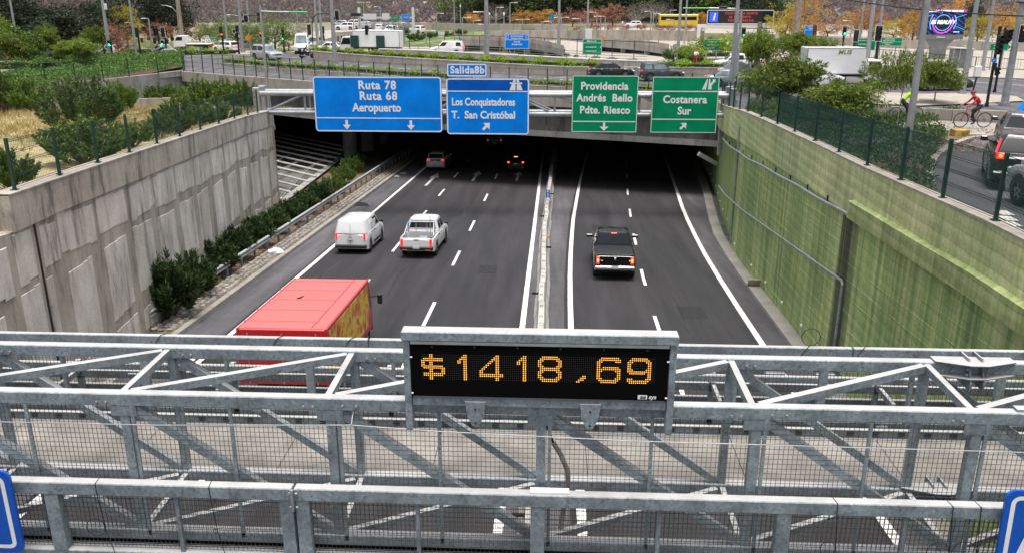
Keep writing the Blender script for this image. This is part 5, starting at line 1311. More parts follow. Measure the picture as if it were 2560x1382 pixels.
# --- far traffic on the distant highway
far_cars = [(950, 79, 'white car on the distant ramp lanes', 'paint_white', 0), (976, 86, 'small white car nearest on the distant ramp', 'paint_white', 178), (989, 75, 'grey car on the distant right lane', 'paint_silver', 180), (905, 74, 'pale car beside the distant concrete ramp', 'paint_silver', 90), (1040, 84, 'white van parked by the green embankment', 'paint_white', 60),
            (880, 68, 'white car among the far toll lanes', 'paint_white', 90), (850, 68, 'silver car among the far toll lanes', 'paint_silver', 90), (862, 76, 'white car waiting below the sound wall', 'paint_white', 95), (1582, 70, 'white car behind the russet street trees', 'paint_white', 90), (1665, 68, 'pale car behind the russet street trees at the yellow bus', 'paint_silver', 90)]
cm = None
for i, (u, v, lab, pm, rz) in enumerate(far_cars):
    place(make_car('distant_car', lab, 'car', paintm=pm, lite=True, plate=False, **(SUV if i % 2 else HATCH)), g(u, v), rz)
t = empty('city_bus', label='yellow bus behind the row of russet trees', cat='bus'); MB().bbox((0, 0, 1.7), (2.5, 9, 2.6), .12).build('body', 'paint_yellow', t)
for sg_ in (-1, 1): MB().box((sg_*1.26, 0, 2.1), (.02, 8.2, .8)).build('side_window', 'glass_dark', t)
add_wheels(t, [(s_*1.1, y) for s_ in (-1, 1) for y in (-2.8, 2.8)], .48, .26); place(t, g(1694, 70), 90)
# --- motorbikes
def motorbike(label, p, rz, rider='black', helmet='black'):
    t = empty('motorbike', label=label, cat='motorbike'); ty, rm = wheel_meshes(.31, .12, 'dark_metal')
    for y in (-.65, .7): o = link('wheel', ty, t, (0, y, .31)); link('rim', rm, o)
    MB().bbox((0, .1, .78), (.28, .55, .26), .09).build('fuel_tank', 'black_gloss', t); MB().bbox((0, -.45, .80), (.24, .6, .10), .03).build('seat', 'black', t)
    MB().bbox((0, .05, .45), (.26, .5, .34), .05).build('engine', 'dark_metal', t); MB().tube([(0, .7, .31), (0, .5, 1.0)], .035, 6).tube([(-.35, .42, 1.05), (0, .5, 1.0), (.35, .42, 1.05)], .02, 5).build('fork', 'steel_pole', t)
    MB().bbox((0, .66, .86), (.18, .1, .18), .04).build('headlight', 'headlight', t); MB().tube([(.16, .1, .3), (.17, -.75, .38)], .05, 6).build('exhaust', 'chrome', t); MB().bbox((0, -.85, 1.0), (.42, .38, .36), .04).build('top_box', 'black', t)
    return place(t, p, rz)
mb1 = motorbike('black motorbike with a top box waiting at the end of the hedge wall', g(768, 147), -80)
mb2 = motorbike('black delivery motorbike beside the silver car behind the hedge bank', g(398, 142), 60)
LM = [(655, 'the red pedestrian lamp'), (745, 'the grey diamond sign'), (850, 'the curved black mast arm'), (930, 'the white sign backs'), (990, 'the far green gantry board'), (1104, 'the white cabinet on the embankment'), (1215, 'the thick pole over the exit plate'), (1292, 'the blue entry board'), (1340, 'the grey sign backs'), (1397, 'the tall central pole'), (1480, 'the green Salida 5a board'), (1532, 'the largest rust coloured tree'), (1640, 'the bare grey trees'), (1694, 'the yellow bus'), (1850, 'the message board'), (2075, 'the rusty post'), (2138, 'the dark signal'), (2350, 'the video screen')]
_nl = set()
def near_label(u, s0):
    n_ = min(LM, key=lambda q: abs(q[0]-u)); sd = 'left' if u < n_[0] else 'right'
    for pre in ('', 'another ', 'broad ', 'narrow ', 'uneven ', 'one more '):
        s = f'{pre}{s0} {sd} of {n_[1]}'
        if s not in _nl: break
    _nl.add(s); return ' '.join(s.split()[:16])
# ================================================================ VEGETATION BUILDERS
nr = np.random.default_rng(11)
def quads_mesh(name, V, mname):
    """V: (n,4,3) array -> mesh of loose leaf faces"""
    n = len(V); me = bpy.data.meshes.new(name)
    me.vertices.add(n*4); me.vertices.foreach_set('co', V.reshape(-1).astype(np.float32))
    me.loops.add(n*4); me.loops.foreach_set('vertex_index', np.arange(n*4, dtype=np.int32))
    me.polygons.add(n); me.polygons.foreach_set('loop_start', np.arange(0, n*4, 4, dtype=np.int32)); 
    try: me.polygons.foreach_set('loop_total', np.full(n, 4, dtype=np.int32))
    except Exception: pass
    me.materials.append(MATS[mname]); me.update(calc_edges=True); return me
def leaves(P, L, W, out=None, ob=.6, up=.2, var=.35, fold=.0):
    """leaf quads at points P (n,3); L,W length/width; out = preferred directions"""
    n = len(P); d = nr.normal(size=(n, 3)); d /= np.linalg.norm(d, axis=1)[:, None]
    if out is not None: d = d*(1-ob)+out*ob
    d[:, 2] += up; d /= np.linalg.norm(d, axis=1)[:, None]+1e-9
    r_ = nr.normal(size=(n, 3)); s = np.cross(d, r_); s /= np.linalg.norm(s, axis=1)[:, None]+1e-9
    l = L*(1+nr.uniform(-var, var, n))[:, None]; w = W*(1+nr.uniform(-var, var, n))[:, None]
    a = P; b_ = P+d*l*.5+s*w*.5; c = P+d*l; e = P+d*l*.5-s*w*.5
    return np.stack([a, b_, c, e], 1)
def ball(n, shell=.55):
    d = nr.normal(size=(n, 3)); d /= np.linalg.norm(d, axis=1)[:, None]
    return d*((shell+(1-shell)*nr.random(n))**.8)[:, None], d
def crown_pts(nc, per, cr, shape=(.5, .5, .5), zc=.62, shell=.5, flat=.75, bot=-.8):
    """clumps spread through an uneven ellipsoid crown of a tree one unit tall"""
    cen = []
    while len(cen) < nc:
        p, _ = ball(1, shell); p = p[0]
        if p[2] < bot: continue
        k = 1+.22*math.sin(3*math.atan2(p[1], p[0])+len(cen)*.03)+nr.uniform(-.18, .12)
        cen.append(p*k)
    cen = np.array(cen)*np.array(shape); cen[:, 2] += zc
    P = []; O = []
    for c in cen:
        q, d = ball(per, .35); rr_ = cr*nr.uniform(.6, 1.35)
        q = q*np.array([rr_, rr_, rr_*flat]); P.append(c+q); O.append(d)
    return np.concatenate(P), np.concatenate(O), cen
def trunk_mesh(cen, h0, r0, mname, nb=7, bare=False):
    b = MB(); b.tube([(0, 0, -.03), (.01, .0, h0*.5), (.0, .012, h0)], [r0, r0*.75, r0*.6], 7)
    idx = nr.choice(len(cen), min(nb, len(cen)), replace=False)
    for i in idx:
        c = cen[i]; m = np.array([0, .012, h0]); mid = m*.45+c*.55+np.array([nr.uniform(-.03, .03), nr.uniform(-.03, .03), -.04])
        b.tube([tuple(m-np.array([0, 0, nr.uniform(0, h0*.35)])), tuple(mid), tuple(c)], [r0*.45, r0*.28, r0*.08], 5, False)
        if bare:
            for k in range(5):
                e = c+nr.normal(size=3)*np.array([.12, .12, .09]); b.tube([tuple(mid*.5+c*.5), tuple(e)], [r0*.12, r0*.03], 3, False)
    return b.mesh('trunk', mname)
KIND = {}
def mk_kind(k, lm, nc, per, cr, L, W, shape=(.5, .5, .46), zc=.56, h0=.35, r0=.03, bark='bark', up=.1, ob=.5, shell=.5, flat=.75, variants=3, bare=False, nb=7, bot=-.8):
    out = []
    for v in range(variants):
        P, O, cen = crown_pts(nc, per, cr, shape, zc, shell, flat, bot)
        out.append((quads_mesh('crown', leaves(P, L, W, O, ob, up), lm), trunk_mesh(cen, h0, r0, bark, nb, bare)))
    KIND[k] = out
mk_kind('dark', 'leaf_dark', 110, 70, .10, .030, .022)
mk_kind('olive', 'leaf_bush', 90, 60, .11, .030, .020)
mk_kind('orange', 'leaf_orange', 120, 48, .085, .024, .020)
mk_kind('yellow', 'leaf_yellow', 120, 48, .085, .024, .020)
mk_kind('rust', 'leaf_rust', 100, 40, .08, .026, .020, nb=12)
mk_kind('russet', 'leaf_russet', 110, 26, .08, .022, .014, nb=26, bare=True, r0=.022)
mk_kind('grey', 'leaf_grey', 110, 26, .08, .020, .012, nb=26, bare=True, r0=.022, bark='bark_pale')
mk_kind('street', 'leaf_rust', 60, 40, .10, .035, .028, shape=(.42, .42, .36), zc=.62, h0=.42, r0=.02, nb=8)
mk_kind('fern', 'leaf_fern', 120, 90, .11, .075, .015, shape=(.55, .55, .33), zc=.67, h0=.5, r0=.018, up=-.12, shell=.25, ob=.75, flat=.35, bark='bark_pale', nb=9)
mk_kind('sparse', 'leaf_fern', 50, 60, .10, .07, .014, shape=(.5, .5, .22), zc=.80, h0=.66, r0=.012, up=-.1, ob=.75, flat=.35, bark='bark_pale', nb=12)
mk_kind('lime', 'leaf_lime', 70, 40, .10, .08, .026, shape=(.5, .5, .34), zc=.62, h0=.5, r0=.015, up=-.05, ob=.7, flat=.4, bark='bark_pale')
mk_kind('round', 'leaf_bush', 80, 60, .11, .05, .045, shape=(.5, .5, .48), zc=.52, h0=.3, r0=.02)
_vi = {}
def tree(kind, u, vb, vt, wpx, label, f=None, group=None, base=None, name=None, dr=0.):
    p = base if base is not None else (f or g)(u, vb)
    h = topz(u, vt, p) - p[2] if vt is not None else 8
    w = wpx / ppm(p)
    vs = KIND[kind]; i = _vi.get(kind, 0); _vi[kind] = i+1; cr, tk = vs[i % len(vs)]
    t = empty(name or {'dark': 'evergreen_tree', 'fern': 'feathery_tree', 'sparse': 'feathery_tree', 'lime': 'feathery_tree', 'round': 'leafy_tree', 'olive': 'leafy_tree', 'street': 'street_tree'}.get(kind, 'autumn_tree'), p, rnd.uniform(0, 6.28), label, 'tree', group)
    w *= (1.15 if kind in ('dark', 'olive') else .95 if kind in ('orange', 'yellow', 'rust', 'grey', 'russet', 'street') else .84); h *= (1.02 if kind in ('dark', 'grey', 'russet') else .92); t.scale = (w, w, max(h, 1.3)); link('trunk', tk, t); link('crown', cr, t); return t
def bush_mesh(n, L, W, mname, stems=26, up=.55, shape=(.5, .5, .5), per=None):
    """shrub one unit high/wide made of leafy shoots"""
    P = []; O = []; sb = MB()
    for k in range(stems*3):
        a = nr.uniform(0, 6.283); rr_ = math.sqrt(nr.random())*shape[0]; top = (1-.45*(rr_/shape[0])**2)*nr.uniform(.66, 1.0)
        bx_, by_ = .25*rr_*math.cos(a), .25*rr_*math.sin(a); ex, ey = rr_*math.cos(a), rr_*math.sin(a)
        m = n//(stems*3); t = nr.uniform(.22, 1, m)**.75
        q = np.stack([bx_+(ex-bx_)*t**.7, by_+(ey-by_)*t**.7, top*t], 1)+nr.normal(size=(m, 3))*.012
        d = np.array([ex-bx_, ey-by_, top]); d = d/np.linalg.norm(d); P.append(q); O.append(np.repeat(d[None], m, 0))
        if k < stems: sb.tube([(bx_*.3, by_*.3, 0), (ex*.7, ey*.7, top*.6), (ex, ey, top*.98)], [.010, .007, .003], 3, False)
    P = np.concatenate(P); O = np.concatenate(O)
    return quads_mesh('foliage', leaves(P, L, W, O, .5, up*.3), mname), sb.mesh('stems', 'bark')
BUSH = {'oleander': [bush_mesh(11000, .085, .020, 'leaf_oleander') for _ in range(3)], 'green': [bush_mesh(10000, .062, .017, 'leaf_bush') for _ in range(3)], 'olive': [bush_mesh(9000, .055, .013, 'leaf_cover_dark', up=.2) for _ in range(2)]}
def bush(kind, p, w, h, label, group=None, name='shrub', cat='shrub'):
    vs = BUSH[kind]; fo, stm = vs[rnd.randrange(len(vs))]
    t = empty(name, p, rnd.uniform(0, 6.28), label, cat, group); t.scale = (w, w, h*.95); link('foliage', fo, t); link('stems', stm, t); return t
def mass(name, pts, L, W, mname, label, cat=None, kind='stuff', up=.3, ob=.4):
    o = link(name, quads_mesh(name, leaves(pts, L, W, None, ob, up), mname)); tag(o, label, cat, kind=kind); return o
def inside(poly, x, y):
    r_ = False
    for (x0, y0), (x1, y1) in zip(poly, poly[1:]+poly[:1]):
        if (y0 > y) != (y1 > y) and x < (x1-x0)*(y-y0)/(y1-y0)+x0: r_ = not r_
    return r_
def cover(poly, f, n, hmax, cell, name='ground_cover', seed=0):
    """mounded low planting filling a ground polygon"""
    rs = np.random.default_rng(seed); xs_ = [p[0] for p in poly]; ys_ = [p[1] for p in poly]
    K = int((max(xs_)-min(xs_))*(max(ys_)-min(ys_))/cell**2*1.3)+3
    c = np.stack([rs.uniform(min(xs_), max(xs_), K), rs.uniform(min(ys_), max(ys_), K)], 1); ch = rs.uniform(.45, 1, K)*hmax
    P = []
    while len(P) < n:
        X = rs.uniform(min(xs_), max(xs_), 4000); Y_ = rs.uniform(min(ys_), max(ys_), 4000)
        for x, y in zip(X, Y_):
            if not inside(poly, x, y): continue
            d2 = (c[:, 0]-x)**2+(c[:, 1]-y)**2; k = int(np.argmin(d2)); q = d2[k]/(cell*.75)**2
            hh = ch[k]*math.sqrt(max(.04, 1-q)); P.append((x, y, f(y)+hh*(1-.35*rs.random()**2)))
            if len(P) >= n: break
    return np.array(P)
def hedge(pts, w, h, label, mname='leaf_cover', dens=260, L=.11, W=.07, z0=0., name='hedge'):
    P = []; b = MB()
    for p, q in zip(pts, pts[1:]):
        p, q = Vector(p), Vector(q); ln = (q-p).length; d = (q-p)/ln; s = Vector((-d.y, d.x, 0)); n = int(ln*dens)
        for _ in range(n):
            t = rnd.random(); a = rnd.uniform(-1, 1); k = .75+.25*math.sin(t*ln*2.6+p.x)+rnd.uniform(-.12, .12)*1.5
            zz = h*k*math.sqrt(max(.02, 1-abs(a)**2.4))*(1-.5*rnd.random()**2); c = p+(q-p)*t+s*(a*w/2*(.85+.25*math.sin(t*ln*1.7)))
            P.append((c.x, c.y, c.z+z0+max(.03, zz)))
    o = empty(name, pts[0]); tag(o, label, 'hedge')
    base = Vector(pts[0]); me = quads_mesh('foliage', leaves(np.array(P)-np.array(base), L, W, None, 0, .3), mname); q = link('foliage', me, o); q['kind'] = 'stuff'
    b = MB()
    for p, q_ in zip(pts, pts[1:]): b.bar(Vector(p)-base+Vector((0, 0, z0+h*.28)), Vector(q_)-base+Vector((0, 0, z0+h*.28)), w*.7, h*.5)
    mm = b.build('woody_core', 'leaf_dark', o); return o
def gp(*uv): return [g(u, v) for u, v in uv]

# ================================================================ PLANTING
# oleanders along the guard rail
ol = [(455, 800, 125, 150, 'largest dark oleander, nearest the gantry at the foot of the left wall'), (515, 745, 85, 105, 'dark oleander merging with the largest one on its far side'), (565, 692, 85, 88, 'second round oleander from the gantry'), (618, 655, 70, 82, 'third oleander, growing against the stained wall'),
      (664, 622, 70, 72, 'fourth oleander beside the guard rail post'), (703, 590, 62, 64, 'oleander just before the end of the concrete wall'), (742, 563, 60, 60, 'oleander at the corner of the lattice opening'), (782, 538, 55, 56, 'first oleander beside the steel lattice'), (818, 512, 52, 54, 'second oleander beside the steel lattice'),
      (848, 488, 50, 50, 'oleander at the middle of the steel lattice'), (872, 462, 48, 46, 'oleander near the bridge column'), (893, 436, 46, 42, 'light green oleander in front of the bridge column'), (905, 416, 36, 30, 'last small oleander under the bridge edge')]
for i, (u, v, wp_, hp, lab) in enumerate(ol):
    p = hw(u, v); s = ppm(p); bush('oleander' if i < 9 else 'green', (p.x-.45, p.y, hz(p.y)+.08), wp_/s*1.38, hp/s*1.14, lab, 'oleander bushes along the guard rail', 'oleander_bush', 'bush')
# left terrace shrubs
for u, v, wp_, hp, k, lab in [(208, 340, 180, 145, 'olive', 'large dark straggly shrub in the middle of the dry grass terrace'), (298, 285, 95, 75, 'green', 'round green shrub in front of the grey back wall'), (78, 285, 100, 78, 'green', 'round green shrub left of the large dark one'), (8, 285, 95, 95, 'green', 'tall green shrub cut by the left edge of the picture'),
        (412, 268, 95, 55, 'green', 'bright green shrub standing alone near the low brown wall'), (505, 285, 110, 85, 'green', 'wide green shrub by the dark gap under the bridge'), (560, 262, 90, 62, 'green', 'green shrub behind the wide one near the bridge'), (610, 275, 85, 72, 'green', 'green shrub nearest the sign gantry foot'),
        (450, 335, 120, 85, 'green', 'light green shrub behind the middle of the wire fence'), (545, 318, 110, 66, 'green', 'dense green shrub behind the far part of the wire fence'), (215, 412, 200, 105, 'green', 'broad green shrub pressed against the near wire fence'), (335, 368, 100, 62, 'green', 'low green shrub behind the sixth fence post'), (30, 480, 120, 95, 'green', 'leafy shrub at the near end of the fence by the picture edge'), (400, 345, 90, 55, 'olive', 'dull green low shrub beyond the fence')]:
    p = gl(u, v); s = ppm(p); bush(k, p, wp_/s*1.05, hp/s*1.12, lab, 'shrubs on the dry terrace')
# dry grass tufts
P = []
for _ in range(2600):
    y = nr.uniform(24, 68); x1 = XL(y)-1.2 if y < 57 else -21; x = nr.uniform(-42, x1)
    dens = math.sin(x*.35+1)*math.sin(y*.22)+.35
    if nr.random() > .5+dens*.5 or (y < 40 and x > XL(y)-6): continue
    m = 14; q = np.stack([x+nr.normal(size=m)*.22, y+nr.normal(size=m)*.22, np.full(m, glz(y)+.02)], 1); P.append(q)
mass('dry_grass', np.concatenate(P), .40, .05, 'grass_dry', 'yellow dry grass tufts covering the terrace behind the left wall', up=1.3)
# planted bank above the back wall
bank = [(x, y) for x, y in [zp(0, 236, .8)[:2], zp(130, 213, .7)[:2], zp(250, 196, .6)[:2], zp(350, 186, .5)[:2], zp(455, 168, .4)[:2], zp(462, 146, .3)[:2], zp(400, 143, .3)[:2], zp(300, 156, .4)[:2], zp(230, 175, .5)[:2], zp(0, 190, .6)[:2]]]
tag(link('ground_cover', quads_mesh('ground_cover', leaves(cover(bank, lambda y: .45, 26000, .9, 2.0, seed=1), .20, .12, None, 0, .3), 'leaf_cover')), 'bright green ground cover on the bank behind the green fence', kind='stuff')
b = MB(); b.quad(*[(x, y, .42) for x, y in bank]); tag(b.build('bank_soil', 'dirt'), kind='structure')
hedge(gp((0, 172), (120, 172), (230, 165), (330, 150)), 3.0, 1.2, 'lime and dark mixed hedge at the far side of the left path', 'leaf_cover', 300, .16, .11)
hedge(gp((0, 150), (80, 150), (170, 158), (260, 155)), 3.0, 1.9, 'dark rose hedge with pale flowers behind the left mixed hedge', 'leaf_cover_dark', 260, .16, .11)
P = np.array([(p.x+nr.normal()*.0, p.y, p.z+nr.uniform(.9, 1.9)) for p in [g(nr.uniform(90, 250), nr.uniform(150, 157)) for _ in range(150)]])
mat('petal', (.7, .7, .6), .7); mass('rose_blossoms', P, .18, .16, 'petal', 'small white blossoms scattered over the dark hedge')
mass('pampas_tuft', np.array([g(50, 156)+Vector((nr.normal()*.5, nr.normal()*.3, .2)) for _ in range(500)]), 1.5, .06, 'grass_dry', 'straw coloured pampas grass tuft above the left hedge', up=1.4)
# right-hand ground cover
rc = [tuple(g(u, v)[:2]) for u, v in [(1872, 262), (1960, 258), (2110, 285), (2250, 300), (2330, 310), (2366, 345), (2345, 385), (2322, 415), (2335, 480), (2330, 492)]] + [(XR(y)+.5, y) for y in (21.5, 25, 29, 33, 37, 41, 45, 49)]
b = MB(); n_ = len(rc); b.quad(*[(x, y, gz(y)+.03) for x, y in rc])
tag(b.build('planting_bed', 'dirt'), kind='structure')
tag(link('ground_cover', quads_mesh('ground_cover', leaves(cover(rc, lambda y: gz(y)+.02, 34000, .62, .95, seed=2), .13, .06, None, 0, .25), 'leaf_cover_dark')), 'low spreading evergreen ground cover behind the right fence', kind='stuff')
# feathery trees on the right
for k, u, v, vt, wp_, lab in [('fern', 1912, 290, 158, 130, 'feathery green tree leaning over the end of the green wall'), ('fern', 1965, 295, 128, 165, 'tallest feathery tree in front of the white box truck'), ('fern', 2095, 325, 192, 185, 'spreading feathery tree in the middle of the ground cover'), ('sparse', 2185, 318, 146, 130, 'feathery tree right behind the spreading one'),
                         ('sparse', 2240, 332, 108, 115, 'tall sparse feathery tree left of the thick lamp pole'), ('fern', 2335, 262, 135, 120, 'dense feathery tree right of the thick lamp pole'), ('fern', 1895, 200, 66, 95, 'green tree in front of the message board pole'), ('fern', 1985, 172, 75, 110, 'green tree behind the wooden pole'), ('fern', 2045, 165, 88, 85, 'dark green tree right of the rusty post'),
                         ('lime', 1725, 160, 108, 90, 'yellow green young tree left of the jogger'), ('lime', 1765, 150, 84, 95, 'yellow green tree over the jogger'), ('lime', 1812, 150, 76, 90, 'yellow green tree behind the Costanera board'), ('lime', 1870, 150, 92, 60, 'small lime tree beside the twin lamp posts'), ('fern', 205, 165, 92, 85, 'yellow green feathery tree in front of the dark evergreens'),
                         ('fern', 20, 168, 68, 90, 'feathery green tree at the left edge below the thin pole'), ('fern', -12, 150, 20, 100, 'green tree cut by the left edge'), ('round', 72, 165, 70, 85, 'round bright green tree beside the left pole'), ('fern', 122, 160, 58, 62, 'dark feathery tree with stacked fronds'), ('fern', 248, 150, 58, 60, 'dark feathery tree left of the pole with a white box'), ('fern', 165, 165, 100, 50, 'olive feathery tree between the round tree and the yellow one')]:
    tree(k, u, v, vt, wp_, lab)
bush('olive', g(1690, 158), 3.4, 2.3, 'bush with pale flowers left of the yellow green trees')
bush('green', g(1735, 160), 2.4, 1.3, 'low pale bush at the jogger\'s feet')
# background trees
T = [('dark', 60, 134, -20, 150, 'dark evergreen behind the round bright green tree'), ('dark', 300, 116, -15, 90, 'dark evergreen between the white box pole and the yellow tree'), ('dark', 118, 128, 30, 120, 'low dark evergreen under the bare reddish tree'), ('russet', 90, 118, -35, 150, 'bare reddish tree behind the round green tree'), ('russet', 175, 112, -30, 120, 'bare red brown tree above the dark evergreens'), ('dark', 215, 135, 12, 170, 'broad dark evergreen filling the left background'), ('dark', 145, 138, 35, 130, 'dark evergreen left of the broad one'), ('dark', 268, 128, 20, 90, 'dark evergreen at the pole with a white box'), ('dark', 10, 120, -40, 120, 'dark tree at the top left corner'),
     ('yellow', 322, 128, 3, 80, 'yellow and orange tree left of the thin lamp post'), ('rust', 298, 145, 45, 60, 'small rusty tree with slim trunk behind the hedge bank'), ('dark', 372, 108, -30, 110, 'dark tree behind the lamp with a curved arm'), ('dark', 432, 108, -20, 110, 'grey green tree behind the concrete pole'), ('rust', 398, 112, 50, 95, 'thin rusty tree behind the traffic signals'), ('rust', 500, 108, 55, 90, 'pinkish autumn tree above the green barrier'),
     ('olive', 545, 112, 48, 100, 'olive tree left of the small green sign'), ('olive', 592, 118, 42, 90, 'olive tree behind the yellow diamond sign'), ('olive', 690, 132, 32, 95, 'olive green willow like tree behind the pedestrian signal'), ('grey', 748, 112, 45, 85, 'bare branching tree above the minibus'), ('yellow', 722, 128, 80, 50, 'small yellow green tree beside the pedestrian signal'), ('olive', 650, 125, 50, 70, 'olive tree right of the diamond sign'),
     ('orange', 1315, 68, 22, 85, 'orange tree left of the far blue marker'), ('orange', 1375, 68, 22, 75, 'orange brown tree beside the tall central lamp'), ('rust', 1432, 68, 25, 70, 'rust coloured tree right of the central lamp'), ('rust', 1480, 66, 18, 75, 'wide rust coloured tree over the street lamps'), ('rust', 1532, 66, 6, 90, 'largest rust coloured tree of the far row'), ('grey', 1590, 68, 8, 85, 'bare grey tree right of the largest rust tree'),
     ('grey', 1240, 66, 8, 70, 'bare grey pink tree left of the orange ones'), ('grey', 1640, 66, -5, 90, 'bare grey tree behind the yellow bus'), ('rust', 1208, 62, 35, 50, 'small reddish tree by the double lamp'), ('orange', 1180, 64, 30, 45, 'orange brown round tree near the far embankment'), ('dark', 1150, 70, 45, 30, 'small dark tree on the far embankment'), ('olive', 1105, 72, 52, 22, 'tiny tree on the embankment top'), ('orange', 1745, 68, 28, 55, 'orange tree left of the message board'),
     ('dark', 1905, 72, -15, 90, 'dark evergreen above the message board'), ('yellow', 1962, 108, 5, 95, 'tall golden tree left of the wooden pole'), ('orange', 2010, 110, -12, 110, 'tall orange tree right of the wooden pole'), ('rust', 2068, 98, 48, 70, 'reddish tree above the lit green signal'), ('orange', 2135, 98, 18, 95, 'orange tree behind the left green board'), ('rust', 2180, 100, 10, 90, 'russet tree between the two pale poles'), ('yellow', 2232, 108, 42, 80, 'yellow green tree above the long green board'),
     ('orange', 2278, 112, 18, 90, 'orange tree just left of the video screen'), ('olive', 2292, 100, 18, 40, 'vivid green tree behind the thick lamp pole'), ('orange', 2385, 96, -12, 80, 'orange tree rising above the video screen'), ('yellow', 2440, 112, 30, 85, 'golden tree right of the video screen'), ('orange', 2495, 112, 10, 105, 'tall orange yellow tree behind the arrow board'), ('yellow', 2550, 112, 30, 90, 'yellow tree at the right edge'), ('rust', 2330, 118, 70, 80, 'brown tree behind the screen pedestal'), ('dark', 2425, 104, 10, 50, 'dark narrow tree between screen and lamp pole')]
for k, u, v, vt, w_, lab in T: tree(k, u, v, vt, w_, lab)
for i, (u, v, vt) in enumerate([(1445, 92, 62), (1486, 88, 55), (1526, 86, 58), (1560, 86, 60), (1603, 84, 56), (1646, 86, 60), (1677, 86, 61), (1716, 86, 58), (1748, 88, 62)]):
    tree('street', u, v, vt, 36, ['first small russet street tree from the left, beyond the ramp', 'second small russet street tree of the row', 'third small russet street tree of the row', 'fourth small russet street tree of the row', 'fifth small russet street tree, before a tall lamp', 'sixth small russet street tree of the row', 'seventh small russet street tree, in front of the bus', 'eighth small russet street tree by the message board leg', 'last small russet street tree under the message board'][i], group='row of small russet street trees')
for i, u in enumerate(range(1160, 1960, 50)):
    tree('dark' if i % 3 else 'olive', u+rnd.uniform(-8, 8), 58, -60+rnd.uniform(-10, 15), 135, near_label(u, 'tall dark tree of the far forest edge'), group='dark trees of the far forest edge')
for i, u in enumerate(range(900, 2600, 130)): 
    if 1150 < u < 1950: continue
    tree('grey' if i % 2 else 'olive', u, 45, 5, 55, near_label(u, 'distant scrub tree at the hill foot'), group='scrub trees at the foot of the hill')
# small shrubs on the embankments
for i, (u, v, w_, h_) in enumerate([(1000, 92, 60, 26), (1040, 104, 50, 22), (1075, 96, 40, 16), (1110, 92, 50, 14), (1150, 88, 40, 16), (985, 84, 40, 14), (1575, 92, 32, 18), (1618, 94, 24, 14), (1548, 92, 16, 10), (1350, 92, 12, 8), (1370, 92, 12, 8), (1390, 91, 12, 8), (1408, 92, 12, 8), (1440, 92, 12, 8), (1460, 92, 12, 8), (1495, 96, 20, 12), (1300, 142, 16, 9), (1330, 143, 26, 9), (1410, 142, 34, 9), (1440, 144, 16, 7), (1490, 148, 24, 8), (1530, 152, 30, 9), (1580, 155, 30, 10), (665, 128, 22, 14), (642, 126, 14, 9)]):
    p = g(u, v); s = ppm(p); bush('green' if i % 2 else 'olive', p, w_/s, h_/s, near_label(u, 'low clipped shrub on the far verge'), 'low shrubs on the far verges', 'verge_shrub')

# ================================================================ FAR GROUND, ROADS AND HILL
def poly(name, uvs, z, m): return sheet(name, [tuple(g(u, v)[:2]) for u, v in uvs], z, m)
poly('far_plaza', [(300, 108), (1000, 66), (2560, 78), (2900, 160), (2700, 240), (1500, 200), (700, 150), (300, 150)], .008, 'concrete_beige')
poly('junction_street', [(300, 147), (470, 134), (600, 137), (780, 132), (1240, 168), (1500, 180), (1780, 185), (2060, 166), (2250, 178), (2400, 190), (2700, 200), (2700, 238), (2100, 238), (1760, 235), (1300, 220), (800, 200), (480, 172), (300, 160)], .012, 'asphalt_street')
poly('far_ramp', [(800, 102), (940, 66), (1040, 66), (1010, 90), (965, 118)], .016, 'asphalt_street')
poly('far_ramp', [(1560, 118), (1360, 96), (1420, 92), (1500, 108)], .016, 'asphalt_street')
poly('verge', [(1000, 118), (985, 92), (1060, 76), (1290, 76), (1240, 92), (1160, 120)], .02, 'verge_green')
poly('verge', [(1250, 84), (1250, 69), (1480, 69), (1480, 80)], .024, 'verge_green')
poly('verge', [(300, 116), (480, 118), (480, 112), (300, 110)], .024, 'verge_green')
poly('verge', [(680, 128), (690, 121), (745, 121), (740, 128)], .024, 'verge_green')
poly('lower_street', [(960, 134), (1250, 150), (1560, 164), (1560, 158), (1250, 143), (980, 127)], .016, 'asphalt_street')
# lane paint on the streets
b = MB()
def stripe(b, a, c, w=.12, z=.02):
    p, q = g(*a), g(*c); d = Vector((q.x-p.x, q.y-p.y, 0)); d.normalize(); s = Vector((-d.y, d.x, 0))*w/2; za, zc = gz(p.y)+z, gz(q.y)+z
    b.quad((p.x-s.x, p.y-s.y, za), (q.x-s.x, q.y-s.y, zc), (q.x+s.x, q.y+s.y, zc), (p.x+s.x, p.y+s.y, za))
for a, c in [((690, 158), (756, 160)), ((830, 170), (868, 172)), ((950, 176), (985, 178)), ((995, 172), (1035, 175)), ((900, 166), (930, 168)), ((1070, 178), (1100, 180)), ((1170, 184), (1210, 187)), ((1290, 192), (1330, 195)), ((1400, 200), (1440, 203)), ((470, 142), (560, 137)), ((480, 147), (590, 141)), ((1330, 200), (1420, 194)), ((1360, 206), (1450, 198)), ((2300, 172), (2420, 182)), ((2420, 190), (2540, 200)), ((2410, 205), (2560, 215)), ((590, 139), (760, 146))]: stripe(b, a, c)
tag(b.build('street_marking', 'white_line'), kind='structure')
b = MB()
for k in range(7):   # zebra by the ramp and bus stop letters
    stripe(b, (2456+k*4, 262-k*3.2), (2492+k*2, 262-k*3.2), .35, .03)
for k in range(5): stripe(b, (2498+k*9, 528+k*14), (2522+k*9, 540+k*14), .3, .02)
tag(b.build('street_marking', 'white_line'), kind='structure')
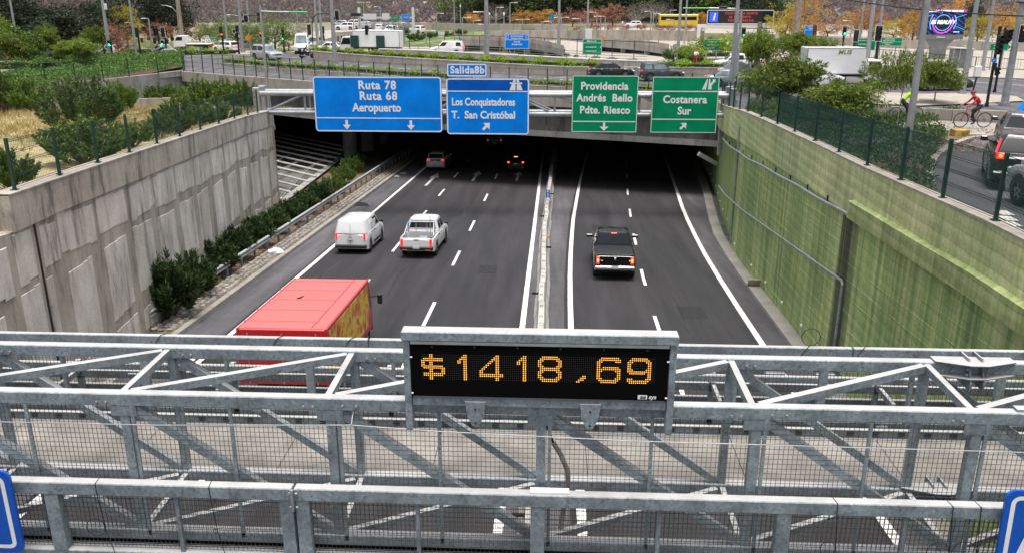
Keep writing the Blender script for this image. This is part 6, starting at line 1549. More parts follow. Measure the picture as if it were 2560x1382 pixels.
# hill
hy = [232, 250, 270, 290, 310, 335, 370, 420, 520, 700]; hxs = np.linspace(-420, 480, 60)
def hillz(x, y):
    e = .055*(y-236) + .9*math.sin(x*.021+1.0)+.8*math.sin(x*.05+y*.03) + (0 if x > -60 else -(x+60)*.004)
    if y > 335: e += (y-335)*.32
    return e if y > 234 else -.5
b = MB(); b.grid([[(x, y, hillz(x, y)) for x in hxs] for y in hy]); 
_m, _nt, _b = _new('hill_soil'); _n = noise(_nt, world_co(_nt), .06, 6, .7); _c = ramp(_nt, _n, [(.35, (.10, .095, .065)), (.5, (.20, .15, .13)), (.65, (.30, .24, .19))])
_nt.links.new(_c, _b.inputs['Base Color']); _b.inputs['Roughness'].default_value = 1
tag(b.build('hill', 'hill_soil'), kind='structure')
P = []
for _ in range(3600):
    y = nr.uniform(236, 345); x = nr.uniform(-.62*y, .66*y); r_ = nr.uniform(.7, 2.6)
    m = int(26*r_); q, _d = ball(m, .6); P.append(q*np.array([r_, r_, r_*.8])+np.array([x, y, hillz(x, y)+r_*.45]))
P = np.concatenate(P); h1 = int(len(P)*.82)
mass('hillside_scrub', P, .75, .5, 'leaf_hill', 'brown and grey green scrub covering the distant hillside')
b = MB()   # dirt track across the slope
pts = [(1010, 6), (1080, 14), (1140, 20), (1185, 30), (1200, 34)]
rows = []
for u, v in pts:
    d = ray(u, v); t = 230
    while CAM_H+d[2]*t > hillz(d[0]*t, d[1]*t)+.2 and t < 600: t += 1
    rows.append([(d[0]*t, d[1]*t, CAM_H+d[2]*t+.1), (d[0]*(t+6), d[1]*(t+6), CAM_H+d[2]*t+.9)])
b.grid(rows); tag(b.build('dirt_track', 'concrete_beige'), kind='structure')
# ================================================================ STREET WALLS, RAILINGS, HEDGES
def wall_run(name, uvs, h, th, m, label, cat='wall', z0=-.1, capm=None):
    pts = [g(u, v) if not hasattr(u, 'x') else u for u, v in uvs]; t = empty(name, pts[0]); tag(t, label, cat); base = pts[0]
    b = MB(); c = MB()
    for p, q in zip(pts, pts[1:]):
        b.bar(p-base+Vector((0, 0, h/2+z0/2)), q-base+Vector((0, 0, h/2+z0/2)), th, h-z0)
        if capm: c.bar(p-base+Vector((0, 0, h+.03)), q-base+Vector((0, 0, h+.03)), th+.08, .08)
    b.build('wall_face', m, t)
    if capm: c.build('coping', capm, t)
    return t
# planter in the middle of the bridge street: low wall + hedge + railing
lw = [(555, 166), (700, 180), (850, 189), (1000, 201), (1115, 208)]
wall_run('planter_wall', lw, .35, .25, 'concrete_beige', 'low concrete planter wall on the bridge behind the wire fence')
hedge([p+Vector((.3, .8, 0)) for p in gp(*lw)], 1.1, .75, 'lime green hedge strip in the planter behind the bridge fence', 'leaf_lime', 220, .13, .09, .3)
lw2 = [(1320, 223), (1400, 228), (1500, 233), (1760, 248)]
wall_run('planter_wall', lw2, .35, .25, 'concrete_beige', 'low planter wall behind the two green direction signs')
hedge([p+Vector((.3, .8, 0)) for p in gp(*lw2)], .9, .55, 'short lime hedge behind the two green direction signs', 'leaf_lime', 200, .13, .09, .3)
def railing(name, pts, h, label, step=2.2, rails=(1.0, .5), m='fence_rail', r_=.03, bars=0, cat='railing', bm='fence_rail'):
    t = empty(name, pts[0]); tag(t, label, cat); base = Vector(pts[0]); pm = MB().bar((0, 0, 0), (0, 0, h), r_*2, r_*2).mesh('upright', m)
    for p, q in zip(pts, pts[1:]):
        p, q = Vector(p), Vector(q); n = max(1, round((q-p).length/step))
        for k in range(n+1 if q is Vector(pts[-1]) else n): link('upright', pm, t, p.lerp(q, k/n)-base)
        b = MB()
        for f in rails: b.bar(p-base+Vector((0, 0, h*f)), q-base+Vector((0, 0, h*f)), r_*1.6, r_*1.8)
        b.build('handrail', m, t)
        if bars:
            b = MB(); L = (q-p).length
            for k in range(int(L/bars)): c = p.lerp(q, k*bars/L)-base; b.bar(c+Vector((0, 0, .1)), c+Vector((0, 0, h*.97)), .02, .02)
            o = b.build('bars', bm, t); o['kind'] = 'stuff'
    return t
railing('pedestrian_railing', [p+Vector((0, -1.1, 0)) for p in gp(*lw)], .95, 'pale pedestrian railing on the bridge in front of the hedge strip', 1.4, (1.0, .6))
railing('pedestrian_railing', [p+Vector((0, -1.1, 0)) for p in gp(*lw2)], .95, 'pale pedestrian railing behind the green direction signs', 1.4, (1.0, .6))
# far side wall with hanging hedge
fw = [(778, 146), (900, 157), (1060, 168), (1240, 180), (1410, 190), (1500, 192), (1680, 192), (1780, 193), (1900, 196)]
wall_run('planter_wall', fw, .85, .3, 'concrete_beige', 'long beige planter wall on the far side of the bridge street', capm='concrete_light')
FP = gp(*fw)
hedge([p+Vector((.2, .55, 0)) for p in FP[:4]], 1.0, .75, 'lime green hedge on the left part of the long beige planter wall', 'leaf_lime', 300, .15, .10, .75)
hedge([p+Vector((.2, .55, 0)) for p in FP[3:6]], 1.1, .85, 'lime green hedge over the beige wall behind the exit plate', 'leaf_lime', 300, .15, .10, .75)
hedge([p+Vector((.2, .55, 0)) for p in FP[6:]], 1.5, .8, 'yellowish hedge on the wall between the off-roader and the queued cars', 'leaf_lime', 300, .15, .10, .75)
# white guard wall of the lower street
wall_run('guard_wall', [(950, 140), (1060, 144), (1250, 155), (1420, 165), (1560, 172), (1640, 174)], .85, .35, 'concrete', 'long white topped concrete guard wall behind the lime hedge', capm='white_paint')
railing('street_railing', gp((800, 127), (960, 128), (1090, 130), (1250, 137), (1400, 147), (1530, 155), (1618, 158)), 1.0, 'pale double rail railing beyond the lower street', 3.0, (1.0, .72, .4, .15), r_=.035)
railing('fence_posts', [p for p in gp((975, 128), (1075, 130), (1150, 132), (1250, 134), (1400, 143), (1530, 150), (1640, 156))], 2.3, 'row of thin dark fence posts beyond the pale railing', 2.9, (.98,), 'dark_metal', .045, cat='fence')
# hedge islands at the junction
hedge(gp((308, 133), (400, 134), (480, 137)), 3.2, .9, 'green hedge island left of the flatbed truck', 'leaf_cover', 160, .18, .12)
hedge(gp((470, 137), (530, 136), (585, 134)), 3.0, .8, 'reddish green hedge island in front of the flatbed truck', 'leaf_lime', 160, .18, .12)
hedge(gp((1640, 170), (1680, 168), (1760, 158)), 2.2, .7, 'low hedge at the jogger\'s path', 'leaf_cover', 160, .16, .11)
hedge(gp((1890, 168), (1950, 170), (2010, 176)), 3.5, .8, 'lime hedge behind the short wooden post', 'leaf_lime', 160, .16, .11)
hedge(gp((1740, 142), (1900, 140)), 2.5, .8, 'low green hedge beneath the yellow green trees', 'leaf_cover', 160, .16, .11)
# green barrier at the back left
wall_run('green_barrier', [(310, 119), (400, 122), (470, 124), (530, 123), (600, 128)], 1.1, .15, 'green_beam', 'teal and green painted road barrier behind the junction', 'barrier')
# far walls and ramps
wall_run('ramp_wall', [(905, 74), (1010, 74), (1240, 80), (1420, 82)], 1.5, .5, 'concrete_beige', 'long pale retaining wall at the foot of the hill')
wall_run('ramp_wall', [(1225, 104), (1380, 102), (1560, 101), (1760, 104)], 1.7, .5, 'concrete_beige', 'pale terrace wall beyond the overpass with shrubs on top')
wall_run('ramp_wall', [(1480, 92), (1600, 94), (1900, 98), (2060, 104)], .9, .5, 'concrete_beige', 'low pale wall under the row of russet street trees')
wall_run('ramp_wall', [(2060, 112), (2250, 122), (2560, 130), (2700, 134)], 1.2, .4, 'concrete_beige', 'pale wall running behind the green boards on the right')
railing('road_rail', gp((2040, 104), (2250, 108), (2560, 116)), .8, 'pale guard rail in front of the autumn trees on the right', 4, (1.0, .6), r_=.05)
railing('iron_fence', gp((2080, 140), (2250, 152), (2380, 166), (2560, 178), (2640, 180)), 1.15, 'dark iron pedestrian fence along the far right pavement', 2.4, (1.0, .1), 'dark_metal', .03, bars=.28, cat='fence', bm='dark_metal')
def overpass(pts, w, label, th=.7, open_=True):
    """pts (u, v, y): top edge nearest the viewer"""
    P = [yp(*p) for p in pts]; t = empty('overpass', P[0]); tag(t, label, 'bridge'); base = P[0]; b = MB(); c = MB(); d = MB()
    rows = []; rr_ = []
    for p in P:
        q = p-base; rows.append([q+Vector((0, 0, -th)), q, q+Vector((.2, w, 0)), q+Vector((.2, w, -th))]); rr_.append([q+Vector((0, -.02, 0)), q+Vector((0, -.02, .55)), q+Vector((0, .2, .55)), q+Vector((0, .2, 0))])
    b.grid(rows); b.build('deck', 'concrete', t); c.grid(rr_); c.build('parapet', 'concrete_beige', t)
    for k in range(len(P)-1):
        n = max(1, int((P[k+1]-P[k]).length/1.6))
        for j in range(n):
            q = P[k].lerp(P[k+1], j/n)-base; d.box(q+Vector((0, .1, .65)), (.12, .25, .22))
    o = d.build('parapet_brackets', 'sign_back', t); o['kind'] = 'stuff'
    b = MB()
    for p in P:
        pass
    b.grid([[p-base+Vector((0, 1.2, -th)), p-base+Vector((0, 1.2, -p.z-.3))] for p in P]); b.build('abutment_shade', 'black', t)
    for k in range(0, len(P)): q = P[k]-base; MB().bar(q+Vector((0, .8, -th)), q+Vector((0, .8, -P[k].z-.2)), .7, .7, (0, 1, 0)).build('pier', 'concrete', t)
    return t
overpass([(1150, 99, 124), (1205, 101, 124), (1262, 104, 122), (1320, 108, 118), (1370, 115, 114), (1410, 126, 110)], 6, 'curved concrete overpass with bracketed parapet behind the blue entry board', .75)
overpass([(1500, 103, 125), (1560, 108, 122), (1620, 114, 118), (1672, 122, 114)], 6, 'second concrete overpass with dark openings left of the yellow green trees', .8)
b = MB(); P = [yp(u, v, 150) for u, v in ((832, 82), (900, 78), (965, 84))]
t = empty('ramp_bridge', P[0]); tag(t, 'concrete ramp with dark arched openings behind the traffic signals', 'bridge')
b.grid([[p-P[0], p-P[0]+Vector((0, 0, -.6))] for p in P]); b.grid([[p-P[0]+Vector((0, 5, .1)), p-P[0]] for p in P]); b.build('deck', 'concrete_beige', t)
for k in range(8):
    q = P[0].lerp(P[1], k/8)-P[0]; MB().bar(q+Vector((0, 0, -.6)), q+Vector((0, 0, -P[0].z-.1)), .35, .5, (0, 1, 0)).build('pier', 'concrete_beige', t)
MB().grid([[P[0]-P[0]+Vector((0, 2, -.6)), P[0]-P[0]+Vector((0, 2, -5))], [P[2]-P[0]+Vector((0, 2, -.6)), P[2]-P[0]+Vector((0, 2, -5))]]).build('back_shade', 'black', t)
# bikeway wall, kerb, pavement on the right
def bandz(name, uvs, off, m): 
    P = [g(u, v) for u, v in uvs]; b = MB(); b.quad(*[(p.x, p.y, gz(p.y)+off) for p in P]); return tag(b.build(name, m), kind='structure')
sw = gp((2150, 284), (2300, 296), (2430, 306), (2600, 312)); b = MB()
wall_run('bikeway_wall', [(2130, 288), (2250, 296), (2380, 304), (2600, 312)], .62, .25, 'concrete_beige', 'low weathered concrete wall behind the two cyclists')
hedge([p+Vector((0, .7, .0)) for p in gp((2150, 283), (2300, 290), (2440, 296))], .9, .5, 'low dark clipped hedge behind the bikeway wall', 'leaf_cover_dark', 220, .12, .07)
def strip_uv(name, near, farr, off, m):
    b = MB(); A = [g(*p) for p in near]; B_ = [g(*p) for p in farr]; b.grid([[(p.x, p.y, gz(p.y)+off), (q.x, q.y, gz(q.y)+off)] for p, q in zip(A, B_)]); return tag(b.build(name, m), kind='structure')
strip_uv('bikeway', [(2090, 300), (2250, 322), (2400, 340), (2600, 352)], [(2110, 285), (2250, 297), (2400, 306), (2600, 313)], .03, 'kerb')
strip_uv('bare_earth', [(2320, 400), (2350, 375), (2420, 350), (2490, 345)], [(2340, 325), (2370, 328), (2440, 338), (2510, 340)], .035, 'dirt')
kp = [g(u, v) for u, v in ((2326, 470), (2322, 430), (2335, 402), (2372, 372), (2425, 352), (2480, 346))]
kb2 = empty('kerb', kp[0]); tag(kb2, 'curved concrete kerb round the planting bed beside the queued cars', 'kerb')
for p, q in zip(kp, kp[1:]):
    n = max(1, round((q-p).length/1.0))
    for k in range(n): a = p.lerp(q, k/n); c = p.lerp(q, (k+1)/n-.012); MB().bar(a-kp[0]+Vector((0, 0, .07)), c-kp[0]+Vector((0, 0, .07)), .22, .16).build('kerb_stone', 'kerb', kb2)
p = g(2398, 342); t = empty('manhole_block', p); tag(t, 'yellow painted concrete block with a slab beside the bikeway', 'block')
mat('yellow_block', (.42, .27, .07), .8, 0, .4, 5); MB().bbox((0, 0, .15), (.62, .5, .32), .02).build('block', 'yellow_block', t); MB().bbox((.7, .1, .07), (.8, .5, .12), .02).build('slab', 'kerb', t)
mass('fallen_leaves', np.array([(lambda q: (q.x, q.y, gz(q.y)+.06))(g(nr.uniform(2330, 2500), nr.uniform(322, 385))) for _ in range(420)] + [(lambda q: (q.x, q.y, gz(q.y)+.05))(g(nr.uniform(2150, 2400), nr.uniform(300, 316))) for _ in range(160)]), .10, .08, 'fallen_leaf', 'dry brown leaves scattered on the bare earth and bikeway', up=0)
mass('fallen_leaves', np.array([(nr.uniform(XL(y)+.1, -15.4), y, hz(y)+.14) for y in nr.uniform(34, 62, 1500)]), .10, .07, 'fallen_leaf', 'dry fallen leaves on the soil under the oleanders', up=0)
# island pavement on the far right
strip_uv('traffic_island', [(2130, 262), (2300, 268), (2450, 262), (2560, 256)], [(2160, 232), (2300, 238), (2420, 236), (2540, 244)], .10, 'concrete_beige')
strip_uv('pavement', [(2070, 166), (2250, 178), (2400, 194), (2700, 204)], [(2080, 140), (2250, 152), (2400, 168), (2700, 180)], .08, 'concrete_beige')

# ================================================================ POLES AND LAMPS
def pole(ub, vb, ut, vt, wpx, label, m='steel_pole', base=None, name='lamp_pole', cat='pole', hmax=16, group=None, taper=.6):
    p = base if base is not None else g(ub, vb); h = topz(ut, vt, p)-p[2]
    if vt <= 0: h = max(h*1.25, h+2)
    top = yp(ut, max(vt, 0), p[1]); lean = Vector((0, 0, 0))
    r_ = max(.035, wpx/ppm(p)/2); t = empty(name, p); tag(t, label, cat, group)
    smooth_by_angle(MB().tube([(0, 0, -.05), (0, 0, h)], [r_, r_*taper], 10).build('shaft', m, t)); MB().tube([(0, 0, 0), (0, 0, .28)], r_*1.35, 10).build('base_sleeve', m, t)
    return t, p, h, r_
def arm(t, z, dx, dz=0.2, head='sign_back', L=.7, r_=.03, y=0):
    MB().tube([(0, 0, z), (dx*.5, y*.5, z+dz*.8), (dx, y, z+dz)], r_, 6).build('arm', 'steel_pole', t)
    s = 1 if dx > 0 else -1; MB().bbox((dx+s*L/2, y, z+dz), (L, .22, .10), .04).build('lamp_head', head, t)
mat('green_cover', (.05, .42, .12), .4, 0, 0); mat('lamp_white', (.7, .7, .7), .4, 0, 0)
def zat(p, u, v): return topz(u, v, p)-p[2]
PL = [(50, 145, 25, 0, 6, 'thin grey lamp pole at the far left among the trees'), (277, 152, 257, 0, 9, 'grey pole with a white box near its top, left of the green signal'), (342, 145, 323, 0, 6, 'thin lamp pole left of the black signal box'), (383, 141, 371, 47, 5, 'street lamp with a short arm left of the traffic signals'),
      (571, 128, 555, 0, 6, 'thin tall pole behind the white hatchback'), (608, 132, 592, 0, 8, 'pole beside the yellow diamond sign'), (628, 127, 615, 0, 6, 'thin pole right of the diamond sign'), (838, 160, 828, 0, 11, 'thick grey pole in front of the beige planter wall'), (795, 127, 787, 0, 7, 'pole right of the white minibus'), (806, 124, 798, 0, 7, 'second pole right of the white minibus'),
      (1217, 166, 1212, 0, 13, 'thick grey lamp pole above the exit plate'), (1396, 146, 1397, 0, 8, 'tall central lamp pole by the overpass'), (1468, 100, 1469, 0, 6, 'thin tall pole left of the green far board'), (1693, 160, 1703, 0, 9, 'lean grey pole left of the yellow green trees'), (1712, 96, 1714, 0, 5, 'thin pole behind the message board end'),
      (1828, 222, 1843, 0, 13, 'thick lamp pole with green lamp at the end of the green wall'), (1838, 224, 1852, 24, 9, 'second slimmer pole at the end of the green wall'), (2149, 100, 2158, 0, 6, 'thin pole behind the green boards'), (2167, 150, 2184, 0, 11, 'grey pole in front of the left green board'), (2190, 145, 2201, 0, 7, 'grey pole between the two green boards'),
      (2405, 238, 2436, 0, 13, 'grey pole right of the video screen'), (2455, 180, 2478, 0, 9, 'thinner pole left of the arrow board'), (2240+270, 266, 2549, 0, 16, 'thick pole with a collar beside the big red signal'), (2262, 398, 2310, 0, 17, 'thick grey lamp pole standing in the ground cover behind the fence')]
PO = {}
for a in PL: PO[a[0]] = pole(*a)
t, p, h, r_ = PO[277]; MB().bbox((.28, 0, zat(p, 263, 18)), (.3, .25, .7), .04).build('box', 'lamp_white', t); MB().tube([(-.3, 0, zat(p, 267, 86)), (.3, 0, zat(p, 267, 86))], .05, 6).build('ring', 'lamp_white', t)
t, p, h, r_ = PO[50]; MB().bbox((-.3, 0, zat(p, 40, 67)), (.5, .1, .08), .02).build('bracket', 'lamp_white', t)
t, p, h, r_ = PO[342]; arm(t, zat(p, 328, 60), -.3, .1)
t, p, h, r_ = PO[383]; arm(t, h-.1, -.35, .1, 'lamp_white', .6)
t, p, h, r_ = PO[608]; arm(t, zat(p, 597, 42), -1.3, .2, 'lamp_white', .5)
MB().box((1.0, -.1, zat(p, 603, 95)), (.78, .04, .78), Matrix.Rotation(R(45), 3, 'Y')).build('diamond_sign', 'orange', t)
t, p, h, r_ = PO[1217]; arm(t, zat(p, 1213, 31), -.8, .0, 'lamp_white', .7, .04)
t, p, h, r_ = PO[1828]; arm(t, zat(p, 1842, 23), -2.4, .05, 'green_cover', 2.2, .06); MB().bbox((-1.2, 0, zat(p, 1842, 18)), (.7, .3, .1), .03).build('lamp_head', 'dark_metal', t)
t, p, h, r_ = PO[2510]; MB().tube([(0, 0, zat(p, 2545, 8)), (0, 0, zat(p, 2545, 5))], .38, 10).build('collar', 'dark_metal', t)
# gantry-end lamp with green cover
t, p, h, r_ = pole(645, 228, 628, 16, 8, 'tall lamp pole with green lamp on its arm at the left end of the gantry', base=Vector((-19.25, 58.3, .3)), vb=228) if False else pole(0, 0, 628, 16, 8, 'tall lamp pole with green lamp on its arm at the left end of the gantry', base=Vector((-19.45, 58.6, .2)))
arm(t, zat(p, 629, 29), 1.9, -.05, 'green_cover', 1.25, .05)
# concrete and wooden poles
t, p, h, r_ = pole(457, 116, 442, 0, 13, 'pale concrete pole with a curved lamp arm behind the flatbed truck', 'wood_pole'); arm(t, zat(p, 446, 40), -1.9, 1.5, 'steel_pole', .7, .05)
t, p, h, r_ = pole(392, 104, 380, 12, 12, 'pale mast topped with a ring of antennas', 'concrete_light', name='antenna_mast', cat='mast')
for k in range(8): a = k*.785; MB().bbox((.8*math.cos(a), .8*math.sin(a), h-.3), (.25, .25, 1.2), .05).build('antenna', 'lamp_white', t)
MB().tube([(-.8, 0, h-.3), (.8, 0, h-.3)], .05, 5).tube([(0, -.8, h-.3), (0, .8, h-.3)], .05, 5).build('antenna_frame', 'steel_pole', t)
t, p, h, r_ = pole(1983, 150, 1996, 0, 17, 'thick weathered utility pole right of the message board', 'wood_pole', name='utility_pole', taper=.85)
mw = MB(); mw.tube([(.5, -.25, h), (.7, -.25, zat(p, 2008, 40)), (.9, -.3, zat(p, 2008, 62)), (1.0, -.3, zat(p, 2010, 45)), (.8, -.3, zat(p, 2008, 30))], .03, 5); mw.build('cable_coil', 'black', t)
t, p, h, r_ = pole(2027, 168, 2037, 64, 10, 'rusty brown steel post with a yellow lower part', 'rusty_pole', name='steel_post', taper=.95); mat('ochre', (.35, .22, .04), .8, 0, .3); MB().tube([(0, 0, .1), (0, 0, h*.42)], r_*1.02, 10).build('painted_section', 'ochre', t)
t, p, h, r_ = pole(1888, 196, 1894, 56, 12, 'short grey wooden post with drooping wires in front of the queued cars', 'wood_pole', name='utility_pole', taper=.9)
MB().tube([(0, -.2, h-.1), (.5, -.25, h+.1), (.6, -.25, h-.9), (.3, -.25, h-1.9), (-.3, -.25, h-2.1)], .03, 5).build('drooping_wire', 'black', t); MB().tube([(-.55, 0, 0), (-.55, 0, h*.78)], .10, 8).bbox((-.65, -.1, h*.8), (.45, .2, .12), .04).build('side_post', 'lamp_white', t)
# overhead cable upper right
p0, p1 = yp(2090, -4, 62), yp(2700, 46, 40); pts = [p0.lerp(p1, k/12)+Vector((0, 0, -.25*math.sin(math.pi*k/12))) for k in range(13)]
tag(MB().tube(pts, .035, 5).build('overhead_cable', 'black'), 'black overhead cable crossing in front of the video screen', 'cable')
tag(MB().tube([yp(2560, -2, 45), yp(2480, -30, 47)], .02, 5).build('overhead_cable', 'black'), 'thin black cable at the top right corner', 'cable') if False else None
# distant street lamps
DL = [(1152, 82, 16, 0), (1137, 112, -5, 0), (1183, 92, 53, 1), (1240, 92, 20, 1), (1275, 88, 8, 1), (1306, 80, 50, 2), (1354, 82, 55, 1), (1378, 84, 55, -1), (1403, 88, 45, 2), (1451, 102, 48, -1), (1491, 88, 32, -1), (1501, 82, 42, -1), (1512, 82, 42, -1), (1626, 78, 30, -1), (1674, 68, 27, 1), (1632, 76, 35, 1), (1683, 92, 50, -1), (993, 106, 58, 1), (1011, 106, 72, -1), (953, 70, 18, -1), (912, 72, 7, 2), (690, 125, 62, -1), (1092, 88, 35, 1), (1224, 88, 36, 0), (1240, 86, 38, 0), (744, 60, 22, 1), (1157, 108, 45, 1), (1216, 100, 62, -1), (2124, 112, 53, -1), (1066, 112, 78, 1), (1260, 106, 36, 0), (2300, 112, 35, 0), (2075, 50, 40, 0), (1555, 88, 58, 0)]
LM = [(655, 'the red pedestrian lamp'), (745, 'the grey diamond sign'), (850, 'the curved black mast arm'), (930, 'the white sign backs'), (990, 'the far green gantry board'), (1104, 'the white cabinet on the embankment'), (1215, 'the thick pole over the exit plate'), (1292, 'the blue entry board'), (1340, 'the grey sign backs'), (1397, 'the tall central pole'), (1480, 'the green Salida 5a board'), (1532, 'the largest rust coloured tree'), (1640, 'the bare grey trees'), (1694, 'the yellow bus'), (2075, 'the rusty post'), (2138, 'the dark signal'), (2350, 'the video screen')]
_used = set()
def lamp_label(u, vt, kd):
    hd = {1: 'with one arm', 2: 'with double arm', -1: 'with left arm', 0: 'with a plain head'}[kd]; n_ = min(LM, key=lambda q: abs(q[0]-u)); sd = 'left' if u < n_[0] else 'right'
    for pre in ('distant', 'tall distant' if vt < 45 else 'short distant', 'slender distant', 'pale distant', 'farther'):
        s = f'{pre} lamp {hd} {sd} of {n_[1]}'
        if s not in _used: break
    _used.add(s); return s
for i, (u, vb, vt, kd) in enumerate(DL):
    vb = max(vb, 47)
    t, p, h, r_ = pole(u, vb, u+(u-1280)*-.0, vt, 3.2, lamp_label(u, vt, kd), group='distant street lamps', name='street_lamp', cat='street lamp')
    if kd in (1, 2): arm(t, h, .8, .05, 'lamp_white', .7, .03)
    if kd in (-1, 2): arm(t, h-.02, -.8, .05, 'lamp_white', .7, .03)
    if kd == 0: MB().bbox((0, 0, h), (.3, .3, .5), .08).build('lamp_head', 'lamp_white', t)

# ================================================================ TRAFFIC SIGNALS
mat('signal_green', (.02, .5, .3), .3, 0, 0, emit=(.02, 1, .45), es=4); mat('signal_red', (.6, .02, .02), .3, 0, 0, emit=(1, .03, .02), es=5); mat('signal_off', (.02, .02, .02), .2, 0, 0)
def head(t, x, y, z, s=1.0, lit=None, back=False, border=False, n=3, two=False):
    hd = MB().bbox((x, y, z), (.36*s, .22*s, (.34*n+.06)*s), .04).build('signal_head', 'black', t)
    if border: frame_rr(MB(), x-.30*s, x+.30*s, z-(.17*n+.14)*s, z+(.17*n+.14)*s, .06, .045*s, y+.06).build('border', 'sign_white', hd); MB().bbox((x, y+.09, z), (.58*s, .02, (.34*n+.26)*s), .005).build('backboard', 'black', hd)
    if two: MB().bbox((x-.38*s, y, z-.34*s), (.36*s, .2*s, .40*s), .04).build('side_head', 'black', hd); frame_rr(MB(), x-.62*s, x-.17*s, z-.62*s, z-.08*s, .03, .04*s, y-.12).build('side_border', 'sign_white', hd)
    for k in range(n):
        zz = z+(.34*(n-1)/2-.34*k)*s; m = 'signal_off'
        if lit and ((lit == 'g' and k == n-1) or (lit == 'r' and k == 0)): m = 'signal_green' if lit == 'g' else 'signal_red'
        if not back:
            MB().disc((x, y-.115*s, zz), .125*s, 14).build('lens', m, hd)
            MB().grid([[(x+.15*s*math.cos(a), y-.11*s, zz+.15*s*math.sin(a)), (x+.15*s*math.cos(a), y-.33*s, zz+.15*s*math.sin(a))] for a in np.linspace(-.3, 3.44, 9)]).build('visor', 'black', hd)
def signal(ub, vb, ut, vt, label, heads, wpx=4, base=None):
    t, p, h, r_ = pole(ub, vb, ut, vt, wpx, label, 'black', name='traffic_light', cat='traffic light', base=base, taper=1)
    for u, v, lit, back, border, n, s, two in heads:
        q = yp(u, v, p[1]); head(t, q.x-p[0], -.3, q.z-p[2], s, lit, back, border, n, two)
        b = MB(); b.bar((0, 0, q.z-p[2]), (q.x-p[0], -.3, q.z-p[2]), .05, .05); b.build('bracket', 'black', t)
    return t
F_ = False; T_ = True
signal(353, 148, 345, 70, 'black signal seen from behind beside the hedge bank', [(345, 82, None, T_, F_, 3, 1.15, F_), (357, 101, None, T_, F_, 2, .8, F_)])
signal(402, 140, 393, 72, 'pair of signals with a green lamp above the silver car', [(391, 80, None, F_, F_, 3, 1, F_), (389, 103, None, T_, F_, 2, 1, F_)]); signal(418, 142, 411, 72, 'white bordered signal with lit green lamp above the silver car', [(409, 81, None, F_, T_, 3, 1, F_), (409, 108, 'g', F_, F_, 2, .9, F_), (420, 104, None, T_, F_, 2, .8, F_)])
signal(283, 152, 276, 100, 'green pedestrian signal next to the pole with the white box', [(277, 109, 'g', F_, F_, 2, 1, F_)])
signal(560, 136, 553, 66, 'black signal with a red pedestrian figure left of the white hatchback', [(553, 76, None, T_, F_, 3, .9, F_), (557, 89, 'r', F_, F_, 2, .8, F_)])
signal(598, 136, 592, 64, 'L shaped white bordered signal in front of the dark grey car', [(594, 72, None, F_, T_, 2, 1, T_), (592, 90, None, T_, F_, 2, .8, F_)])
signal(661, 128, 655, 55, 'signal post with a red pedestrian lamp and blue arrow plate', [(654, 87, 'r', F_, F_, 2, .9, F_), (661, 89, None, T_, F_, 2, .8, F_)]); signal(711, 132, 708, 72, 'signal post with a green pedestrian figure left of the minibus', [(708, 77, None, T_, F_, 3, .9, F_), (709, 95, 'g', F_, F_, 2, .8, F_)])
def mast_arm(ub, vb, path, label, heads):
    p = g(ub, vb); t = empty('traffic_light', p); tag(t, label, 'traffic light'); P = [yp(u, v, p.y)-p for u, v in path]
    MB().tube([(0, 0, 0)]+P, .075, 8).build('mast', 'black', t)
    for u, v, lit, back, border, n, s, two in heads: q = yp(u, v, p.y)-p; head(t, q.x, -.25, q.z, s, lit, back, border, n, two)
mast_arm(661, 128, [(657, 75), (654, 55), (648, 40), (636, 39), (605, 40)], 'curved black mast arm with two signals over the street near the diamond sign', [(648, 44, None, T_, F_, 3, 1.25, F_), (616, 47, None, F_, T_, 2, 1.1, T_)])
mast_arm(783, 132, [(780, 60), (783, 45), (792, 36), (815, 35), (845, 38)], 'curved black mast arm with an L shaped signal right of the minibus', [(774, 75, None, T_, F_, 3, 1.3, F_), (843, 39, None, F_, T_, 3, 1.1, T_)])
signal(810, 122, 808, 66, 'dark signal right of the white minibus', [(809, 75, None, F_, F_, 3, .95, F_), (810, 95, None, T_, F_, 2, .9, F_)]); signal(795, 122, 794, 70, 'black signal back just left of the pair of poles', [(794, 79, None, T_, F_, 3, 1.0, F_)]); signal(923, 138, 918, 68, 'tall black signal in front of the white box truck', [(918, 76, None, F_, F_, 3, 1.15, F_)])
signal(2104, 142, 2109, 70, 'white bordered signal with lit green lamp left of the green boards', [(2110, 78, 'g', F_, T_, 3, .95, F_), (2107, 96, None, T_, F_, 2, .7, F_)]); signal(2131, 148, 2138, 78, 'dark signal in front of the left green board', [(2139, 90, None, T_, T_, 3, 1.2, F_)]); signal(2190, 150, 2196, 70, 'dark signal in front of the right green board', [(2195, 84, None, F_, T_, 3, 1.5, F_)], 6)
signal(1856, 150, 1858, 72, 'small signal with green lamp behind the slimmer twin pole', [(1858, 82, 'g', F_, T_, 3, 1, F_)])
p = g(2466, 268); t = signal(2466, 268, 2500, 66, 'cluster of large black signals with blue turn plate at the right pavement corner', [(2512, 92, None, F_, F_, 3, .95, F_), (2492, 112, None, F_, F_, 4, .95, F_), (2488, 178, None, F_, F_, 2, .8, F_), (2482, 166, None, T_, F_, 2, .7, F_)], 6, base=p)
q = yp(2480, 151, p.y)-p; MB().tube([(q.x, -.35, q.z), (q.x, -.30, q.z)], .17, 14).build('turn_plate', 'sign_blue', t); MB().bar((q.x-.08, -.36, q.z-.06), (q.x+.06, -.36, q.z+.07), .04, .02).build('turn_arrow', 'sign_white', t)
p = g(2486, 232); signal(2486, 232, 2512, 70, 'black signal with louvred lamps left of the thick collared pole', [(2521, 88, None, F_, F_, 3, .9, F_)], 5)
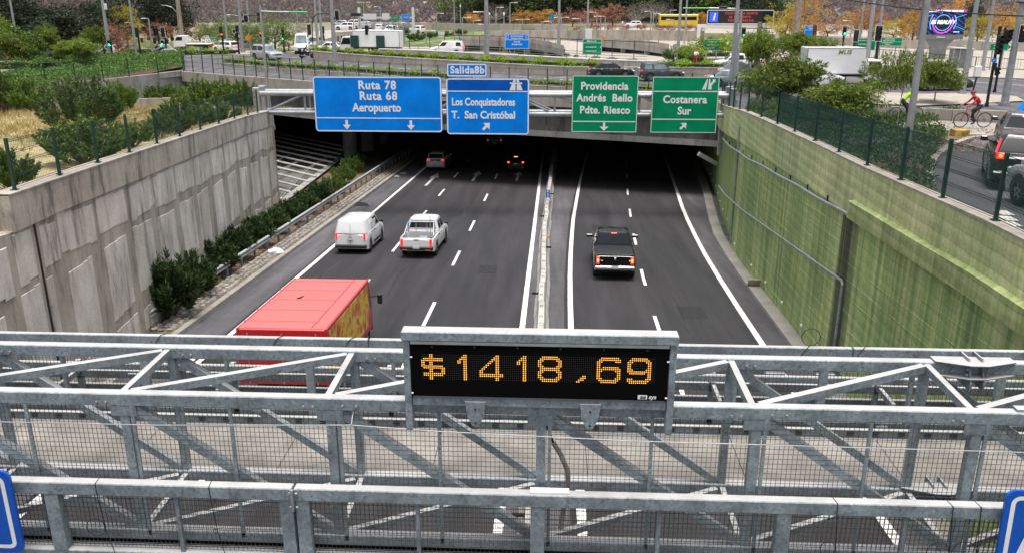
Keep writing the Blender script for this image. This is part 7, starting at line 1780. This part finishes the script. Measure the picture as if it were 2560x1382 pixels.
p = g(2525, 268); signal(2525, 268, 2556, 60, 'large signal with a lit red lamp at the right edge', [(2553, 85, 'r', F_, T_, 3, .98, F_)], 5, base=Vector((p.x, p.y+.6, p.z)))

# ================================================================ BACKGROUND SIGNS AND BOARDS
def board(u0, v0, u1, v1, vb, label, col, lines, y=None, posts=True, name='road_board', border=True, bars=(), cat='sign', rot=0, pm='steel_pole'):
    uc = (u0+u1)/2; p = g(uc, vb) if y is None else yp(uc, vb, y); a, c = yp(u0, v0, p.y), yp(u1, v1, p.y); w, h = abs(c.x-a.x)/2, abs(a.z-c.z)/2; zc = (a.z+c.z)/2
    t = empty(name, (p.x, p.y, p.z), R(rot)); tag(t, label, cat); z = zc-p.z
    rrect(MB(), -w, w, z-h, z+h, h*.07, -.05, .02).build('sign_face', col, t)
    if border: frame_rr(MB(), -w+.01, w-.01, z-h+.01, z+h-.01, h*.07, h*.045, -.056).build('sign_border', 'sign_white', t)
    for b_ in bars: MB().box((0, -.056, z+b_*h), (1.96*w, .008, h*.05)).build('divider', 'sign_white', t)
    for s, sz, fx, fz in lines: put_text(s, sz*h, 'sign_white', t, fx*w, -.062, z+fz*h, .008*h, sx=.9, extr=.002)
    if posts:
        for xx in (-w*.6, w*.6): MB().bar((xx, .06, -.05), (xx, .06, z+h*.9), .12, .10, (0, 1, 0)).build('post', pm, t)
    return t, w, h, z
t, w, h, z = board(1262, 86, 1323, 123, 146, 'blue board reading Entrada Autopista Costanera Norte, Ruta 68 and Aeropuerto', 'sign_blue', [('Entrada Autopista', .27, 0, .72), ('Costanera Norte', .27, 0, .42), ('Ruta 68', .30, 0, -.05), ('Aeropuerto', .34, 0, -.38)], bars=(.22,))
for xx in (-.5, .5): arrow_sign(t, xx*w, z-.74*h, .36*h, 0, .6)
for xx in (-.82, .82): frame_rr(MB(), xx*w-.12*w, xx*w+.12*w, z+.32*h, z+.84*h, .03, .03, -.06).build('pictogram', 'sign_white', t); MB().bar((xx*w-.04*w, -.06, z+.38*h), (xx*w-.01*w, -.06, z+.76*h), .03, .02).build('pictogram', 'sign_white', t)
t, w, h, z = board(1456, 98, 1503, 138, 150, 'green board reading Salida 5a y 6b, Los Conquistadores and Túnel San Cristóbal', 'sign_green', [('Salida 5a y 6b', .25, -.08, .72), ('Los Conquistadores', .19, -.12, -.02), ('Túnel San Cristóbal', .19, -.12, -.52)], bars=(.5,))
MB().bar((.86*w, -.06, z-.12*h), (.86*w, -.06, z+.1*h), .07, .02, (0, 1, 0)).build('arrow', 'sign_white', t); MB().box((w*1.02, .0, z+h*1.02), (.5, .04, .5), Matrix.Rotation(R(45), 3, 'Y')).build('warning_plate', 'orange', t)
board(1757, 99, 1797, 127, 152, 'green board reading Costanera Sur, Costanera Norte al Oriente above the jogger', 'sign_green', [('COSTANERA SUR', .26, .05, .55), ('COSTANERA NORTE', .26, .08, -.05), ('AL ORIENTE', .26, -.1, -.58)], border=True)
t, w, h, z = board(2006, 64, 2034, 92, 140, 'blue board reading Costanera Norte Poniente behind the rusty post', 'sign_blue', [('Costanera Norte', .22, 0, .72), ('Poniente', .22, 0, .40)], bars=(.15,)); MB().quad((.2*w, -.06, z-.8*h), (.8*w, -.06, z-.8*h), (.58*w, -.06, z-.05*h), (.42*w, -.06, z-.05*h)).build('pictogram', 'sign_white', t)
board(2133, 96, 2182, 127, 148, 'green board reading Los Conquistadores, Costanera Norte al Poniente', 'sign_green', [('LOS CONQUISTADORES', .25, .06, .6), ('COSTANERA NORTE', .26, -.02, .0), ('AL PONIENTE', .26, -.1, -.55)])
board(2185, 95, 2249, 116, 140, 'long green board reading Conquistadores, Túnel San Cristóbal, Costanera Norte Poniente', 'sign_green', [('CONQUISTADORES', .30, .05, .68), ('TÚNEL SAN CRISTÓBAL', .30, .0, .25), ('COSTANERA NORTE', .30, -.1, -.25), ('PONIENTE', .30, -.05, -.66)], bars=(.0,))
board(527, 92, 547, 98, 120, 'small green street board on two posts behind the hatchback', 'sign_green', [('COSTANERA', .8, 0, 0)])
t, w, h, z = board(2466, 110, 2508, 127, 178, 'green arrow shaped board reading Av. and Centro behind the black signals', 'sign_green', [('AV. 11 DE SEPT.', .42, -.1, .42), ('CENTRO ISIDRO', .42, -.1, -.4)], border=True)
MB().prism([(w, -.05, z-h), (w*1.42, -.05, z), (w, -.05, z+h)], (0, .05, 0)).build('arrow_point', 'sign_green', t); b = MB(); b.bar((w, -.07, z+h*1.0), (w*1.45, -.07, z), .12, .02, (0, 1, 0)).bar((w*1.45, -.07, z), (w, -.07, z-h), .12, .02, (0, 1, 0)); b.build('arrow_border', 'sign_white', t)
# far gantry with white sign backs and two boards
t, w, h, z = board(979, 41, 1002, 52, 92, 'far green gantry board at the foot of the hill', 'sign_green', [('Providencia', .5, 0, .3)], bars=(-.2,)); board(1005, 36, 1027, 52, 92, 'far blue gantry board at the foot of the hill', 'sign_blue', [('T. San Cristóbal', .3, 0, 0)], bars=(.35, -.35))
t = board(910, 35, 944, 50, 92, 'left white sign back on the far gantry', 'lamp_white', [], border=False)[0]; board(957, 34, 976, 50, 92, 'right white sign back on the far gantry', 'lamp_white', [], border=False)
pa, pb = g(900, 92), g(1034, 92); za = zat(pa, 905, 45)
t = empty('far_gantry', pa); tag(t, 'pale far gantry beam carrying sign backs over the distant road', 'gantry'); d = pb-pa
MB().bar((0, .3, za), (d.x, d.y+.3, za), .3, .3).bar((0, .3, za-1.0), (d.x, d.y+.3, za-1.0), .3, .3).build('beam', 'lamp_white', t)
for q in (Vector((0, 0, 0)), d): MB().bar(q+Vector((0, .3, 0)), q+Vector((0, .3, za+1.8)), .45, .45, (0, 1, 0)).build('column', 'lamp_white', t)
t = board(880, 34, 905, 41, 92, 'small far message board with an orange glowing line', 'black', [], border=False)[0]
q = yp(1305, 79, 150); t = board(1305, 73, 1338, 79, 95, 'row of grey sign backs on the far overpass rail', 'sign_back', [], border=False)[0]
board(1370, 37, 1377, 44, 70, 'tiny green marker among the orange trees', 'sign_green', [], border=False); board(1378, 35, 1385, 49, 70, 'tiny blue marker among the orange trees', 'sign_blue', [], border=False)
board(1096, 80, 1112, 93, 98, 'white cabinet standing on the far green embankment', 'lamp_white', [], posts=False, name='white_cabinet', cat='cabinet'); board(1463, 72, 1479, 98, 104, 'white framed portal with a small green plate beyond the far board', 'lamp_white', [], border=False)
t, w, h, z = board(732, 89, 748, 105, 120, 'grey diamond sign back left of the minibus', 'sign_back', [], border=False)
board(654, 100, 672, 116, 124, 'pair of white utility cabinets at the signal post', 'lamp_white', [], posts=False, name='white_cabinet', cat='cabinet')
# message board on its cantilever
pv = g(1850, 105); a, c = yp(1769, 26, pv.y), yp(1933, 61, pv.y); w, h = (c.x-a.x)/2, (a.z-c.z)/2; t = empty('message_board', ((a.x+c.x)/2, pv.y, pv.z)); tag(t, 'black message board with red lettering Costanera Norte al Poniente pista derecha', 'sign'); z = (a.z+c.z)/2-pv.z
rrect(MB(), -w, w, z-h, z+h, .25, 0, .5).build('housing', 'black', t); frame_rr(MB(), -w-.03, w+.03, z-h-.03, z+h+.03, .28, .13, -.02).build('housing_frame', 'lamp_white', t)
mat('led_red', (.4, .03, .03), .4, 0, 0, emit=(1, .12, .12), es=.28); mat('led_blue', (.01, .05, .5), .4, 0, 0, emit=(.01, .08, .9), es=.7); mat('led_pink', (.8, .2, .5), .4, 0, 0, emit=(1, .25, .65), es=.9); mat('led_green', (.02, .3, .1), .4, 0, 0, emit=(.02, .6, .25), es=.4)
for s, k, xx in (('COSTANERA NORTE', .52, .02), ('AL PONIENTE', 0, -.02), ('PISTA DERECHA', -.52, .02)): put_text(s, h*.44, 'led_red', t, xx*w, -.03, z+k*h, .0, sx=1.02, extr=.002, spacing=1.2)
MB().box((-.80*w, -.02, z), (.25*w, .02, 1.42*h)).build('info_panel', 'led_blue', t); put_text('i', h*1.5, 'led_pink', t, -.80*w, -.04, z, .03, shear=.2, extr=.002)
MB().box((.80*w, -.02, z), (.28*w, .02, 1.4*h)).build('side_panel', 'black_gloss', t); put_text('TAG', h*.3, 'led_green', t, .80*w, -.04, z+.2*h, .0, extr=.002); put_text('DISPONIBLE', h*.2, 'led_red', t, .80*w, -.04, z-.05*h, .0, extr=.002)
MB().bar((-w*1.28, .3, z-h-.35), (w*1.25, .3, z-h-.35), .5, .55).build('beam', 'lamp_white', t)
for xx in (-w*1.22, w*1.18): MB().bar((xx, .3, -.1), (xx, .3, z-h-.3), .55, .55, (0, 1, 0)).build('column', 'lamp_white', t)
# video screen on a pedestal
ps = g(2345, 148); a, c = yp(2306, 25, ps.y), yp(2409, 87, ps.y); w, h = (c.x-a.x)/2, (a.z-c.z)/2; t = empty('video_screen', ((a.x+c.x)/2, ps.y, ps.z)); tag(t, 'video advertising screen reading ES REALITY on a grey pedestal', 'screen'); z = (a.z+c.z)/2-ps.z
_m, _nt, _b = _new('screen_image'); ge = _nt.nodes.new('ShaderNodeTexCoord'); mp = _nt.nodes.new('ShaderNodeMapping'); _nt.links.new(ge.outputs['Generated'], mp.inputs[0]); mp.inputs['Location'].default_value = (-.5, 0, -.48)
wv = _nt.nodes.new('ShaderNodeTexWave'); wv.wave_type = 'BANDS'; wv.bands_direction = 'DIAGONAL'; wv.inputs['Scale'].default_value = 3.2; wv.inputs['Distortion'].default_value = 6; wv.inputs['Detail'].default_value = 4; _nt.links.new(mp.outputs[0], wv.inputs['Vector'])
_c = ramp(_nt, wv.outputs['Fac'], [(.3, (.001, .002, .02)), (.75, (.01, .03, .30)), (.95, (.05, .25, .9))]); _nt.links.new(_c, _b.inputs['Emission Color']); _b.inputs['Emission Strength'].default_value = .16; _b.inputs['Base Color'].default_value = (0, 0, 0, 1)
MB().box((0, .3, z), (2*w, .55, 2*h)).build('screen_case', 'sign_back', t); MB().box((0, .01, z-.03), (2*w-.06, .03, 2*h-.06)).build('screen_face', 'screen_image', t)
mat('led_magenta', (.6, .02, .4), .4, 0, 0, emit=(1, .03, .55), es=1.2); mat('led_white', (.6, .7, .8), .4, 0, 0, emit=(.65, .8, 1), es=1.0); mat('led_cyan', (.1, .4, .9), .4, 0, 0, emit=(.10, .40, 1), es=1.0); mat('banner_magenta', (.25, .01, .12), .4, 0, 0, emit=(.42, .01, .18), es=.7)
def ring(r0, r1, m, a0=0, a1=360, cx=0, yy=-.02, nm='ring'):
    n = 40; A = np.radians(np.linspace(a0, a1, n)); MB().grid([[(cx+r0*math.cos(a), yy, z-.05*h+r0*math.sin(a)), (cx+r1*math.cos(a), yy, z-.05*h+r1*math.sin(a))] for a in A]).build(nm, m, t)
MB().quad(*[(.60*h*math.cos(x)*1.0, -.012, z-.05*h+.60*h*math.sin(x)) for x in np.linspace(0, 6.28, 30)]).build('dark_disc', 'black', t)
ring(.80*h, .86*h, 'led_magenta', 150, 390); ring(.62*h, .65*h, 'led_cyan', 200, 340 if False else 520); ring(1.05*h, 1.09*h, 'led_cyan', -30, 35); ring(1.05*h, 1.09*h, 'led_cyan', 145, 210)
MB().box((0, -.014, z+.90*h), (2*w-.06, .01, .17*h)).build('banner', 'banner_magenta', t); put_text('DOMINGO A JUEVES 22:30 HRS.', .20*h, 'led_white', t, 0, -.03, z+.88*h, .008, extr=.002, sx=1.12, shear=.2); put_text('ES REALITY', .42*h, 'led_white', t, .0, -.05, z-.02*h, .012, extr=.002, sx=.95, shear=.15)
put_text('chilevisión', .13*h, 'led_cyan', t, -.72*w, -.03, z-.8*h, .0, extr=.002) if False else None
put_text('pluto tv', .15*h, 'led_white', t, .66*w, -.03, z-.78*h, .0, extr=.002); MB().bar((-w*.95, -.02, z+h*.3), (-w*.5, -.02, z+h*.6), .04, .02).bar((w*.55, -.02, z+h*.35), (w*.98, -.02, z+h*.62), .04, .02).bar((w*.6, -.02, z-h*.35), (w*.98, -.02, z-h*.6), .04, .02).build('light_streak', 'led_cyan', t)
MB().bbox((0, .3, z-h-.32), (2*w, .6, .62), .04).build('base_band', 'sign_back', t); put_text('JCDecaux', .26, 'sign_white', t, 0, -.02, z-h-.32, .006)
MB().prism([(-.95, .1, 0), (.95, .1, 0), (.95, .1, z-h-1.5), (1.7, .1, z-h-.62), (-1.7, .1, z-h-.62), (-.95, .1, z-h-1.5)], (0, .5, 0)).build('pedestal', 'sign_back', t)
# cabinet on post, grey frame shelter
pc = g(2426, 240); t = empty('signal_cabinet', pc); tag(t, 'white control box on a black post on the traffic island', 'cabinet'); zt_ = zat(pc, 2433, 165); MB().bbox((.25, 0, zt_-.45), (.5, .35, .85), .04).build('box', 'lamp_white', t); MB().bar((.1, 0, 0), (.25, 0, zt_-.9), .1, .1, (0, 1, 0)).box((.25, 0, zt_-.9), (.55, .4, .05)).build('post', 'black', t)
pc = g(2395, 172); t = empty('grey_kiosk', pc); tag(t, 'grey framed kiosk with slanted roof behind the white control box', 'kiosk'); hh = zat(pc, 2395, 122)
MB().bbox((0, 0, hh*.5), (1.9, 1.2, hh*.95), .05).build('panel', 'sign_back', t)
for xx in (-1, -.35, .35, 1): MB().bar((xx, -.65, 0), (xx, -.65, hh), .1, .1, (0, 1, 0)).build('frame', 'steel_pole', t)
MB().box((0, 0, hh+.05), (2.3, 1.5, .1), Matrix.Rotation(.06, 3, 'Y')).build('roof', 'lamp_white', t)
p = g(2562, 312); o = MB().prism([(-.5, 0, 0), (.5, 0, 0), (.5, 0, .55), (0, 0, .8)], (0, .5, 0)).build('blue_tarpaulin', 'led_cyan' if False else 'sign_blue', None, loc=(p.x, p.y, p.z+.3)); tag(o, 'blue plastic tarpaulin at the right picture edge by the bikeway wall', 'tarpaulin')

# ================================================================ PEOPLE
for n_, c_ in (('cloth_black', (.015, .015, .018)), ('cloth_red', (.42, .012, .02)), ('cloth_hivis', (.42, .75, .02)), ('cloth_white', (.7, .7, .72)), ('cloth_grey', (.35, .36, .38)), ('cloth_redshorts', (.55, .02, .08)), ('cloth_blue', (.1, .35, .55)), ('hair_dark', (.02, .015, .012)), ('helmet_red', (.25, .02, .03))): mat(n_, c_, .7, 0, .1, 20)
def figure(parent, J_, top, bottom, shoe='black', arms=None, headm='skin', hair='hair_dark', helmet=None, hipz=None, white_hem=None):
    """one continuous skinned body from joints (x side, y forward, z up)"""
    names = ['pelvis', 'spine', 'chest', 'neck', 'head', 'crown', 'shL', 'elL', 'wrL', 'haL', 'shR', 'elR', 'wrR', 'haR', 'hiL', 'knL', 'anL', 'toL', 'hiR', 'knR', 'anR', 'toR']
    E_ = [(0, 1), (1, 2), (2, 3), (3, 4), (4, 5), (2, 6), (6, 7), (7, 8), (8, 9), (2, 10), (10, 11), (11, 12), (12, 13), (0, 14), (14, 15), (15, 16), (16, 17), (0, 18), (18, 19), (19, 20), (20, 21)]
    rad = [.135, .125, .15, .058, .095, .075, .065, .046, .034, .036, .065, .046, .034, .036, .095, .066, .046, .04, .095, .066, .046, .04]
    me = bpy.data.meshes.new('body'); me.from_pydata([J_[n] for n in names], E_, []); o = bpy.data.objects.new('body', me); C.objects.link(o)
    md = o.modifiers.new('skin', 'SKIN'); md.use_smooth_shade = True
    for i, r_ in enumerate(rad): me.skin_vertices[0].data[i].radius = (r_, r_*.85 if i < 3 else r_)
    me.skin_vertices[0].data[0].use_root = True; sd = o.modifiers.new('sub', 'SUBSURF'); sd.levels = 1; sd.render_levels = 1
    dg = bpy.context.evaluated_depsgraph_get(); dg.update(); m2 = bpy.data.meshes.new_from_object(o.evaluated_get(dg)); bpy.data.objects.remove(o)
    V = {n: Vector(J_[n]) for n in names}
    m2.materials.clear()
    for m in (top, bottom, shoe, arms or top, headm, 'skin'): m2.materials.append(MATS[m])
    def dseg(p, a, b_):
        ab = b_-a; t_ = max(0, min(1, (p-a).dot(ab)/max(1e-6, ab.length_squared))); return (p-(a+ab*t_)).length
    segs = [(names[a], names[b_]) for a, b_ in E_]
    mi = {('pelvis', 'spine'): 1, ('spine', 'chest'): 0, ('chest', 'neck'): 0, ('neck', 'head'): 4, ('head', 'crown'): 4}
    for s in segs:
        if s in mi: continue
        k = s[1][:2]; mi[s] = {'sh': 0, 'el': 3, 'wr': 3, 'ha': 5, 'hi': 1, 'kn': 1, 'an': 1, 'to': 2}[k]
    for f in m2.polygons:
        c = f.center; best = min(segs, key=lambda s: dseg(c, V[s[0]], V[s[1]])); f.material_index = mi[best]; f.use_smooth = True
    b_ = link('body', m2, parent); hd = V['head']; d = (V['crown']-V['head']).normalized()
    hb = MB(); rows = [[(hd.x+.108*math.cos(a)*math.cos(e), hd.y-.012+.122*math.sin(a)*math.cos(e), hd.z+.035+.115*math.sin(e)) for a in np.linspace(0, 6.283, 15)] for e in np.linspace(-.15, 1.57, 6)]; hb.grid(rows)
    hb.build('helmet' if helmet else 'hair', helmet or hair, b_, True)
    MB().bbox((hd.x, hd.y+.10, hd.z-.02), (.025, .035, .04), .01).box((hd.x, hd.y+.092, hd.z-.065), (.045, .01, .01)).build('face', 'skin', b_)
    for s_ in (-1, 1): MB().box((hd.x+s_*.034, hd.y+.093, hd.z+.012), (.022, .01, .012)).build('eye', 'black', b_)
    for sgn, ha, wr in ((-1, 'haL', 'wrL'), (1, 'haR', 'wrR')):
        h_ = V[ha]; dd = (V[ha]-V[wr]).normalized()
        for k in range(4): o_ = Vector((.018*(k-1.5), 0, 0)); MB().tube([h_+o_, h_+o_+dd*.045, h_+o_+dd*.06+Vector((0, .0, -.03))], .0095, 5).build('finger', 'skin', b_)
        MB().tube([h_+Vector((-sgn*.03, 0, 0)), h_+Vector((-sgn*.045, .02, -.02))], .011, 5).build('thumb', 'skin', b_)
    return b_
def std_pose(**kw):
    J_ = dict(pelvis=(0, 0, .95), spine=(0, .0, 1.12), chest=(0, .0, 1.36), neck=(0, .0, 1.52), head=(0, .02, 1.64), crown=(0, .02, 1.73), shL=(-.19, 0, 1.42), elL=(-.24, -.03, 1.15), wrL=(-.24, .06, .93), haL=(-.24, .09, .85), shR=(.19, 0, 1.42), elR=(.24, -.03, 1.15), wrR=(.24, .06, .93), haR=(.24, .09, .85),
              hiL=(-.10, 0, .90), knL=(-.11, .02, .50), anL=(-.11, -.02, .09), toL=(-.12, .15, .03), hiR=(.10, 0, .90), knR=(.11, .02, .50), anR=(.11, -.02, .09), toR=(.12, .15, .03)); J_.update(kw); return J_
ride = lambda lean=.22: dict(pelvis=(0, -.28, 1.0), spine=(0, -.2, 1.14), chest=(0, -.02+lean*.2, 1.34), neck=(0, .08+lean*.2, 1.47), head=(0, .14+lean*.2, 1.57), crown=(0, .15+lean*.2, 1.66), shL=(-.18, .0+lean*.2, 1.38), elL=(-.24, .20, 1.17), wrL=(-.25, .42, 1.06), haL=(-.25, .49, 1.04), shR=(.18, .0+lean*.2, 1.38), elR=(.24, .20, 1.17), wrR=(.25, .42, 1.06), haR=(.25, .49, 1.04),
                           hiL=(-.09, -.25, .96), knL=(-.10, .14, .82), anL=(-.11, .02, .42), toL=(-.11, .17, .38), hiR=(.09, -.25, .96), knR=(.10, .02, .58), anR=(.11, -.14, .20), toR=(.11, .02, .15))
def bicycle(p, rz, label, col, pitch=0):
    t = empty('bicycle', label=label, cat='bicycle')
    b = MB(); n = 28
    def torus(b, c, r_, q):
        rows = [[(q*math.sin(a2), c+(r_+q*math.cos(a2))*math.cos(a), r_+.02+(r_+q*math.cos(a2))*math.sin(a)) for a2 in np.linspace(0, 6.283, 7)] for a in np.linspace(0, 6.283, n)]; b.grid(rows)
    for c in (-.55, .55):
        b = MB(); torus(b, c, .335, .024); w_ = b.build('wheel', 'rubber', t, True); b = MB()
        for k in range(14): a = k*math.pi/7; b.tube([(0, c, .355), (0, c+.32*math.cos(a), .355+.32*math.sin(a))], .003, 3, False)
        b.build('spokes', 'steel_pole', w_)['kind'] = 'stuff'; MB().tube([(-.05, c, .355), (.05, c, .355)], .03, 8).build('hub', 'dark_metal', w_)
    P = dict(bb=(0, -.07, .33), st=(0, -.24, .80), hd=(0, .34, .84), hb=(0, .38, .70), rx=(0, -.55, .355), fx=(0, .55, .355))
    b = MB()
    for a, c, r_ in (('bb', 'st', .018), ('st', 'hd', .018), ('bb', 'hb', .022), ('rx', 'bb', .012), ('rx', 'st', .010), ('hb', 'fx', .016), ('hd', 'hb', .022)): b.tube([P[a], P[c]], r_, 6)
    b.build('frame', col, t); MB().tube([P['st'], (0, -.28, .94)], .014, 6).bbox((0, -.29, .955), (.13, .25, .05), .02).build('saddle', 'black', t); MB().tube([P['hd'], (0, .36, .99)], .016, 6).tube([(-.30, .36, 1.0), (.30, .36, 1.0)], .013, 6).build('handlebar', 'black', t)
    MB().tube([(.02, -.07, .33), (.02, -.07, .33)], .01, 4).tube([(.04, P['bb'][1], P['bb'][2]), (.04, -.14, .17)], .01, 5).tube([(-.04, P['bb'][1], P['bb'][2]), (-.04, .02, .50)], .01, 5).tube([(-.03, -.07, .33), (.03, -.07, .33)], .08, 12).build('crank', 'dark_metal', t)
    t.location = p; t.rotation_euler = (R(pitch), 0, R(rz)); return t
def rider(p, rz, label, top, bottom, helmet, **kw):
    t = empty('person', label=label, cat='person'); figure(t, ride(), top, bottom, helmet=helmet, **kw); t.location = p; t.rotation_euler = (0, 0, R(rz)); return t
p = g(2428, 322); p = Vector((p.x, p.y, gz(p.y)+.04)); bicycle(p, 93, 'dark red mountain bicycle ridden along the bikeway', 'helmet_red')
t = rider(p, 93, 'cyclist in a red and grey jacket and dark red helmet riding left', 'cloth_red', 'cloth_black', 'helmet_red', arms='cloth_red'); MB().bbox((0, -.27, 1.10), (.34, .27, .16), .07).build('jacket_hem', 'cloth_grey', t); MB().tube([(-.07, .12, 1.50), (.07, .12, 1.50)], .05, 6).build('scarf', 'cloth_blue', t)
p = g(2262, 305); p = Vector((p.x, p.y, gz(p.y)+.04)); bicycle(p, -87, 'black bicycle with yellow frame partly behind the thick lamp pole', 'ochre'); rider(p, -87, 'cyclist in a fluorescent yellow jacket behind the thick lamp pole', 'cloth_hivis', 'cloth_black', 'cloth_hivis', arms='cloth_hivis')
p = g(1938, 158); bicycle(p, 88, 'red bicycle beyond the trees by the message board leg', 'cloth_red'); rider(p, 88, 'distant cyclist in red with grey top near the message board leg', 'cloth_grey', 'cloth_red', 'cloth_white')
run = dict(shL=(-.19, .03, 1.42), elL=(-.25, -.14, 1.2), wrL=(-.2, .08, 1.16), haL=(-.19, .14, 1.18), shR=(.19, -.02, 1.42), elR=(.25, -.2, 1.22), wrR=(.22, .0, 1.12), haR=(.21, .06, 1.12), hiL=(-.10, 0, .9), knL=(-.1, .28, .62), anL=(-.1, .1, .3), toL=(-.1, .24, .22), knR=(.1, -.06, .5), anR=(.1, -.2, .12), toR=(.1, -.08, .03))
t = empty('person', label='jogger in white top, red shorts and red cap running beside the hedge', cat='person'); figure(t, std_pose(**run), 'cloth_white', 'cloth_redshorts', 'cloth_white', helmet='cloth_red', arms='cloth_white'); place(t, g(1738, 164), 20)
t = empty('person', label='person in black clothes standing beside the pole with the white box', cat='person'); figure(t, std_pose(), 'cloth_black', 'cloth_black'); place(t, g(265, 155), 180)
def moto_rider(mb, label, top):
    t = empty('person', label=label, cat='person'); J_ = ride(.1); J_ = {k: (x, y-.15, z-.10) for k, (x, y, z) in J_.items()}; figure(t, J_, top, 'cloth_black', helmet='cloth_black'); t.location = mb.location; t.rotation_euler = mb.rotation_euler
moto_rider(mb1, 'rider in dark clothes on the black motorbike at the end of the hedge wall', 'cloth_black'); moto_rider(mb2, 'rider in black on the delivery motorbike beside the silver car', 'cloth_black')
t = empty('person', label='worker in a fluorescent yellow vest beyond the grey kiosk', cat='person'); figure(t, std_pose(), 'cloth_hivis', 'cloth_black', helmet='cloth_hivis', arms='cloth_hivis'); place(t, g(2407, 152), 170)
t = empty('person', label='pedestrian in a bright red top under the spreading feathery tree', cat='person'); figure(t, std_pose(), 'cloth_red', 'cloth_black', arms='cloth_red'); place(t, g(2262, 222), 160)
